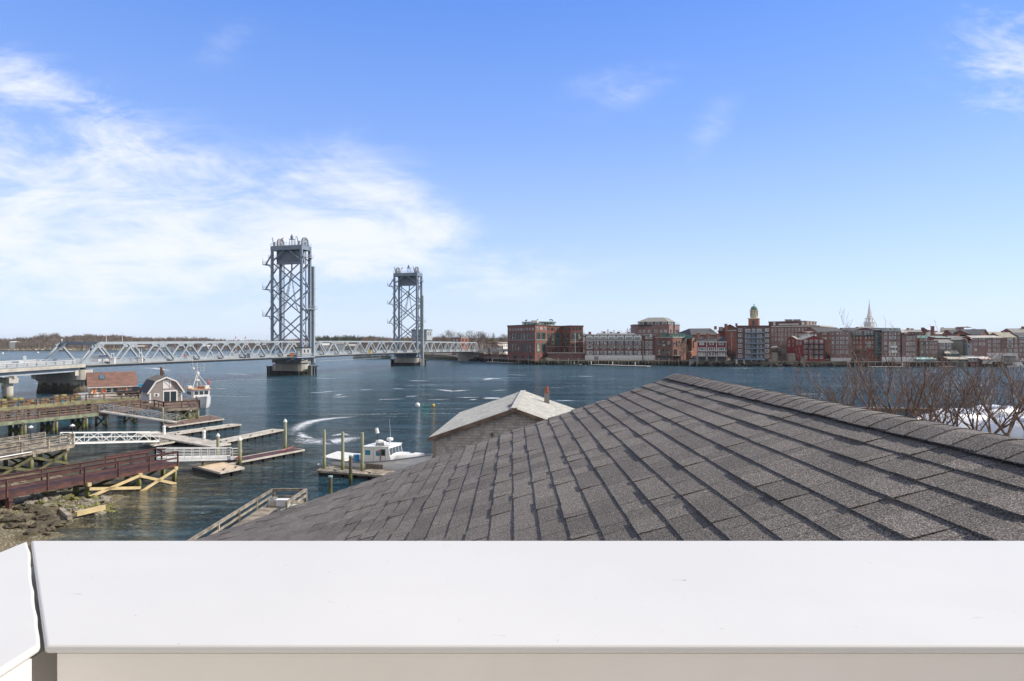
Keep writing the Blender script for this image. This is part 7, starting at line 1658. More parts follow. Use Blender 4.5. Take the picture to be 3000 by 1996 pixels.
g_.chimney(2157.5, 321, g_.zt, zz(948.5, 319), .7, BR_DARK)

# H: church with yellow lantern; I: gabled church body and hall
h_ = Bld('church_hall', 'large brick gabled church hall with pale eaves behind the red row houses', [(2104, 402), (2173, 398)], zz(969, 400), 22, BR_RED, cap=False)
h_.gable(0, zz(951, 400), TANR, 1.0, 24); p, u, _ = h_.hit(2124); q, u, _ = h_.hit(2156); nr = Vector((u.y, -u.x, 0)); g = MB(); g.prism([tuple(p[:2]), tuple(q[:2]), tuple((q+nr*6)[:2]), tuple((p+nr*6)[:2])], QZ, zz(971, 395)); g.build('apse', BR_RED, h_.r)
g = MB(); mid = (p+q)/2; g.add([V3(p-u*.4, zz(970.8, 395)), V3(q+u*.4, zz(970.8, 395)), V3(q+nr*6.4+u*.4, zz(970.8, 395)), V3(p+nr*6.4-u*.4, zz(970.8, 395)), V3(mid-u*3, zz(964, 395)), V3(mid+u*3, zz(964, 395))], [(3, 2, 5, 4), (0, 3, 4), (2, 1, 5), (1, 0, 4, 5), (0, 1, 2, 3)]); g.build('apse_roof', SLATE, h_.r)
h_.chimney(2126.5, 396, zz(975, 396), zz(950, 396), 1.2, BR_RED); h_.chimney(2112, 400, zz(970, 400), zz(959, 400), 1.8, CONC_G)
h2 = Bld('grey_hall', 'low hall with a broad dark grey slate roof left of the gabled church', [(2027, 372), (2105, 378)], zz(981, 375), 20, BR_BROWN, cap=False); A, C_ = h2.P
g = MB(); u = (C_-A).normalized(); nb = Vector((-u.y, u.x, 0)); g.add([V3(A-nb*.5-u*.8, h2.zt), V3(C_-nb*.5, h2.zt), V3(C_+nb*9+u*1, zz(962, 384)), V3(A+nb*9+u*4.5, zz(963, 384)), V3(A+nb*20, h2.zt), V3(C_+nb*20, h2.zt)], [(0, 1, 2, 3), (0, 3, 4), (3, 2, 5, 4), (1, 5, 2)]); g.build('roof', SLATE, h2.r); h2.chimney(2096, 383, zz(966, 383), zz(957, 383), 1.1)
g = MB(); g.bar(V3(C_-nb*.5, h2.zt+.1), V3(C_+nb*9+u*1, zz(962, 384)+.1), .5, .3); g.build('verge_trim', WHITE, h2.r)
Dc = 425; ct = thing('church_tower', 'brick church tower with a pale yellow lantern and small green dome', 'tower', at(2209, Dc, QZ)); cc = at(2209, Dc); rz = R(-28)
g = MB(); g.box((cc.x, cc.y, (QZ+zz(934.5, Dc))/2), (6.2, 6.2, zz(934.5, Dc)-QZ), rz); g.build('base', BR_ORANGE, ct)
g = MB(); g.box((cc.x, cc.y, zz(934, Dc)), (7.2, 7.2, .5), rz); g.build('cornice', plain('stone_cream', (.60, .54, .38)), ct)
YM = mat('lantern_yellow', (.52, .48, .32), .8); n = 8; g = MB(); z0_, z1_ = zz(934, Dc)+.25, zz(910, Dc)
g.prism([(cc.x+2.3*math.cos(2*math.pi*k/n+.3), cc.y+2.3*math.sin(2*math.pi*k/n+.3)) for k in range(n)], z0_, z0_+1.2); g.build('lantern_base', YM, ct)
for k in range(n): a = 2*math.pi*k/n+.3; x, y = cc.x+2.1*math.cos(a), cc.y+2.1*math.sin(a); g = MB(); g.box((x, y, (z0_+z1_)/2+.5), (.75, .75, z1_-z0_-1.2), a); g.build('lantern_post', YM, ct)
g = MB(); g.prism([(cc.x+2.75*math.cos(2*math.pi*k/n+.3), cc.y+2.75*math.sin(2*math.pi*k/n+.3)) for k in range(n)], z1_-.4, z1_+.35); g.build('cornice', YM, ct)
g = MB(); g.lathe((cc.x, cc.y, z1_+.3), [(2.1, 0), (2.15, .7), (1.95, 1.5), (1.4, 2.2), (.6, 2.6), (.25, 2.75), (.2, 3.4), (.1, 3.5)], 16); g.build('dome', TEAL, ct, True)
g = MB(); g.tube((cc.x, cc.y, z1_+3.6), (cc.x, cc.y, zz(890, Dc)), .12, .06, 5); g.ball((cc.x, cc.y, zz(897, Dc)), .3, 8); g.bar((cc.x-.5, cc.y, zz(892, Dc)), (cc.x+.5, cc.y, zz(892, Dc)), .08, .25); g.build('weather_vane', DARKM, ct)
for s1 in (-1, 1):
    a = rz+(-math.pi/2 if s1 < 0 else 0); d = Vector((math.cos(a), math.sin(a), 0)); sd = Vector((-d.y, d.x, 0)); o = wmesh('arch', BLF).copy(); COL.objects.link(o); o.location = V3(cc+d*3.16, zz(953, Dc)); o.rotation_euler = (0, 0, a+math.pi/2); o.scale = (1.4, 1.6, 3.0); o.parent = ct; o.matrix_parent_inverse = Matrix.Translation(-ct.location)
# J: long brick office behind
j_ = Bld('brick_office', 'long brick office with a pale cornice, grey set-back storey and solar panels', [(2240, 432), (2396, 415), (2440, 450)], zz(956, 420), 30, BR_PURPLE, capm=CONC)
j_.band(2253, 2396, zz(958, 420), zz(954, 420), CONC, .8, 'cornice_band', 0); j_.band(2396.5, 2438, zz(958, 430), zz(954.5, 430), CONC, .8, 'cornice_band', 1)
j_.grid(ev(2258, 2396, 14, .42), [(zz(971, 422), zz(962, 422)), (zz(984.5, 422), zz(976, 422)), (zz(999, 422), zz(991, 422))], 'sash', None, 0); j_.grid(ev(2397, 2420, 3, .4), [(zz(970, 430), zz(961, 430))], 'sash', None, 1)
j2 = Bld('set_back_storey', 'brick set-back storey with white window band on the long office', [(2252, 440), (2360, 424), (2392, 436)], zz(942, 430), 16, BR_DARK, zbase=j_.zt+.3, cat='penthouse', capm=CONC); j2.band(2282, 2340, zz(952, 428), zz(948, 428), WHITE_W, .4, 'window_band', 0); j2.band(2266, 2272, zz(953, 430), zz(943, 430), WHITE_W, .4, 'window_band', 0); j2.band(2349, 2357, zz(953, 426), zz(943, 426), WHITE_W, .4, 'window_band', 0); j2.grid(ev(2362, 2390, 3, .4), [(zz(952, 430), zz(943.5, 430))], 'plain', None, 1)
for k, (x0, x1, lb) in enumerate(((2301, 2323, 'left solar panel array standing on the long office roof'), (2325, 2347, 'right solar panel array standing on the long office roof'))):
    a, c_ = at(x0, 428), at(x1, 426); t_ = thing('solar_panel', lb, 'solar panel', V3((a+c_)/2, j2.zt)); g = MB(); z0_, z1_ = zz(941.5, 427), zz(935.5, 427); g.slab([V3(a, z0_), V3(c_, z0_), V3(c_, z1_)+Vector((.6, 2.5, 0)), V3(a, z1_)+Vector((.6, 2.5, 0))], .12); g.build('panel', mat('solar_cell', (.10, .08, .06), .4, (.06, .05, .045), 3), t_); g = MB()
    for f in (0, .33, .66, 1): q = a.lerp(c_, f); g.bar(V3(q, j2.zt), V3(q, z0_), .1, .1); g.bar(V3(q, j2.zt)+Vector((.6, 2.5, 0)), V3(q, z1_)+Vector((.6, 2.5, 0)), .1, .1)
    g.build('stand', CONC_G, t_)
# K: bright red balcony building
RBM = mat('bright_red_board', (.28, .04, .04), .8, (.22, .035, .035), .8)
k_ = Bld('red_house', 'bright red waterfront house with grey gable roofs and stacked balconies', [(2332, 326), (2352, 321), (2417, 319)], zz(996, 321), 18, RBM, capm=RBM, cap=False)
k_.gable(1, zz(984, 320), GREYR, .4, 20, wallm=RBM)
for y0, y1 in ((1006, 996), (1021, 1011), (1036, 1027), (1051, 1041)): k_.grid([(2356, 2365), (2372, 2381), (2387, 2396), (2402, 2411)], [(zz(y0, 320), zz(y1, 320))], 'two', None, 1)
k_.grid([(2335, 2339), (2344, 2348)], [(zz(1010, 323), zz(1000, 323))], 'sash', None, 0)
for y in (1008.3, 1023, 1038): p, u, _ = k_.hit(2351.5, 1); q, u, _ = k_.hit(2420, 1); nrm = Vector((u.y, -u.x, 0)); g = MB(); zb2 = zz(y, 320); g.slab([V3(p, zb2), V3(q, zb2), V3(q+nrm*1.6, zb2), V3(p+nrm*1.6, zb2)][::-1], .2); g.bar(V3(p+nrm*1.6, zb2+1), V3(q+nrm*1.6, zb2+1), .07, .07); [g.bar(V3(p.lerp(q, j/30)+nrm*1.6, zb2), V3(p.lerp(q, j/30)+nrm*1.6, zb2+1), .05, .05) for j in range(31)]; g.build('balcony', BLF, k_.r)
k2 = Bld('red_house', 'smaller red gabled wing left of the bright red balcony house', [(2306, 333), (2331, 331)], zz(993, 332), 14, RBM, cap=False); k2.gable(0, zz(985.5, 332), GREYR, .4, 16, wallm=RBM); k2.grid([(2310, 2314), (2322, 2326)], [(zz(1004, 332), zz(996, 332)), (zz(1016, 332), zz(1008, 332))], 'sash')
k3 = Bld('cream_house', 'pale house with white window strip between long office and red house', [(2342, 362), (2368, 356), (2391, 360)], zz(975, 358), 14, WHITE_W, cap=False, zbase=QZ); k3.slope(1, zz(971, 358), BR_BROWN, 8, .3); k3.slope(0, zz(971, 358), GREYR, 8, .3); k3.grid(ev(2370, 2389, 2, .8), [(zz(981, 357), zz(976.5, 357))], 'four', None, 1)
kb = Bld('boat_shed', 'low grey concrete shed at the waterline below the red house', [(2346, 318), (2361, 317)], zz(1048, 317), 5, CONC_G, zbase=0, capm=CONC_G)
# old stone piers and brush slope
for (x0, x1, yt, lb) in ((2261.5, 2278, 1034, 'left of two old square stone piers standing on the bank'), (2311.5, 2330, 1036, 'right of two old square stone piers, with faint worn lettering')):
    a, c_ = at(x0, 317), at(x1, 316); t_ = thing('stone_pier', lb, 'pier', V3((a+c_)/2, 0)); g = MB(); g.prism([tuple(a[:2]), tuple(c_[:2]), (c_.x, c_.y+3), (a.x, a.y+3)], -1, zz(yt, 317)); g.prism([(a.x-.3, a.y-.3), (c_.x+.3, c_.y-.3), (c_.x+.3, c_.y+3.3), (a.x-.3, a.y+3.3)], zz(1069, 317)-1.5, zz(1069, 317)); g.build('shaft', mat('old_stone', (.32, .30, .27), .95, (.20, .18, .16), .9, 6), t_)
br = MB(); rg = random.Random(15)
br_poly = [at(2258, 322, 0), at(2350, 322, 0), at(2350, 350, zz(1020, 350)), at(2258, 350, zz(1020, 350))]
g = MB(); n = 12
for i in range(n+1):
    for j in range(n+1): a = br_poly[0].lerp(br_poly[1], i/n).lerp(br_poly[3].lerp(br_poly[2], i/n), j/n); g.v.append((a.x, a.y, a.z*(j/n)**.0 if False else a.z+rg.uniform(-.3, .5)))
g.f = [(i*(n+1)+j, (i+1)*(n+1)+j, (i+1)*(n+1)+j+1, i*(n+1)+j+1) for i in range(n) for j in range(n)]; g.mi = [0]*len(g.f); struct(g.build('brush_slope', TG))
def twigs(box0, box1, n, ln, m, name, seed, kind='stuff', r0=.04, bias=None):
    rg = random.Random(seed); g = MB()
    for _ in range(n):
        p = Vector([rg.uniform(a, b_) for a, b_ in zip(box0, box1)]); 
        if bias: p.z = bias(p)+rg.uniform(0, 1)*ln
        d = Vector((rg.uniform(-1, 1), rg.uniform(-1, 1), rg.uniform(.2, 1.6))).normalized()*ln*rg.uniform(.5, 1); sd = Vector((d.y, -d.x, 0)).normalized()*r0 if d.xy.length > 1e-3 else Vector((r0, 0, 0))
        g.add([p-sd, p+sd, p+d], [(0, 1, 2)])
    o = g.build(name, m); struct(o, kind); return o
TW = mat('twig_brown', (.20, .15, .115), .95, (.10, .075, .06), .3, 4, isl=.35)
zB = zz(1020, 350)
twigs((gx(2258, 335), 320, 0), (gx(2350, 335), 350, 0), 5200, 2.4, TW, 'brush', 3, bias=lambda p: (p.y-322)/28*zB-.5)
twigs((gx(2128, 330), 323, 1), (gx(2157, 330), 345, 1), 2500, 2.4, TW, 'brush', 5, bias=lambda p: 1.5+(p.y-323)/22*7)
twigs((gx(2418, 324), 322, 1), (gx(2446, 324), 334, 1), 1200, 2.4, TW, 'brush', 7, bias=lambda p: 1.5+(p.y-322)/12*3)
# M..: the long run of brick blocks to the right
def rowb(label, x0, x1, D0, D1, yt, rows, cols, style='sash', wall=BR_PURPLE, base=None, name='brick_block', cap=True, ybase=1062, back=18, fm=None, capm=None):
    b_ = Bld(name, label, [(x0, D0), (x1, D1)], zz(yt, (D0+D1)/2), back, wall, cap=cap, capm=capm or BR_DARK); D = (D0+D1)/2
    for (c0_, c1_2, st) in cols:
        for (y0, y1) in rows: b_.win(c0_, c1_2, zz(y1, D), zz(y0, D), st or style, fm)
    if base: b_.band(x0+.5, x1-.5, QZ, zz(base, D), MATS['pale_garage_base'], .3, 'base_band')
    return b_
m1 = rowb('five storey brick block with pale flat eave, left of the mansard building', 2433, 2492, 322, 319, 971.5, [(975, 980), (988, 995), (1000, 1008), (1014, 1021), (1028, 1036)], [(2438, 2442.5, ''), (2450, 2457, ''), (2462, 2473, 'three'), (2478, 2484, '')], base=1049, capm=TANR)
m1.grid([(2446, 2459), (2471, 2476)], [(zz(1063, 320), zz(1053, 320))], 'four'); m0 = rowb('set-back brown block with a grey slate mansard behind the balcony blocks', 2395, 2470, 362, 366, 972, [(975, 981), (988, 994)], [(2409, 2414, ''), (2416, 2421, ''), (2431, 2436, ''), (2441, 2446, '')], wall=BR_BROWN, back=20, cap=False)
m0.slope(0, zz(958.5, 364), SLATE, 12, .4, 0, CONC_G); m0.grid([(2434, 2439), (2450, 2456), (2466, 2471)], [(zz(968, 362)+.2, zz(962, 362)+.2)], 'two')
n1b = rowb('mansard brick building with white arched dormers and blue awnings below', 2495, 2585, 326, 322, 985, [(987, 994), (1000, 1008), (1014, 1021)], [(2500, 2504, ''), (2509, 2513, ''), (2519, 2523, ''), (2535, 2539, ''), (2545, 2549.5, ''), (2554, 2558, '')], wall=BR_RED, cap=False)
A, C_ = n1b.P; u = (C_-A).normalized(); nb = Vector((-u.y, u.x, 0)); zt = n1b.zt
g = MB(); g.slab([V3(A-nb*.2, zt), V3(C_-nb*.2, zt), V3(C_+nb*1.8, zz(969, 324)), V3(A+nb*1.8, zz(969, 324))], .3); g.slab([V3(A+nb*1.8, zz(969, 324)), V3(C_+nb*1.8, zz(969, 324)), V3(C_+nb*14, zz(967, 324)), V3(A+nb*14, zz(967, 324))], .3); g.build('mansard_roof', SLATE, n1b.r)
for x in (2501, 2510.5, 2519.5, 2535, 2544.5, 2553.5): o = n1b.win(x-2.6, x+2.6, zz(981.5, 323), zz(970.5, 323), 'arch'); o.location -= nb*.4; o.scale = (o.scale[0], 14, o.scale[2])
n1b.win(2541, 2551, zz(1015, 323), zz(1001, 323), 'arch'); GLB = mat('green_glass_bay', (.10, .16, .16), .15, (.05, .09, .10), .8)
n1b.band(2491, 2496, zz(1046, 322), zz(972, 322), GLB, 1.0, 'glass_stair'); n1b.band(2562, 2583, zz(1046, 322), zz(973, 322), GLB, .8, 'glass_bay')
for y in (1027, 1041): n1b.band(2491, 2535, zz(y+.6, 321), zz(y-.6, 321), TEAL, 1.4, 'balcony'); 
for y in (985, 1000, 1016, 1033): n1b.band(2562, 2583, zz(y+.5, 321), zz(y-.5, 321), CONC, 1.2, 'balcony')
n1b.band(2495, 2535, zz(1052, 321), zz(1048, 321), plain('awning_blue', (.03, .05, .18)), 1.6, 'awning')
m2 = rowb('brick block with blue-grey mansard, white dormers and big white bay windows', 2583, 2640, 318, 318, 972, [(975, 981), (986, 994), (1002, 1011), (1018, 1026), (1034, 1043)], [(2591, 2597, ''), (2605, 2624, 'four'), (2630, 2635, '')], base=1046, cap=False)
A, C_ = m2.P; zt = m2.zt; u = (C_-A).normalized(); nb = Vector((-u.y, u.x, 0)); g = MB(); g.slab([V3(A-nb*.2, zt), V3(C_-nb*.2, zt), V3(C_+nb*1.3, zz(961, 318)), V3(A+nb*1.3, zz(961, 318))], .3); g.slab([V3(A+nb*1.3, zz(961, 318)), V3(C_+nb*1.3, zz(961, 318)), V3(C_+nb*14, zz(959, 318)), V3(A+nb*14, zz(959, 318))], .3); g.build('mansard_roof', mat('blue_slate', (.08, .10, .15), .8), m2.r)
for x0, x1 in ((2587, 2593), (2598, 2607), (2613, 2624), (2629, 2634)): o = m2.win(x0, x1, zz(970, 317), zz(962, 317), 'two'); o.scale = (o.scale[0], 10, o.scale[2]); o.location -= nb*.3
for y0, y1 in ((1013, 1019), (1027, 1034)): m2.band(2603, 2625, zz(y1, 317), zz(y0, 317), WHITE, 1.0, 'white_bay')
m3 = rowb('brick block with three window columns and pale stone ground floor', 2642, 2687, 317, 317, 981, [(986, 995), (1003, 1012), (1019, 1028), (1035, 1043)], [(2655, 2661, ''), (2664, 2671, 'two'), (2674, 2680, '')], base=1046)
m3b = rowb('darker recessed brick slab just left of the three column block', 2636, 2656, 330, 330, 974, [(977, 982)], [(2648, 2653, 'two'), (2655, 2658, '')], wall=BR_DARK, cap=False); m3b.slope(0, zz(968, 330), TANR, 8, .5)
m4 = rowb('lower brick block with green doors column and grey roof edge', 2694, 2748, 321, 320, 999, [(1003, 1009), (1014, 1022), (1028, 1035)], [(2698, 2703, ''), (2713, 2717, ''), (2724, 2728, ''), (2732, 2736, ''), (2740, 2743, '')], capm=TANR)
m4.grid([(2705.5, 2711)], [(zz(1011, 320), zz(1002, 320)), (zz(1023, 320), zz(1014, 320)), (zz(1044, 320), zz(1029, 320))], 'plain', GFR)
m5 = rowb('orange-red gabled wall with a white window strip behind the lower brick block', 2688, 2716, 336, 334, 990, [(992, 998)], [(2696, 2714, 'four')], wall=BR_ORANGE, cap=False); m5.slope(0, zz(983, 334), TEAL, 10, .3)
m6 = rowb('grey shingled house with wide windows and dark gables above the green pavilion', 2750, 2790, 326, 325, 1003, [(1005, 1012), (1016, 1023)], [(2753, 2767, 'four'), (2775, 2784, 'three')], wall=mat('grey_board', (.22, .23, .25), .85), cap=False); m6.slope(0, zz(995, 326), GREYR, 10, .4, 0, WHITE)
m7 = rowb('tall narrow olive grey house end with side stairs', 2790, 2822, 334, 330, 996, [(1008, 1014)], [(2794, 2798, '')], wall=mat('olive_board', (.30, .30, .24), .85), cap=False); m7.slope(0, zz(986, 333), GREYR, 10, .6)
m8 = rowb('pale cream house end with a dark round window right of the olive house', 2824, 2848, 331, 326, 1006, [(1012, 1018)], [(2836, 2841, 'plain')], wall=WHITE_W, cap=True, capm=CONC); m8.band(2824, 2834, QZ+3, zz(1007, 329), mat('grey_green_board', (.27, .32, .31), .85), .3, 'board_panel')
m9 = rowb('brick gabled warehouse with white eave and wide upper windows', 2847.5, 2889, 322, 321, 989, [(991, 997), (1004, 1012)], [(2855, 2862, ''), (2869, 2884, 'four')], wall=BR_PURPLE, cap=False); m9.slope(0, zz(983, 321), TANR, 9, .5, 0, WHITE); m9.win(2855, 2861, zz(1029, 321), zz(1021, 321)); m9.win(2848.5, 2852.5, zz(996, 321), zz(991, 321))
t1b = rowb('brick warehouse with pale ground floor shopfront and five window rows', 2890, 2934, 321, 321, 989, [(990, 994), (998, 1005), (1009, 1017), (1022, 1030)], [(2895, 2901, ''), (2910, 2917, ''), (2921, 2928, '')], base=1034, cap=False); t1b.slope(0, zz(983, 321), TANR, 10, .5); t1b.grid([(2893, 2904), (2919, 2930)], [(zz(1050, 321), zz(1038, 321))], 'two', BLF); t1b.win(2909, 2914, QZ, zz(1041, 321), 'plain', BLF)
t2b = rowb('brick warehouse under a broad beige sloping roof with wide windows', 2936, 2982, 322, 322, 988.5, [(990, 996), (998, 1006), (1010, 1018)], [(2951, 2966, 'four'), (2973, 2979, '')], base=1034, cap=False); t2b.slope(0, zz(974, 322), mat('beige_roof', (.36, .34, .27), .9, (.28, .26, .21), .6), 12, .4); t2b.grid([(2937.5, 2942)], [(zz(993, 322), zz(990, 322)), (zz(1015, 322), zz(1011, 322))]); t2b.grid([(2938, 2946), (2955, 2963), (2972, 2980)], [(zz(1031, 322), zz(1023, 322))]); t2b.grid([(2940, 2944), (2974, 2978)], [(zz(1052, 322), zz(1036, 322))], 'plain', BLF)
t3b = rowb('brick warehouse at the right edge of the picture with wide windows', 2985, 3045, 322, 322, 985, [(986, 994), (998, 1004), (1009, 1016), (1022, 1030), (1036, 1042)], [(2987, 3000, 'three'), (3010, 3024, 'three')], base=1050, cap=False); t3b.slope(0, zz(974, 322), SLATE, 10, .4, 0, WHITE)
# low pavilions, awning roofs and restaurants on the quay
def pavilion(label, x0, x1, D0, D1, yt, yb, wall, roof, dep_=7, drop=1.2, style='four', fm=None):
    b_ = Bld('quay_pavilion', label, [(x0, D0), (x1, D1)], zz(yt, (D0+D1)/2)-drop, dep_, wall, cap=False, zbase=max(.5, zz(yb, D0))); b_.slope(0, zz(yt, (D0+D1)/2), roof, dep_*1.6, .5)
    b_.grid(ev(x0+1, x1-1, max(2, int((x1-x0)/12)), .92), [(b_.zb+.8, b_.zt-.35)], style, fm); return b_
pavilion('green framed glass pavilion roof, upper of the two by the quay', 2772, 2806, 322, 320, 1027, 1045, GFR, TANR, 7, 1.4, 'four', TEAL)
pavilion('green framed glass restaurant standing over the water, lower of the two', 2782, 2834, 315, 314, 1046, 1067, GFR, TANR, 7, 1.0, 'four', TEAL)
pavilion('pale turquoise tent roof on the quay between brick blocks', 2688, 2742, 315, 315, 1046, 1058, mat('turq_wall', (.20, .38, .42), .6), mat('turq_roof', (.42, .66, .68), .5), 8, 1.0, 'four', WHITE)
pavilion('low white and red restaurant with pale snow-white roof at the quay', 2836, 2898, 316, 316, 1043, 1063, mat('red_board2', (.30, .05, .06), .8), WHITE_W, 8, .9, 'three', WHITE)
pavilion('small striped white and red kiosk right of the low restaurant', 2878, 2905, 313, 313, 1048, 1060, WHITE_W, mat('pale_pink_roof', (.62, .46, .46), .7), 6, .7, 'three', RED)
Bld('grey_shed', 'low grey shed before the beige roofed warehouse', [(2940, 312), (2975, 312)], zz(1046, 312), 6, GREYR, cat='shed')
# backdrop roofs of the town
rg = random.Random(44)
def rooftop(label, x0, x1, D, yt, ypk, m, wall=BR_BROWN, kind='slope', chim=()):
    b_ = Bld('town_house', label, [(x0, D), (x1, D+rg.uniform(-6, 8))], zz(yt, D), 14, wall, cap=False, cat='house')
    if kind == 'slope': b_.slope(0, zz(ypk, D), m, 12, .4)
    else: b_.gable(0, zz(ypk, D), m, .4, 16, wallm=wall)
    b_.grid(ev(x0, x1, max(2, int((x1-x0)/10)), .35), [(zz(yt+10, D), zz(yt+4, D))])
    for c_ in chim: b_.chimney(c_[0], D+5, zz(yt, D), zz(c_[1], D), 1.2)
    return b_
rooftop('grey roofed house behind, left of the spire', 2478, 2540, 400, 968, 960, SLATE, BR_DARK)
rooftop('pale roofed house directly below the white spire', 2528, 2572, 440, 966, 957, GREYR, CONC_G)
rooftop('slate roofed house right of the spire', 2560, 2600, 380, 967, 960, SLATE, BR_DARK)
rooftop('brown roofs behind the blue mansard block', 2648, 2700, 400, 973, 966, GREYR, BR_BROWN, 'slope', ((2660, 962), (2672, 963)))
rooftop('small gable house with cream dormer in the middle of the roofs', 2694, 2722, 420, 970, 962, SLATE, BR_BROWN, 'gable', ((2703, 960),))
rooftop('roofs around the tall round chimney', 2712, 2760, 390, 984, 972, GREYR, BR_RED, 'slope', ((2722, 968), (2742, 970)))
rooftop('pale flat-topped brick house right of the tall chimney', 2742, 2786, 385, 979, 973, TANR, BR_RED, 'slope', ((2770, 968),))
rooftop('long grey-blue roof hall on the skyline', 2757, 2812, 460, 970, 961, GREYR, BR_BROWN, 'slope', ((2761, 960),))
rooftop('brick block with stepped top on the skyline', 2800, 2824, 430, 959, 957, GREYR, BR_RED)
rooftop('wide dark slate roof behind the olive house', 2798, 2860, 375, 985, 966, SLATE, BR_BROWN, 'slope')
rooftop('dark slate roof with white verge and brick gable', 2845, 2892, 370, 980, 967, SLATE, BR_BROWN, 'slope', ((2853, 964), (2870, 965)))
rooftop('brown brick gable house on the skyline, right of the dark roof', 2874, 2896, 366, 980, 965, GREYR, BR_BROWN, 'gable')
rooftop('beige and white roofs behind the five row warehouse', 2897, 2948, 370, 981, 972, mat('beige_roof', (.36, .34, .27)), BR_BROWN, 'slope', ((2938, 970),))
rooftop('steep roof with a dark cupola at the right edge', 2970, 3040, 390, 975, 962, GREYR, BR_BROWN, 'slope', ((2997, 957),))
rooftop('green grey low gabled house over the pavilions', 2744, 2786, 345, 990, 984, mat('green_grey_roof', (.20, .25, .24), .9), BR_BROWN, 'slope')
rooftop('stepped slate house above the olive wall', 2786, 2816, 350, 994, 984, GREYR, BR_BROWN, 'slope', ((2806, 979),))
rooftop('white eaved small house left of the brick gabled warehouse', 2818, 2850, 345, 995, 988, TANR, BR_BROWN, 'slope')
rooftop('orange brick house low behind the row flats', 1722, 1748, 380, 981, 978, GREYR, BR_ORANGE, 'slope', ((1728, 973),))
rooftop('grey roofed house behind the left dormers of the row flats', 1709, 1722, 365, 985, 977, SLATE, BR_DARK)
rooftop('long low brown house behind the row flats', 1745, 1800, 400, 982, 976, GREYR, BR_BROWN, 'slope', ((1770, 972), (1790, 973)))
rooftop('low house behind the right dormers of the row flats', 1800, 1850, 395, 982, 977, GREYR, BR_BROWN, 'slope', ((1812, 973), (1842, 974)))
rc = thing('round_chimney', 'tall brick chimney standing out of the roofs at the right', 'chimney', at(2732, 372, QZ)); g = MB(); p = at(2732, 372); g.tube((p.x, p.y, QZ), (p.x, p.y, zz(956.5, 372)), 1.1, .95, 10); g.tube((p.x, p.y, zz(957.5, 372)), (p.x, p.y, zz(956, 372)), 1.15, 1.15, 10); g.build('stack', BR_BROWN, rc)
# white church spire
Ds = 520; sp_ = thing('church_spire', 'tall slender white church spire rising over the brick roofs', 'spire', at(2547, Ds, QZ)); p = at(2547, Ds)
def zs_(y): return gz(y, Ds)
g = MB(); g.box((p.x, p.y, (QZ+zs_(945))/2), (5.2, 5.2, zs_(945)-QZ), R(30)); g.box((p.x, p.y, zs_(944.6)), (6, 6, .5), R(30)); g.build('tower_base', WHITE, sp_)
g = MB(); g.box((p.x, p.y, zs_(952)), (5.6, 5.6, 2), R(30)); g.build('clock_stage', WHITE_W, sp_)
g = MB()
for a in (-1, 1):
    for b_ in (-1, 1): q = Vector((a*1.6, b_*1.6, 0)); q.rotate(Matrix.Rotation(R(30), 3, 'Z')); g.box((p.x+q.x, p.y+q.y, (zs_(944)+zs_(933))/2), (.8, .8, zs_(933)-zs_(944)), R(30))
g.box((p.x, p.y, (zs_(944)+zs_(933))/2), (1.8, 1.8, zs_(933)-zs_(944)), R(30)); g.box((p.x, p.y, zs_(932.5)), (4.5, 4.5, .5), R(30)); g.build('belfry', WHITE, sp_)
g = MB(); g.lathe((p.x, p.y, zs_(932)), [(1.9, 0), (1.9, 1.8), (2.2, 1.9), (1.5, 2.3), (.06, zs_(883)-zs_(932))], 8); g.build('steeple', WHITE, sp_)
g = MB(); g.tube((p.x, p.y, zs_(883.5)), (p.x, p.y, zs_(880)), .08, .05, 5); g.ball((p.x, p.y, zs_(882)), .35, 8); g.build('finial', YM, sp_)

# ---------------- quay walks, dock posts, floats in front of the town
qw = thing('quay_walk', 'long timber boardwalk on posts in front of the brick block and row flats', 'boardwalk', at(1700, 335, 2))
def along(x, z=0, off=0):
    for (a, Da), (c_, Dc_) in zip(front, front[1:]):
        if a <= x <= c_: return at(x, Da+(Dc_-Da)*(x-a)/(c_-a)-off, z)
xs_ = [1428+(2016-1428)*k/60 for k in range(61)]
g = MB()
for a, c_ in zip(xs_, xs_[1:]): A, C_ = along(a, 2.4, 5.5), along(c_, 2.4, 5.5); g.bar(A, C_, 2.2, .25)
g.build('deck', WOOD_G, qw); g = MB()
for a, c_ in zip(xs_, xs_[1:]): A, C_ = along(a, 3.45, 6.3), along(c_, 3.45, 6.3); g.bar(A, C_, .08, .08); g.bar(A-Vector((0, 0, .5)), C_-Vector((0, 0, .5)), .06, .06)
g.build('railing', CONC_G, qw)
for k in range(60):
    A = along(xs_[k]+2, 0, 6.5); g = MB(); hh = 3.6 if k % 3 == 0 else 2.3; g.tube((A.x, A.y, -2), (A.x, A.y, hh), .22, .2, 7); g.build('post', PILE_D if k % 3 else PILE, qw)
def fl_strip(x0, y0, x1, y1, w_, label):
    floatdock('town_float', label, strip(gp(x0, y0, .5), gp(x1, y1, .5), w_), .5, WHITE_W, WHITE_W, group='low white floats along the town quay')
fl_strip(1424, 1059.6, 1488, 1063, 3, 'low white float in front of the abutment trees'); fl_strip(1489, 1063, 1652, 1066, 3, 'low white float before the big brick block'); fl_strip(1654, 1066.3, 1700, 1067.3, 3, 'short low white float below the flagpole'); fl_strip(1728, 1068, 1806, 1070, 3, 'low white float before the left part of the row flats'); fl_strip(1808, 1070.2, 1896, 1073.0, 3, 'low white float before the right part of the row flats')
fl_strip(2553, 1074.8, 2655, 1075, 3, 'low white float below the mansard building, seen through twigs'); fl_strip(2762, 1074.5, 2800, 1074.8, 3, 'low white float below the green restaurant')
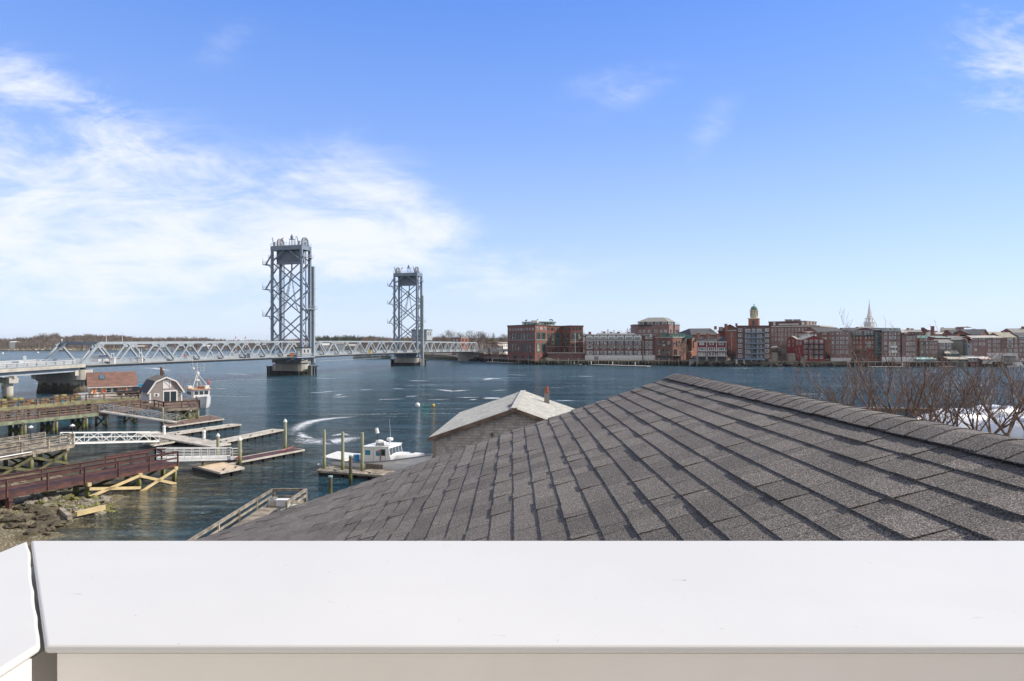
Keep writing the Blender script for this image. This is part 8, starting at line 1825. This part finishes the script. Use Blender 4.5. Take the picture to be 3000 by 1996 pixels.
for i, (x, y) in enumerate(((1443, 1060.5), (1520, 1064), (1673, 1067), (1682, 1067), (1732, 1068.5), (1795, 1070), (1861, 1072), (2644, 1075))):
    q = gp(x, y, .5); t_ = thing('dock_post', 'short white service post on the low floats across the river', 'post', q, 'white service posts on the far floats'); g = MB(); g.tube(q, q+Vector((0, 0, 1.5)), .22, .22, 8); g.lathe(q+Vector((0, 0, 1.5)), [(.28, 0), (.28, .15), (.05, .3)], 8); g.build('post', WHITE, t_)
gangway('town_gangway', 'pale sloping gangway from the boardwalk to the float before the terrace wall', along(1602, 2.6, 6), gp(1645, 1065, .6), 1.5, 1.2, CONC, True, n=10)
gangway('town_gangway', 'pale gangway in front of the pavilions, seen through the twigs', at(2610, 312, 3), gp(2655, 1072, .6), 1.5, 1.1, CONC, True, n=10)
for k, x in enumerate((2440, 2500, 2560)):
    pass
g = MB(); 
for a, c_ in zip(range(2480, 3000, 20), range(2500, 3020, 20)): A, C_ = along(a, 2.4, 3), along(c_, 2.4, 3); g.bar(A, C_, 3.0, .3); g.tube((A.x, A.y-1.2, -2), (A.x, A.y-1.2, 2.4), .25, .25, 6); g.bar(A+Vector((0, -1.4, 1)), C_+Vector((0, -1.4, 1)), .06, .06)
qd = thing('town_wharf', 'grey wharf deck on posts along the foot of the brick warehouses at the right', 'wharf', at(2740, 315, 2)); g.build('deck', CONC_G, qd)
mb_ = thing('moored_motorboat', 'white motor boat moored at the far quay near the right edge', 'boat', at(2975, 309, 0)); M_ = frame_at(at(2957, 308), R(4)); g = MB(); loft(g, hull(9, 3, -.4, .9, 1.5, M_)); g.build('hull', BW, mb_, True); g = MB(); g.box(M_ @ Vector((4.2, 0, 1.7)), (3, 2, 1.2), R(4)); g.build('cabin', BW, mb_)
# causeway, retaining wall and small buildings at the far bridge end
cw = thing('causeway_wall', 'pale concrete road wall between the bridge end and the brick block', 'wall', at(1440, 405, 2)); g = MB(); g.prism([tuple(at(1403, 410)[:2]), tuple(at(1495, 385)[:2]), tuple(at(1495, 400)[:2]), tuple(at(1403, 425)[:2])], QZ, zz(1029.5, 400)-2); g.build('wall', BR_BROWN, cw); g = MB(); a, c_ = at(1403, 409.5, zz(1027, 408)), at(1495, 384.5, zz(1026.5, 388)); g.bar(a, c_, .5, 1.6); g.build('parapet', CONC, cw)
g = MB(); g.slab([at(1403, 410, zz(1029, 408)), at(1495, 385, zz(1028.5, 388)), at(1495, 400, zz(1028.5, 388)), at(1403, 425, zz(1029, 408))], .4); g.build('road_slab', ROADM, cw)
car('white_car', 'white car on the causeway by the big brick block', at(1462, 396, zz(1028.7, 396)), 0.0, (.7, .7, .7), 'car')
lb_ = Bld('brick_house', 'square orange brick building behind the far end of the bridge', [(1324, 470), (1350, 455), (1372, 462)], zz(990, 460), 16, BR_ORANGE, capm=CONC, cat='house'); lb_.grid([(1328, 1332), (1338, 1342)], [(zz(1000, 460), zz(994, 460)), (zz(1014, 460), zz(1008, 460))], 'sash', None, 0); lb_.grid([(1354, 1358), (1364, 1368)], [(zz(1000, 458), zz(994, 458)), (zz(1014, 458), zz(1008, 458))], 'sash', BLF, 1)
rooftop('pale shingled house with steep roof among the causeway trees', 1442, 1462, 450, 1013, 1003, mat('pinkish_shingle', (.33, .25, .21)), MATS['pinkish_shingle'], 'gable'); rooftop('white two storey house just left of the big brick block', 1474, 1488, 430, 1006, 1002, GREYR, WHITE_W, 'slope')
for (x0, yt, x1, lb) in ((2100, 0, 0, ''),): pass
t_ = thing('utility_pole', 'wooden utility pole with cross arm before the long office', 'pole', at(2288, 352, 2)); g = MB(); p = at(2288, 352); g.tube((p.x, p.y, 2), (p.x, p.y, zz(961, 352)), .22, .15, 6); [g.bar((p.x-1.3, p.y, zz(y, 352)), (p.x+1.3, p.y, zz(y, 352)), .12, .14) for y in (964, 969)]; g.build('pole', CONC_G, t_)
t_ = thing('utility_pole', 'grey utility pole between the red row houses and the apartment block', 'pole', at(2143, 345, 2)); g = MB(); p = at(2143, 345); g.tube((p.x, p.y, 2), (p.x, p.y, zz(975, 345)), .22, .15, 6); g.bar((p.x-1, p.y, zz(985, 345)), (p.x+1, p.y, zz(985, 345)), .5, 1.0); g.build('pole', CONC_G, t_)
car('parked_car', 'white car parked on the slope right of the apartment block', at(2270, 345, zz(1022.5, 345)), R(5), (.68, .68, .68), 'car'); t_ = thing('retaining_slab', 'pale concrete slab wall on the brush slope', 'wall', at(2306, 336, 8)); g = MB(); a, c_ = at(2290, 336, zz(1024, 336)), at(2319, 335, zz(1024, 336)); g.bar(a, c_, .6, 1.3); g.bar(a-Vector((0, 0, 3)), c_-Vector((0, 0, 3)), .5, 5.5); g.build('slab', CONC_G, t_)
g = MB(); g.slab([at(2260, 342, zz(1022.4, 345)-.05), at(2280, 342, zz(1022.4, 345)-.05), at(2280, 352, zz(1022.4, 345)-.05), at(2260, 352, zz(1022.4, 345)-.05)], 2.0); struct(g.build('parking_pad', TG))
# ================================================================ FAR SHORE AND WOODS
SH = mat('shore_grass', (.20, .17, .085), .95, (.13, .10, .06), .03, 6)
def land(name, pts, back, z=1.6, m=SH):
    P = [gp(x, y) for x, y in pts]; Q = [Vector((p.x*back/p.y if False else gx(x, back), back, 0)) for (x, y), p in zip(reversed(pts), reversed(P))]
    g = MB(); allp = P+Q; g.prism([(p.x, p.y) for p in allp], -1, z); return struct(g.build(name, m))
land('far_shore', [(-700, 1029), (0, 1028.3), (120, 1027.5), (205, 1028), (330, 1026), (420, 1025), (520, 1024), (640, 1023.2), (800, 1023), (950, 1024), (1080, 1026), (1160, 1030)], 2600)
land('far_shore', [(955, 1027.5), (1040, 1029), (1150, 1034), (1240, 1044), (1320, 1052), (1360, 1054)], 1500, 2.0)
RIP = mat('pale_riprap', (.42, .36, .26), .95, (.24, .2, .15), .2, 6)
rg = random.Random(77); g = MB()
for (x0, y0, x1, y1) in ((-20, 1024.6, 350, 1024), (380, 1022.5, 720, 1021.5), (420, 1023.5, 700, 1022.5)):
    for k in range(260):
        f = rg.random(); q = gp(x0+(x1-x0)*f, y0+(y1-y0)*f+rg.uniform(-.2, 1.0), 1.6); s_ = rg.uniform(.6, 2.2); g.box((q.x, q.y, 1.6+s_*.2), (s_*2.2, s_, s_*.8), rg.uniform(0, 3))
struct(g.build('shore_rocks', RIP), 'stuff')
# rising ground under the woods
def ridge_top(x):   # photograph row of the tree line, left to right
    return interp(x, [(-400, 990), (0, 989.5), (35, 990), (60, 986.5), (90, 985), (118, 979), (133, 977), (146, 984), (152, 976), (162, 974.5), (176, 984), (200, 982), (240, 979), (252, 976), (290, 979), (330, 978), (352, 978), (380, 983), (450, 987), (520, 986), (580, 986), (640, 991), (680, 994), (760, 993), (800, 992), (920, 984), (1000, 982), (1080, 983), (1130, 986), (1200, 984), (1300, 984), (1400, 985), (1500, 986)])
WD = [mat('wood_brown', (.24, .17, .125), .95, (.15, .11, .085), .02, 5, isl=.45), mat('wood_grey', (.30, .26, .235), .95, (.20, .175, .16), .02, 5, isl=.35), mat('wood_pine', (.075, .085, .035), .95, (.04, .05, .022), .02, 5, isl=.4), mat('wood_pale', (.38, .32, .26), .95, (.19, .16, .13), .03, 4, isl=.3)]
def woods(name, x0, x1, Df, Db, n, m, ytop, seed, clump=7, ybase=1018, sz=1.5, dens_low=.0):
    """a far-off wood: many twig-sized faces gathered in crowns"""
    rg = random.Random(seed); g = MB(); vs = []; fs = []
    for _ in range(n):
        x = rg.uniform(x0, x1); D = rg.uniform(Df, Db); f = (D-Df)/(Db-Df)
        zt = gz(ytop(x)+(1-f)*rg.uniform(4, 13)+rg.uniform(0, 2.0), D); h = rg.uniform(7, 13)*D/900*sz/1.5; c_ = at(x, D, max(2, zt-h*.5)); wd = h*rg.uniform(.4, .62)
        for _ in range(int(clump*8)):
            d = Vector((rg.gauss(0, 1), rg.gauss(0, 1), rg.gauss(0, 1))).normalized()*rg.random()**.4; p = c_+Vector((d.x*wd, d.y*wd*.6, d.z*h*.5-.10*h*(d.x*d.x)))
            s_ = sz*rg.uniform(.3, .9)*D/900; up_ = Vector((rg.uniform(-.6, .6), rg.uniform(-.4, .4), rg.uniform(.5, 1.6)))*s_*1.5; sd = Vector((rg.uniform(.12, .35), rg.uniform(-.2, .2), 0))*s_
            o = len(vs); vs += [p-sd, p+sd, p+up_]; fs.append((o, o+1, o+2))
        # trunk
        o = len(vs); b_ = at(x, D, 1); vs += [b_-Vector((.25, 0, 0)), b_+Vector((.25, 0, 0)), c_+Vector((.1, 0, h*.2)), c_+Vector((-.1, 0, h*.2))]; fs.append((o, o+1, o+2, o+3))
    g.v = [tuple(v) for v in vs]; g.f = fs; g.mi = [0]*len(fs); return struct(g.build(name, m), 'stuff')
# hill bodies behind the crowns so the wood has depth
def hill(name, x0, x1, D, off, m, n=60, thick=300):
    g = MB(); top = []; 
    for k in range(n+1):
        x = x0+(x1-x0)*k/n; top.append((x, gz(ridge_top(x)+off+1.2*mn.noise(Vector((x*.05, 3, 0))), D)))
    vs = []
    for x, z in top: a = at(x, D*.90, 1.2); b_ = at(x, D*.94, max(1.5, z*.7)); c_ = at(x, D, max(2, z)); d_ = at(x, D+thick, 1); vs += [a, b_, c_, d_]
    fs = [(4*i+j, 4*i+j+4, 4*i+j+5, 4*i+j+1) for i in range(n) for j in range(3)]
    g.add(vs, fs); return struct(g.build(name, m, None, True))
HM = mat('wooded_hill_floor', (.20, .15, .11), 1, (.085, .065, .045), .03, 6)
hill('hills', -500, 1500, 1500, 6, HM, 90)
woods('far_wood', -60, 760, 880, 1350, 640, WD[0], ridge_top, 1)
woods('far_wood', -60, 700, 860, 1250, 300, WD[1], lambda x: ridge_top(x)+3, 2)
woods('shore_wood', -60, 700, 850, 930, 170, WD[3], lambda x: ridge_top(x)+12, 4, sz=1.1)
woods('shore_wood', -60, 700, 850, 930, 220, WD[0], lambda x: ridge_top(x)+14, 14, sz=1.2)
woods('far_pine_wood', 30, 68, 1100, 1350, 26, WD[2], lambda x: ridge_top(x)+.5, 5)
woods('far_pine_wood', 430, 560, 1100, 1350, 60, WD[2], lambda x: ridge_top(x)+2, 15)
woods('far_pine_wood', 905, 1130, 950, 1250, 170, WD[2], lambda x: ridge_top(x), 6, clump=10)
woods('far_wood', 690, 1230, 900, 1200, 330, WD[0], lambda x: max(ridge_top(x), 990)+2, 7)
woods('far_wood', 1060, 1500, 600, 900, 330, WD[0], lambda x: ridge_top(x)+1, 8, sz=1.3)
woods('far_wood', 1100, 1500, 560, 800, 170, WD[1], lambda x: ridge_top(x)+3, 9, sz=1.2)
woods('far_wood', 1990, 2030, 500, 560, 20, WD[1], lambda x: 976, 10, sz=.8)
# two rounded grey crowns that stand over the ridge, and single evergreens
def bare_crown(name, label, x, D, ytop, ybase, wd, m, seed, n=900, group=None, tm=BARK, cat='tree', s_=None, flat=.9):
    rg = random.Random(seed); zt, zb2 = gz(ytop, D), gz(ybase, D); r = thing(name, label, cat, at(x, D, zb2), group); h = zt-zb2; c_ = at(x, D, zb2+h*.6)
    g = MB(); g.tube(at(x, D, zb2-1), at(x, D, zb2+h*.6), h*.025, h*.012, 6)
    for k in range(7): a = rg.uniform(0, 6.3); q = at(x, D, zb2+h*rg.uniform(.25, .5)); g.tube(q, q+Vector((math.cos(a)*wd*.6, math.sin(a)*wd*.6, h*.35)), h*.010, h*.004, 4)
    g.build('trunk', tm, r); g = MB(); s_ = s_ or h*.07; cen = [c_+Vector((rg.uniform(-.55, .55)*wd, rg.uniform(-.4, .4)*wd, rg.uniform(-.25, .25)*h)) for _ in range(9)]
    for _ in range(n):
        if rg.random() < .75: p = rg.choice(cen)+Vector((rg.gauss(0, .17)*wd, rg.gauss(0, .17)*wd, rg.gauss(0, .09)*h))
        else: d = Vector((rg.gauss(0, 1), rg.gauss(0, 1), rg.gauss(0, 1))).normalized()*rg.random()**.5; p = c_+Vector((d.x*wd, d.y*wd, d.z*h*.42))
        if p.z > zt: continue
        out = (p-c_).normalized()+Vector((rg.uniform(-.6, .6), rg.uniform(-.6, .6), rg.uniform(0, 1))); out = out.normalized()*s_*rg.uniform(.6, 1.5); sd = Vector((rg.uniform(-1, 1), rg.uniform(-1, 1), .3)).normalized()*s_*.12; g.add([p-sd, p+sd, p+out], [(0, 1, 2)])
    g.build('crown', m, r); return r
bare_crown('bare_tree', 'rounded grey crown standing above the wooded ridge at the far left', 130, 1250, 976, 996, 15, WD[1], 1, 2600); bare_crown('bare_tree', 'split airy grey crown just right of the rounded one on the ridge', 160, 1250, 974, 998, 11, WD[1], 2, 1700)
def conifer(name, label, x, D, ytop, ybase, wd, m, seed, group=None, n=700):
    rg = random.Random(seed); zt, zb2 = gz(ytop, D), gz(ybase, D); r = thing(name, label, 'tree', at(x, D, zb2), group); h = zt-zb2; g = MB(); g.tube(at(x, D, zb2-.5), at(x, D, zt-.1*h), h*.02, h*.005, 6); g.build('trunk', BARK, r); g = MB()
    for _ in range(n):
        f = rg.random()**.7; z = zb2+h*(.08+.92*(1-f)); ra = wd*f*(.55+.45*math.sin(f*26+seed))*rg.uniform(.5, 1.05); a = rg.uniform(0, 6.3); p = at(x, D, z)+Vector((math.cos(a)*ra, math.sin(a)*ra, 0)); o_ = Vector((math.cos(a), math.sin(a), rg.uniform(-.5, .3)))*h*.07; sd = Vector((-math.sin(a), math.cos(a), .4))*h*.022; g.add([p-sd, p+sd, p+o_], [(0, 1, 2)])
    g.build('crown', m, r); return r
PN = mat('pine_needles', (.055, .075, .028), .9, (.03, .045, .018), .4, 4, isl=.4); PNY = mat('yellow_pine', (.14, .15, .04), .9, (.07, .085, .03), .5, 4, isl=.35)
conifer('evergreen_tree', 'dark round evergreen on the far left shore lawn', 21, 880, 1002, 1017, 6, PN, 3)
conifer('evergreen_tree', 'tall narrow evergreen behind the causeway trees', 1446, 470, 975, 1002, 4, PN, 4); conifer('evergreen_tree', 'yellow-green evergreen bush tree on the causeway', 1443, 425, 991, 1003, 4.5, PNY, 5)
conifer('evergreen_tree', 'bushy yellow-green pine before the causeway wall', 1433, 380, 1021, 1046, 3.6, PNY, 6, n=1400); conifer('evergreen_tree', 'dark low evergreen against the left foot of the brick block', 1476, 372, 1026, 1049, 3.4, PN, 7, n=1400)
for k, (x, yt, lb) in enumerate(((1763, 969, 'leftmost small evergreen on the skyline over the row flats'), (1781, 964, 'thin open topped evergreen on the skyline over the row flats'), (1799, 965, 'pointed reddish evergreen on the skyline over the row flats'), (1838, 961, 'broad dark evergreen left of the big brown block'), (1846, 960, 'dark evergreen touching the edge of the big brown block'), (1711, 971, 'small evergreen tip just right of the brick office'))): conifer('evergreen_tree', lb, x, 460, yt, 985, 2.6+.6*(k > 2), PN, 20+k, n=380)
bare_crown('bare_tree', 'round bare tree between evergreens over the row flats', 1816, 470, 967, 984, 3.5, TW, 31, 420); conifer('evergreen_tree', 'low dark rounded evergreen over the right dormers', 1828, 455, 973, 982, 3.2, PN, 32, n=300)
conifer('evergreen_tree', 'small yellow-green tree beside the left end of the row flats', 1711.5, 344, 1004, 1028, 1.8, PNY, 33, n=500)
rr = random.Random(55); lab = ['leftmost bare tree over the far truss end', 'bare tree with a tall crown over the far truss', 'wide bare tree behind the orange brick building', 'bare tree left of the tall narrow evergreen', 'bare tree over the causeway road', 'bare brown tree close left of the brick block', 'low bare tree behind the causeway parapet', 'bare tree between the operator house and far truss end']
for k, (x, yt, wd) in enumerate(((1322, 967, 7), (1345, 974, 5), (1380, 969, 6.5), (1402, 971, 6), (1425, 974, 6), (1478, 978, 6.5), (1460, 990, 5), (1290, 978, 6))): bare_crown('bare_tree', lab[k], x, 500+10*k, yt, 1016, wd, TW, 60+k, 1500, None)
bare_crown('bare_tree', 'pale bare tree before the sunlit side of the old warehouse', 2002, 333, 1004, 1052, 4.5, mat('pale_twig', (.36, .29, .23), .9, (.26, .2, .16)), 80, 1500, None, mat('pale_bark', (.36, .29, .23), .9))
# small houses on the far shore
for k, (x0, x1, yt, yp, m_, lb) in enumerate(((397, 420, 1016, 1012, TANR, 'tan low house on the far shore behind the truss'), (472, 510, 1015, 1010, SLATE, 'dark roofed low house on the far shore'), (590, 612, 1015, 1011, WHITE_W, 'small white house on the far shore'), (975, 1010, 1009, 1003, GREYR, 'grey house behind the lift span'), (1012, 1048, 1014, 1008, TANR, 'tan roofed long house behind the lift span'), (938, 962, 1012, 1006, WHITE_W, 'pale house right of the near tower'), (1100, 1130, 1010, 1005, BR_BROWN, 'brown house behind the lift span'), (28, 44, 1003, 1000, WHITE_W, 'pale roofed house among the far left trees'))):
    D = 840 if x0 < 900 else 700; b_ = Bld('shore_house', lb, [(x0, D), (x1, D)], zz(yt, D), 9, WHITE_W if k % 2 else CONC_G, zbase=1.4, cat='house', cap=False); b_.slope(0, zz(yp, D), m_, 9, .5); b_.grid(ev(x0, x1, 3, .3), [(b_.zb+1.2, min(b_.zt-.5, b_.zb+3))], 'plain')
# old pier of timber under the lift span
op = thing('old_timber_pier', 'long black timber pile pier seen under the lift span', 'pier', gp(1100, 1036)); g = MB(); rg = random.Random(6)
for k in range(46):
    x = 1036+(1145-1036)*k/45+rg.uniform(-.6, .6); q = gp(x, 1052, 0); g.tube((q.x, q.y, -1), (q.x, q.y, rg.uniform(1.8, 3.0)), .3, .26, 5)
a, c_ = gp(1036, 1052, 0), gp(1145, 1052, 0); g.bar(V3(a, 1.9), V3(c_, 1.9), 1.2, .4); g.build('pile_row', PILE_D, op)
op = thing('old_timber_pier', 'black timber wharf behind the far tower, near the abutment', 'pier', gp(1300, 1052)); g = MB()
for k in range(60): x = 1240+(1425-1240)*k/59+rg.uniform(-.6, .6); q = gp(x, 1055.5-(0 if x < 1330 else 0), 0); g.tube((q.x, q.y, -1), (q.x, q.y, rg.uniform(1.9, 3.0)), .3, .26, 5)
a, c_ = gp(1240, 1055.5, 0), gp(1425, 1055.5, 0); g.bar(V3(a, 2.0), V3(c_, 2.0), 1.6, .5); g.build('pile_row', PILE_D, op)

# ================================================================ BARE SHRUB TREES BEYOND THE ROOF (right)
def bare_tree(label, x, D, zb2, seeds, m, hgt, spread, lean=(0, 0), name='bare_shrub_tree'):
    base = at(x, D, zb2); r = thing(name, label, 'tree', base); rg = random.Random(seeds)
    limbs, tw = MB(), MB()
    def grow(p, d, ln, rad, lv):
        n = (7, 5, 4, 3)[lv]; q = p
        for k in range(n):
            d = (d+Vector((rg.gauss(0, .16), rg.gauss(0, .16), rg.gauss(.03, .08)))).normalized(); q2 = q+d*ln/n; r0, r1 = rad*(1-.75*k/n), rad*(1-.75*(k+1)/n)
            (limbs if lv < 1 else tw).tube(q, q2, r0, r1, (6, 4, 3, 3)[lv], False); q = q2
            if lv < 3 and rg.random() < (.9, .6, .32)[lv]:
                for _ in range(2 if lv == 0 else 1):
                    a = rg.uniform(0, 6.3); off = Vector((math.cos(a), math.sin(a), rg.uniform(-.1, .5)))*rg.uniform(.5, 1.1)
                    grow(q, (d+off*spread).normalized(), ln*(1-.5*k/n)*rg.uniform(.42, .72), max(.0040, r1*rg.uniform(.4, .6)), lv+1)
    limbs.tube((base.x, base.y, .9), base+Vector((0, 0, .05)), .10, .06, 6)
    for k in range(rg.choice((4, 5))):
        a = rg.uniform(0, 6.3); d = Vector((math.cos(a)*.55+lean[0], math.sin(a)*.55+lean[1], 1)).normalized(); grow(base+Vector((math.cos(a)*.03, math.sin(a)*.03, 0)), d, hgt*rg.uniform(.75, 1.22), .030*hgt/2*rg.uniform(.7, 1.2), 0)
    limbs.build('trunk', m, r); tw.build('crown', m, r); return r
BK2 = mat('reddish_bark', (.30, .21, .165), .85, (.13, .09, .07), 9, 4)
specs = [(2515, 15.2, 1.75, (-.75, 0), 'leftmost bare shrub tree leaning left over the roof ridge'), (2590, 15.0, 1.7, (-.40, 0), 'bare shrub tree second from the left behind the ridge'), (2650, 15.8, 1.9, (-.03, 0), 'tallest bare shrub tree, its tip above the roofs of the town'), (2738, 16.5, 1.6, (-.2, 0), 'bare shrub tree right of the tallest one'), (2790, 16, 1.7, (-.35, 0), 'thick stemmed bare shrub tree in the middle of the right group'), (2862, 15, 1.6, (.05, 0), 'upright bare shrub tree in front of the wrapped boats'), (2950, 14.5, 1.5, (-.2, 0), 'dense bare shrub tree near the right edge'), (3010, 14, 1.5, (-.05, 0), 'bare shrub tree cut by the right edge of the picture'), (2465, 15.4, 1.5, (-.5, 0), 'small bare shrub just clear of the ridge, far left of the shrub row'), (2700, 15, 1.5, (.2, 0), 'low twiggy shrub right of the tallest bare tree'), (2905, 15.4, 1.6, (.15, 0), 'twiggy shrub between the upright and the dense one')]
for k, (x, D, hg, ln, lb) in enumerate(specs): bare_tree(lb, x, D, gz(1275 if k > 2 else 1262, D), 100+k, BK2, hg, .8, ln)
# vertical carrier stems below, hidden by the roof
g = MB()
# white wrapped boats and a long float behind them
sl_ = thing('long_log_float', 'long brown float boom lying across the river behind the shrubs', 'float', gp(2760, 1205)); g = MB(); a, c_ = gp(2490, 1199, .3), gp(3160, 1207, .3); g.bar(a, c_, 1.3, .6); g.build('boom', WOOD_B, sl_)
WR = mat('shrink_wrap', (.74, .77, .84), .35, (.62, .66, .76), .6, 3)
def wrapped(label, x, y, L, Wd, h, rz):
    q = gp(x, y); r = thing('wrapped_boat', label, 'boat', q); M2 = frame_at(q, R(rz)); rings = []
    for k in range(13):
        f = k/12; xx = (f-.5)*L; w_ = Wd/2*max(.08, math.sin(math.pi*min(1, f*1.0+.12))**.5) if f < 1 else .1; w_ = Wd/2*(1-abs(2*f-1)**3.0)+.05; zt = h*(1-.35*abs(2*f-1)**2.0)+.12*math.sin(k*2.2)
        rings.append([M2 @ Vector(v) for v in ((xx, -w_, .0), (xx, -w_*1.02, .9), (xx, -w_*.8, zt*.72), (xx, 0, zt), (xx, w_*.8, zt*.72), (xx, w_*1.02, .9), (xx, w_, 0))])
    g = MB(); loft(g, rings); g.build('wrap', WR, r, True); g = MB(); g.slab([M2 @ Vector(v) for v in ((-L*.1, -Wd*.3, h*.95), (L*.15, -Wd*.3, h*.95), (L*.15, Wd*.3, h*.95), (-L*.1, Wd*.3, h*.95))], .3); g.build('wrapped_cabin', WR, r)
    return r
wrapped('long white wrapped boat behind the shrubs nearest the ridge', 2800, 1262, 12, 4.2, 3.0, 8); wrapped('white wrapped boat behind the dense shrubs at the right edge', 3010, 1290, 12, 4.4, 3.0, -12); wrapped('far white wrapped boat half hidden beyond the float boom', 2905, 1232, 11, 3.8, 2.4, 4)
wf_ = floatdock('floating_dock', 'pale float with snowy white deck beyond the ridge at the right', S((2680, 1262), (3060, 1268), 6, .5), .5, WHITE_W, WOOD_B)

# thin even air over the river and town
HZ = bpy.data.materials.new('air'); HZ.use_nodes = True; t = NT(HZ.node_tree); HZ.node_tree.nodes.remove(HZ.node_tree.nodes['Principled BSDF'])
pv = t.n('ShaderNodeVolumePrincipled'); pv.inputs['Color'].default_value = (.75, .87, 1, 1); pv.inputs['Density'].default_value = .00006; t.L.new(pv.outputs[0], HZ.node_tree.nodes['Material Output'].inputs['Volume'])
g = MB(); g.box((0, 3500, 29), (9600, 7600, 64)); struct(g.build('haze', HZ), 'stuff')
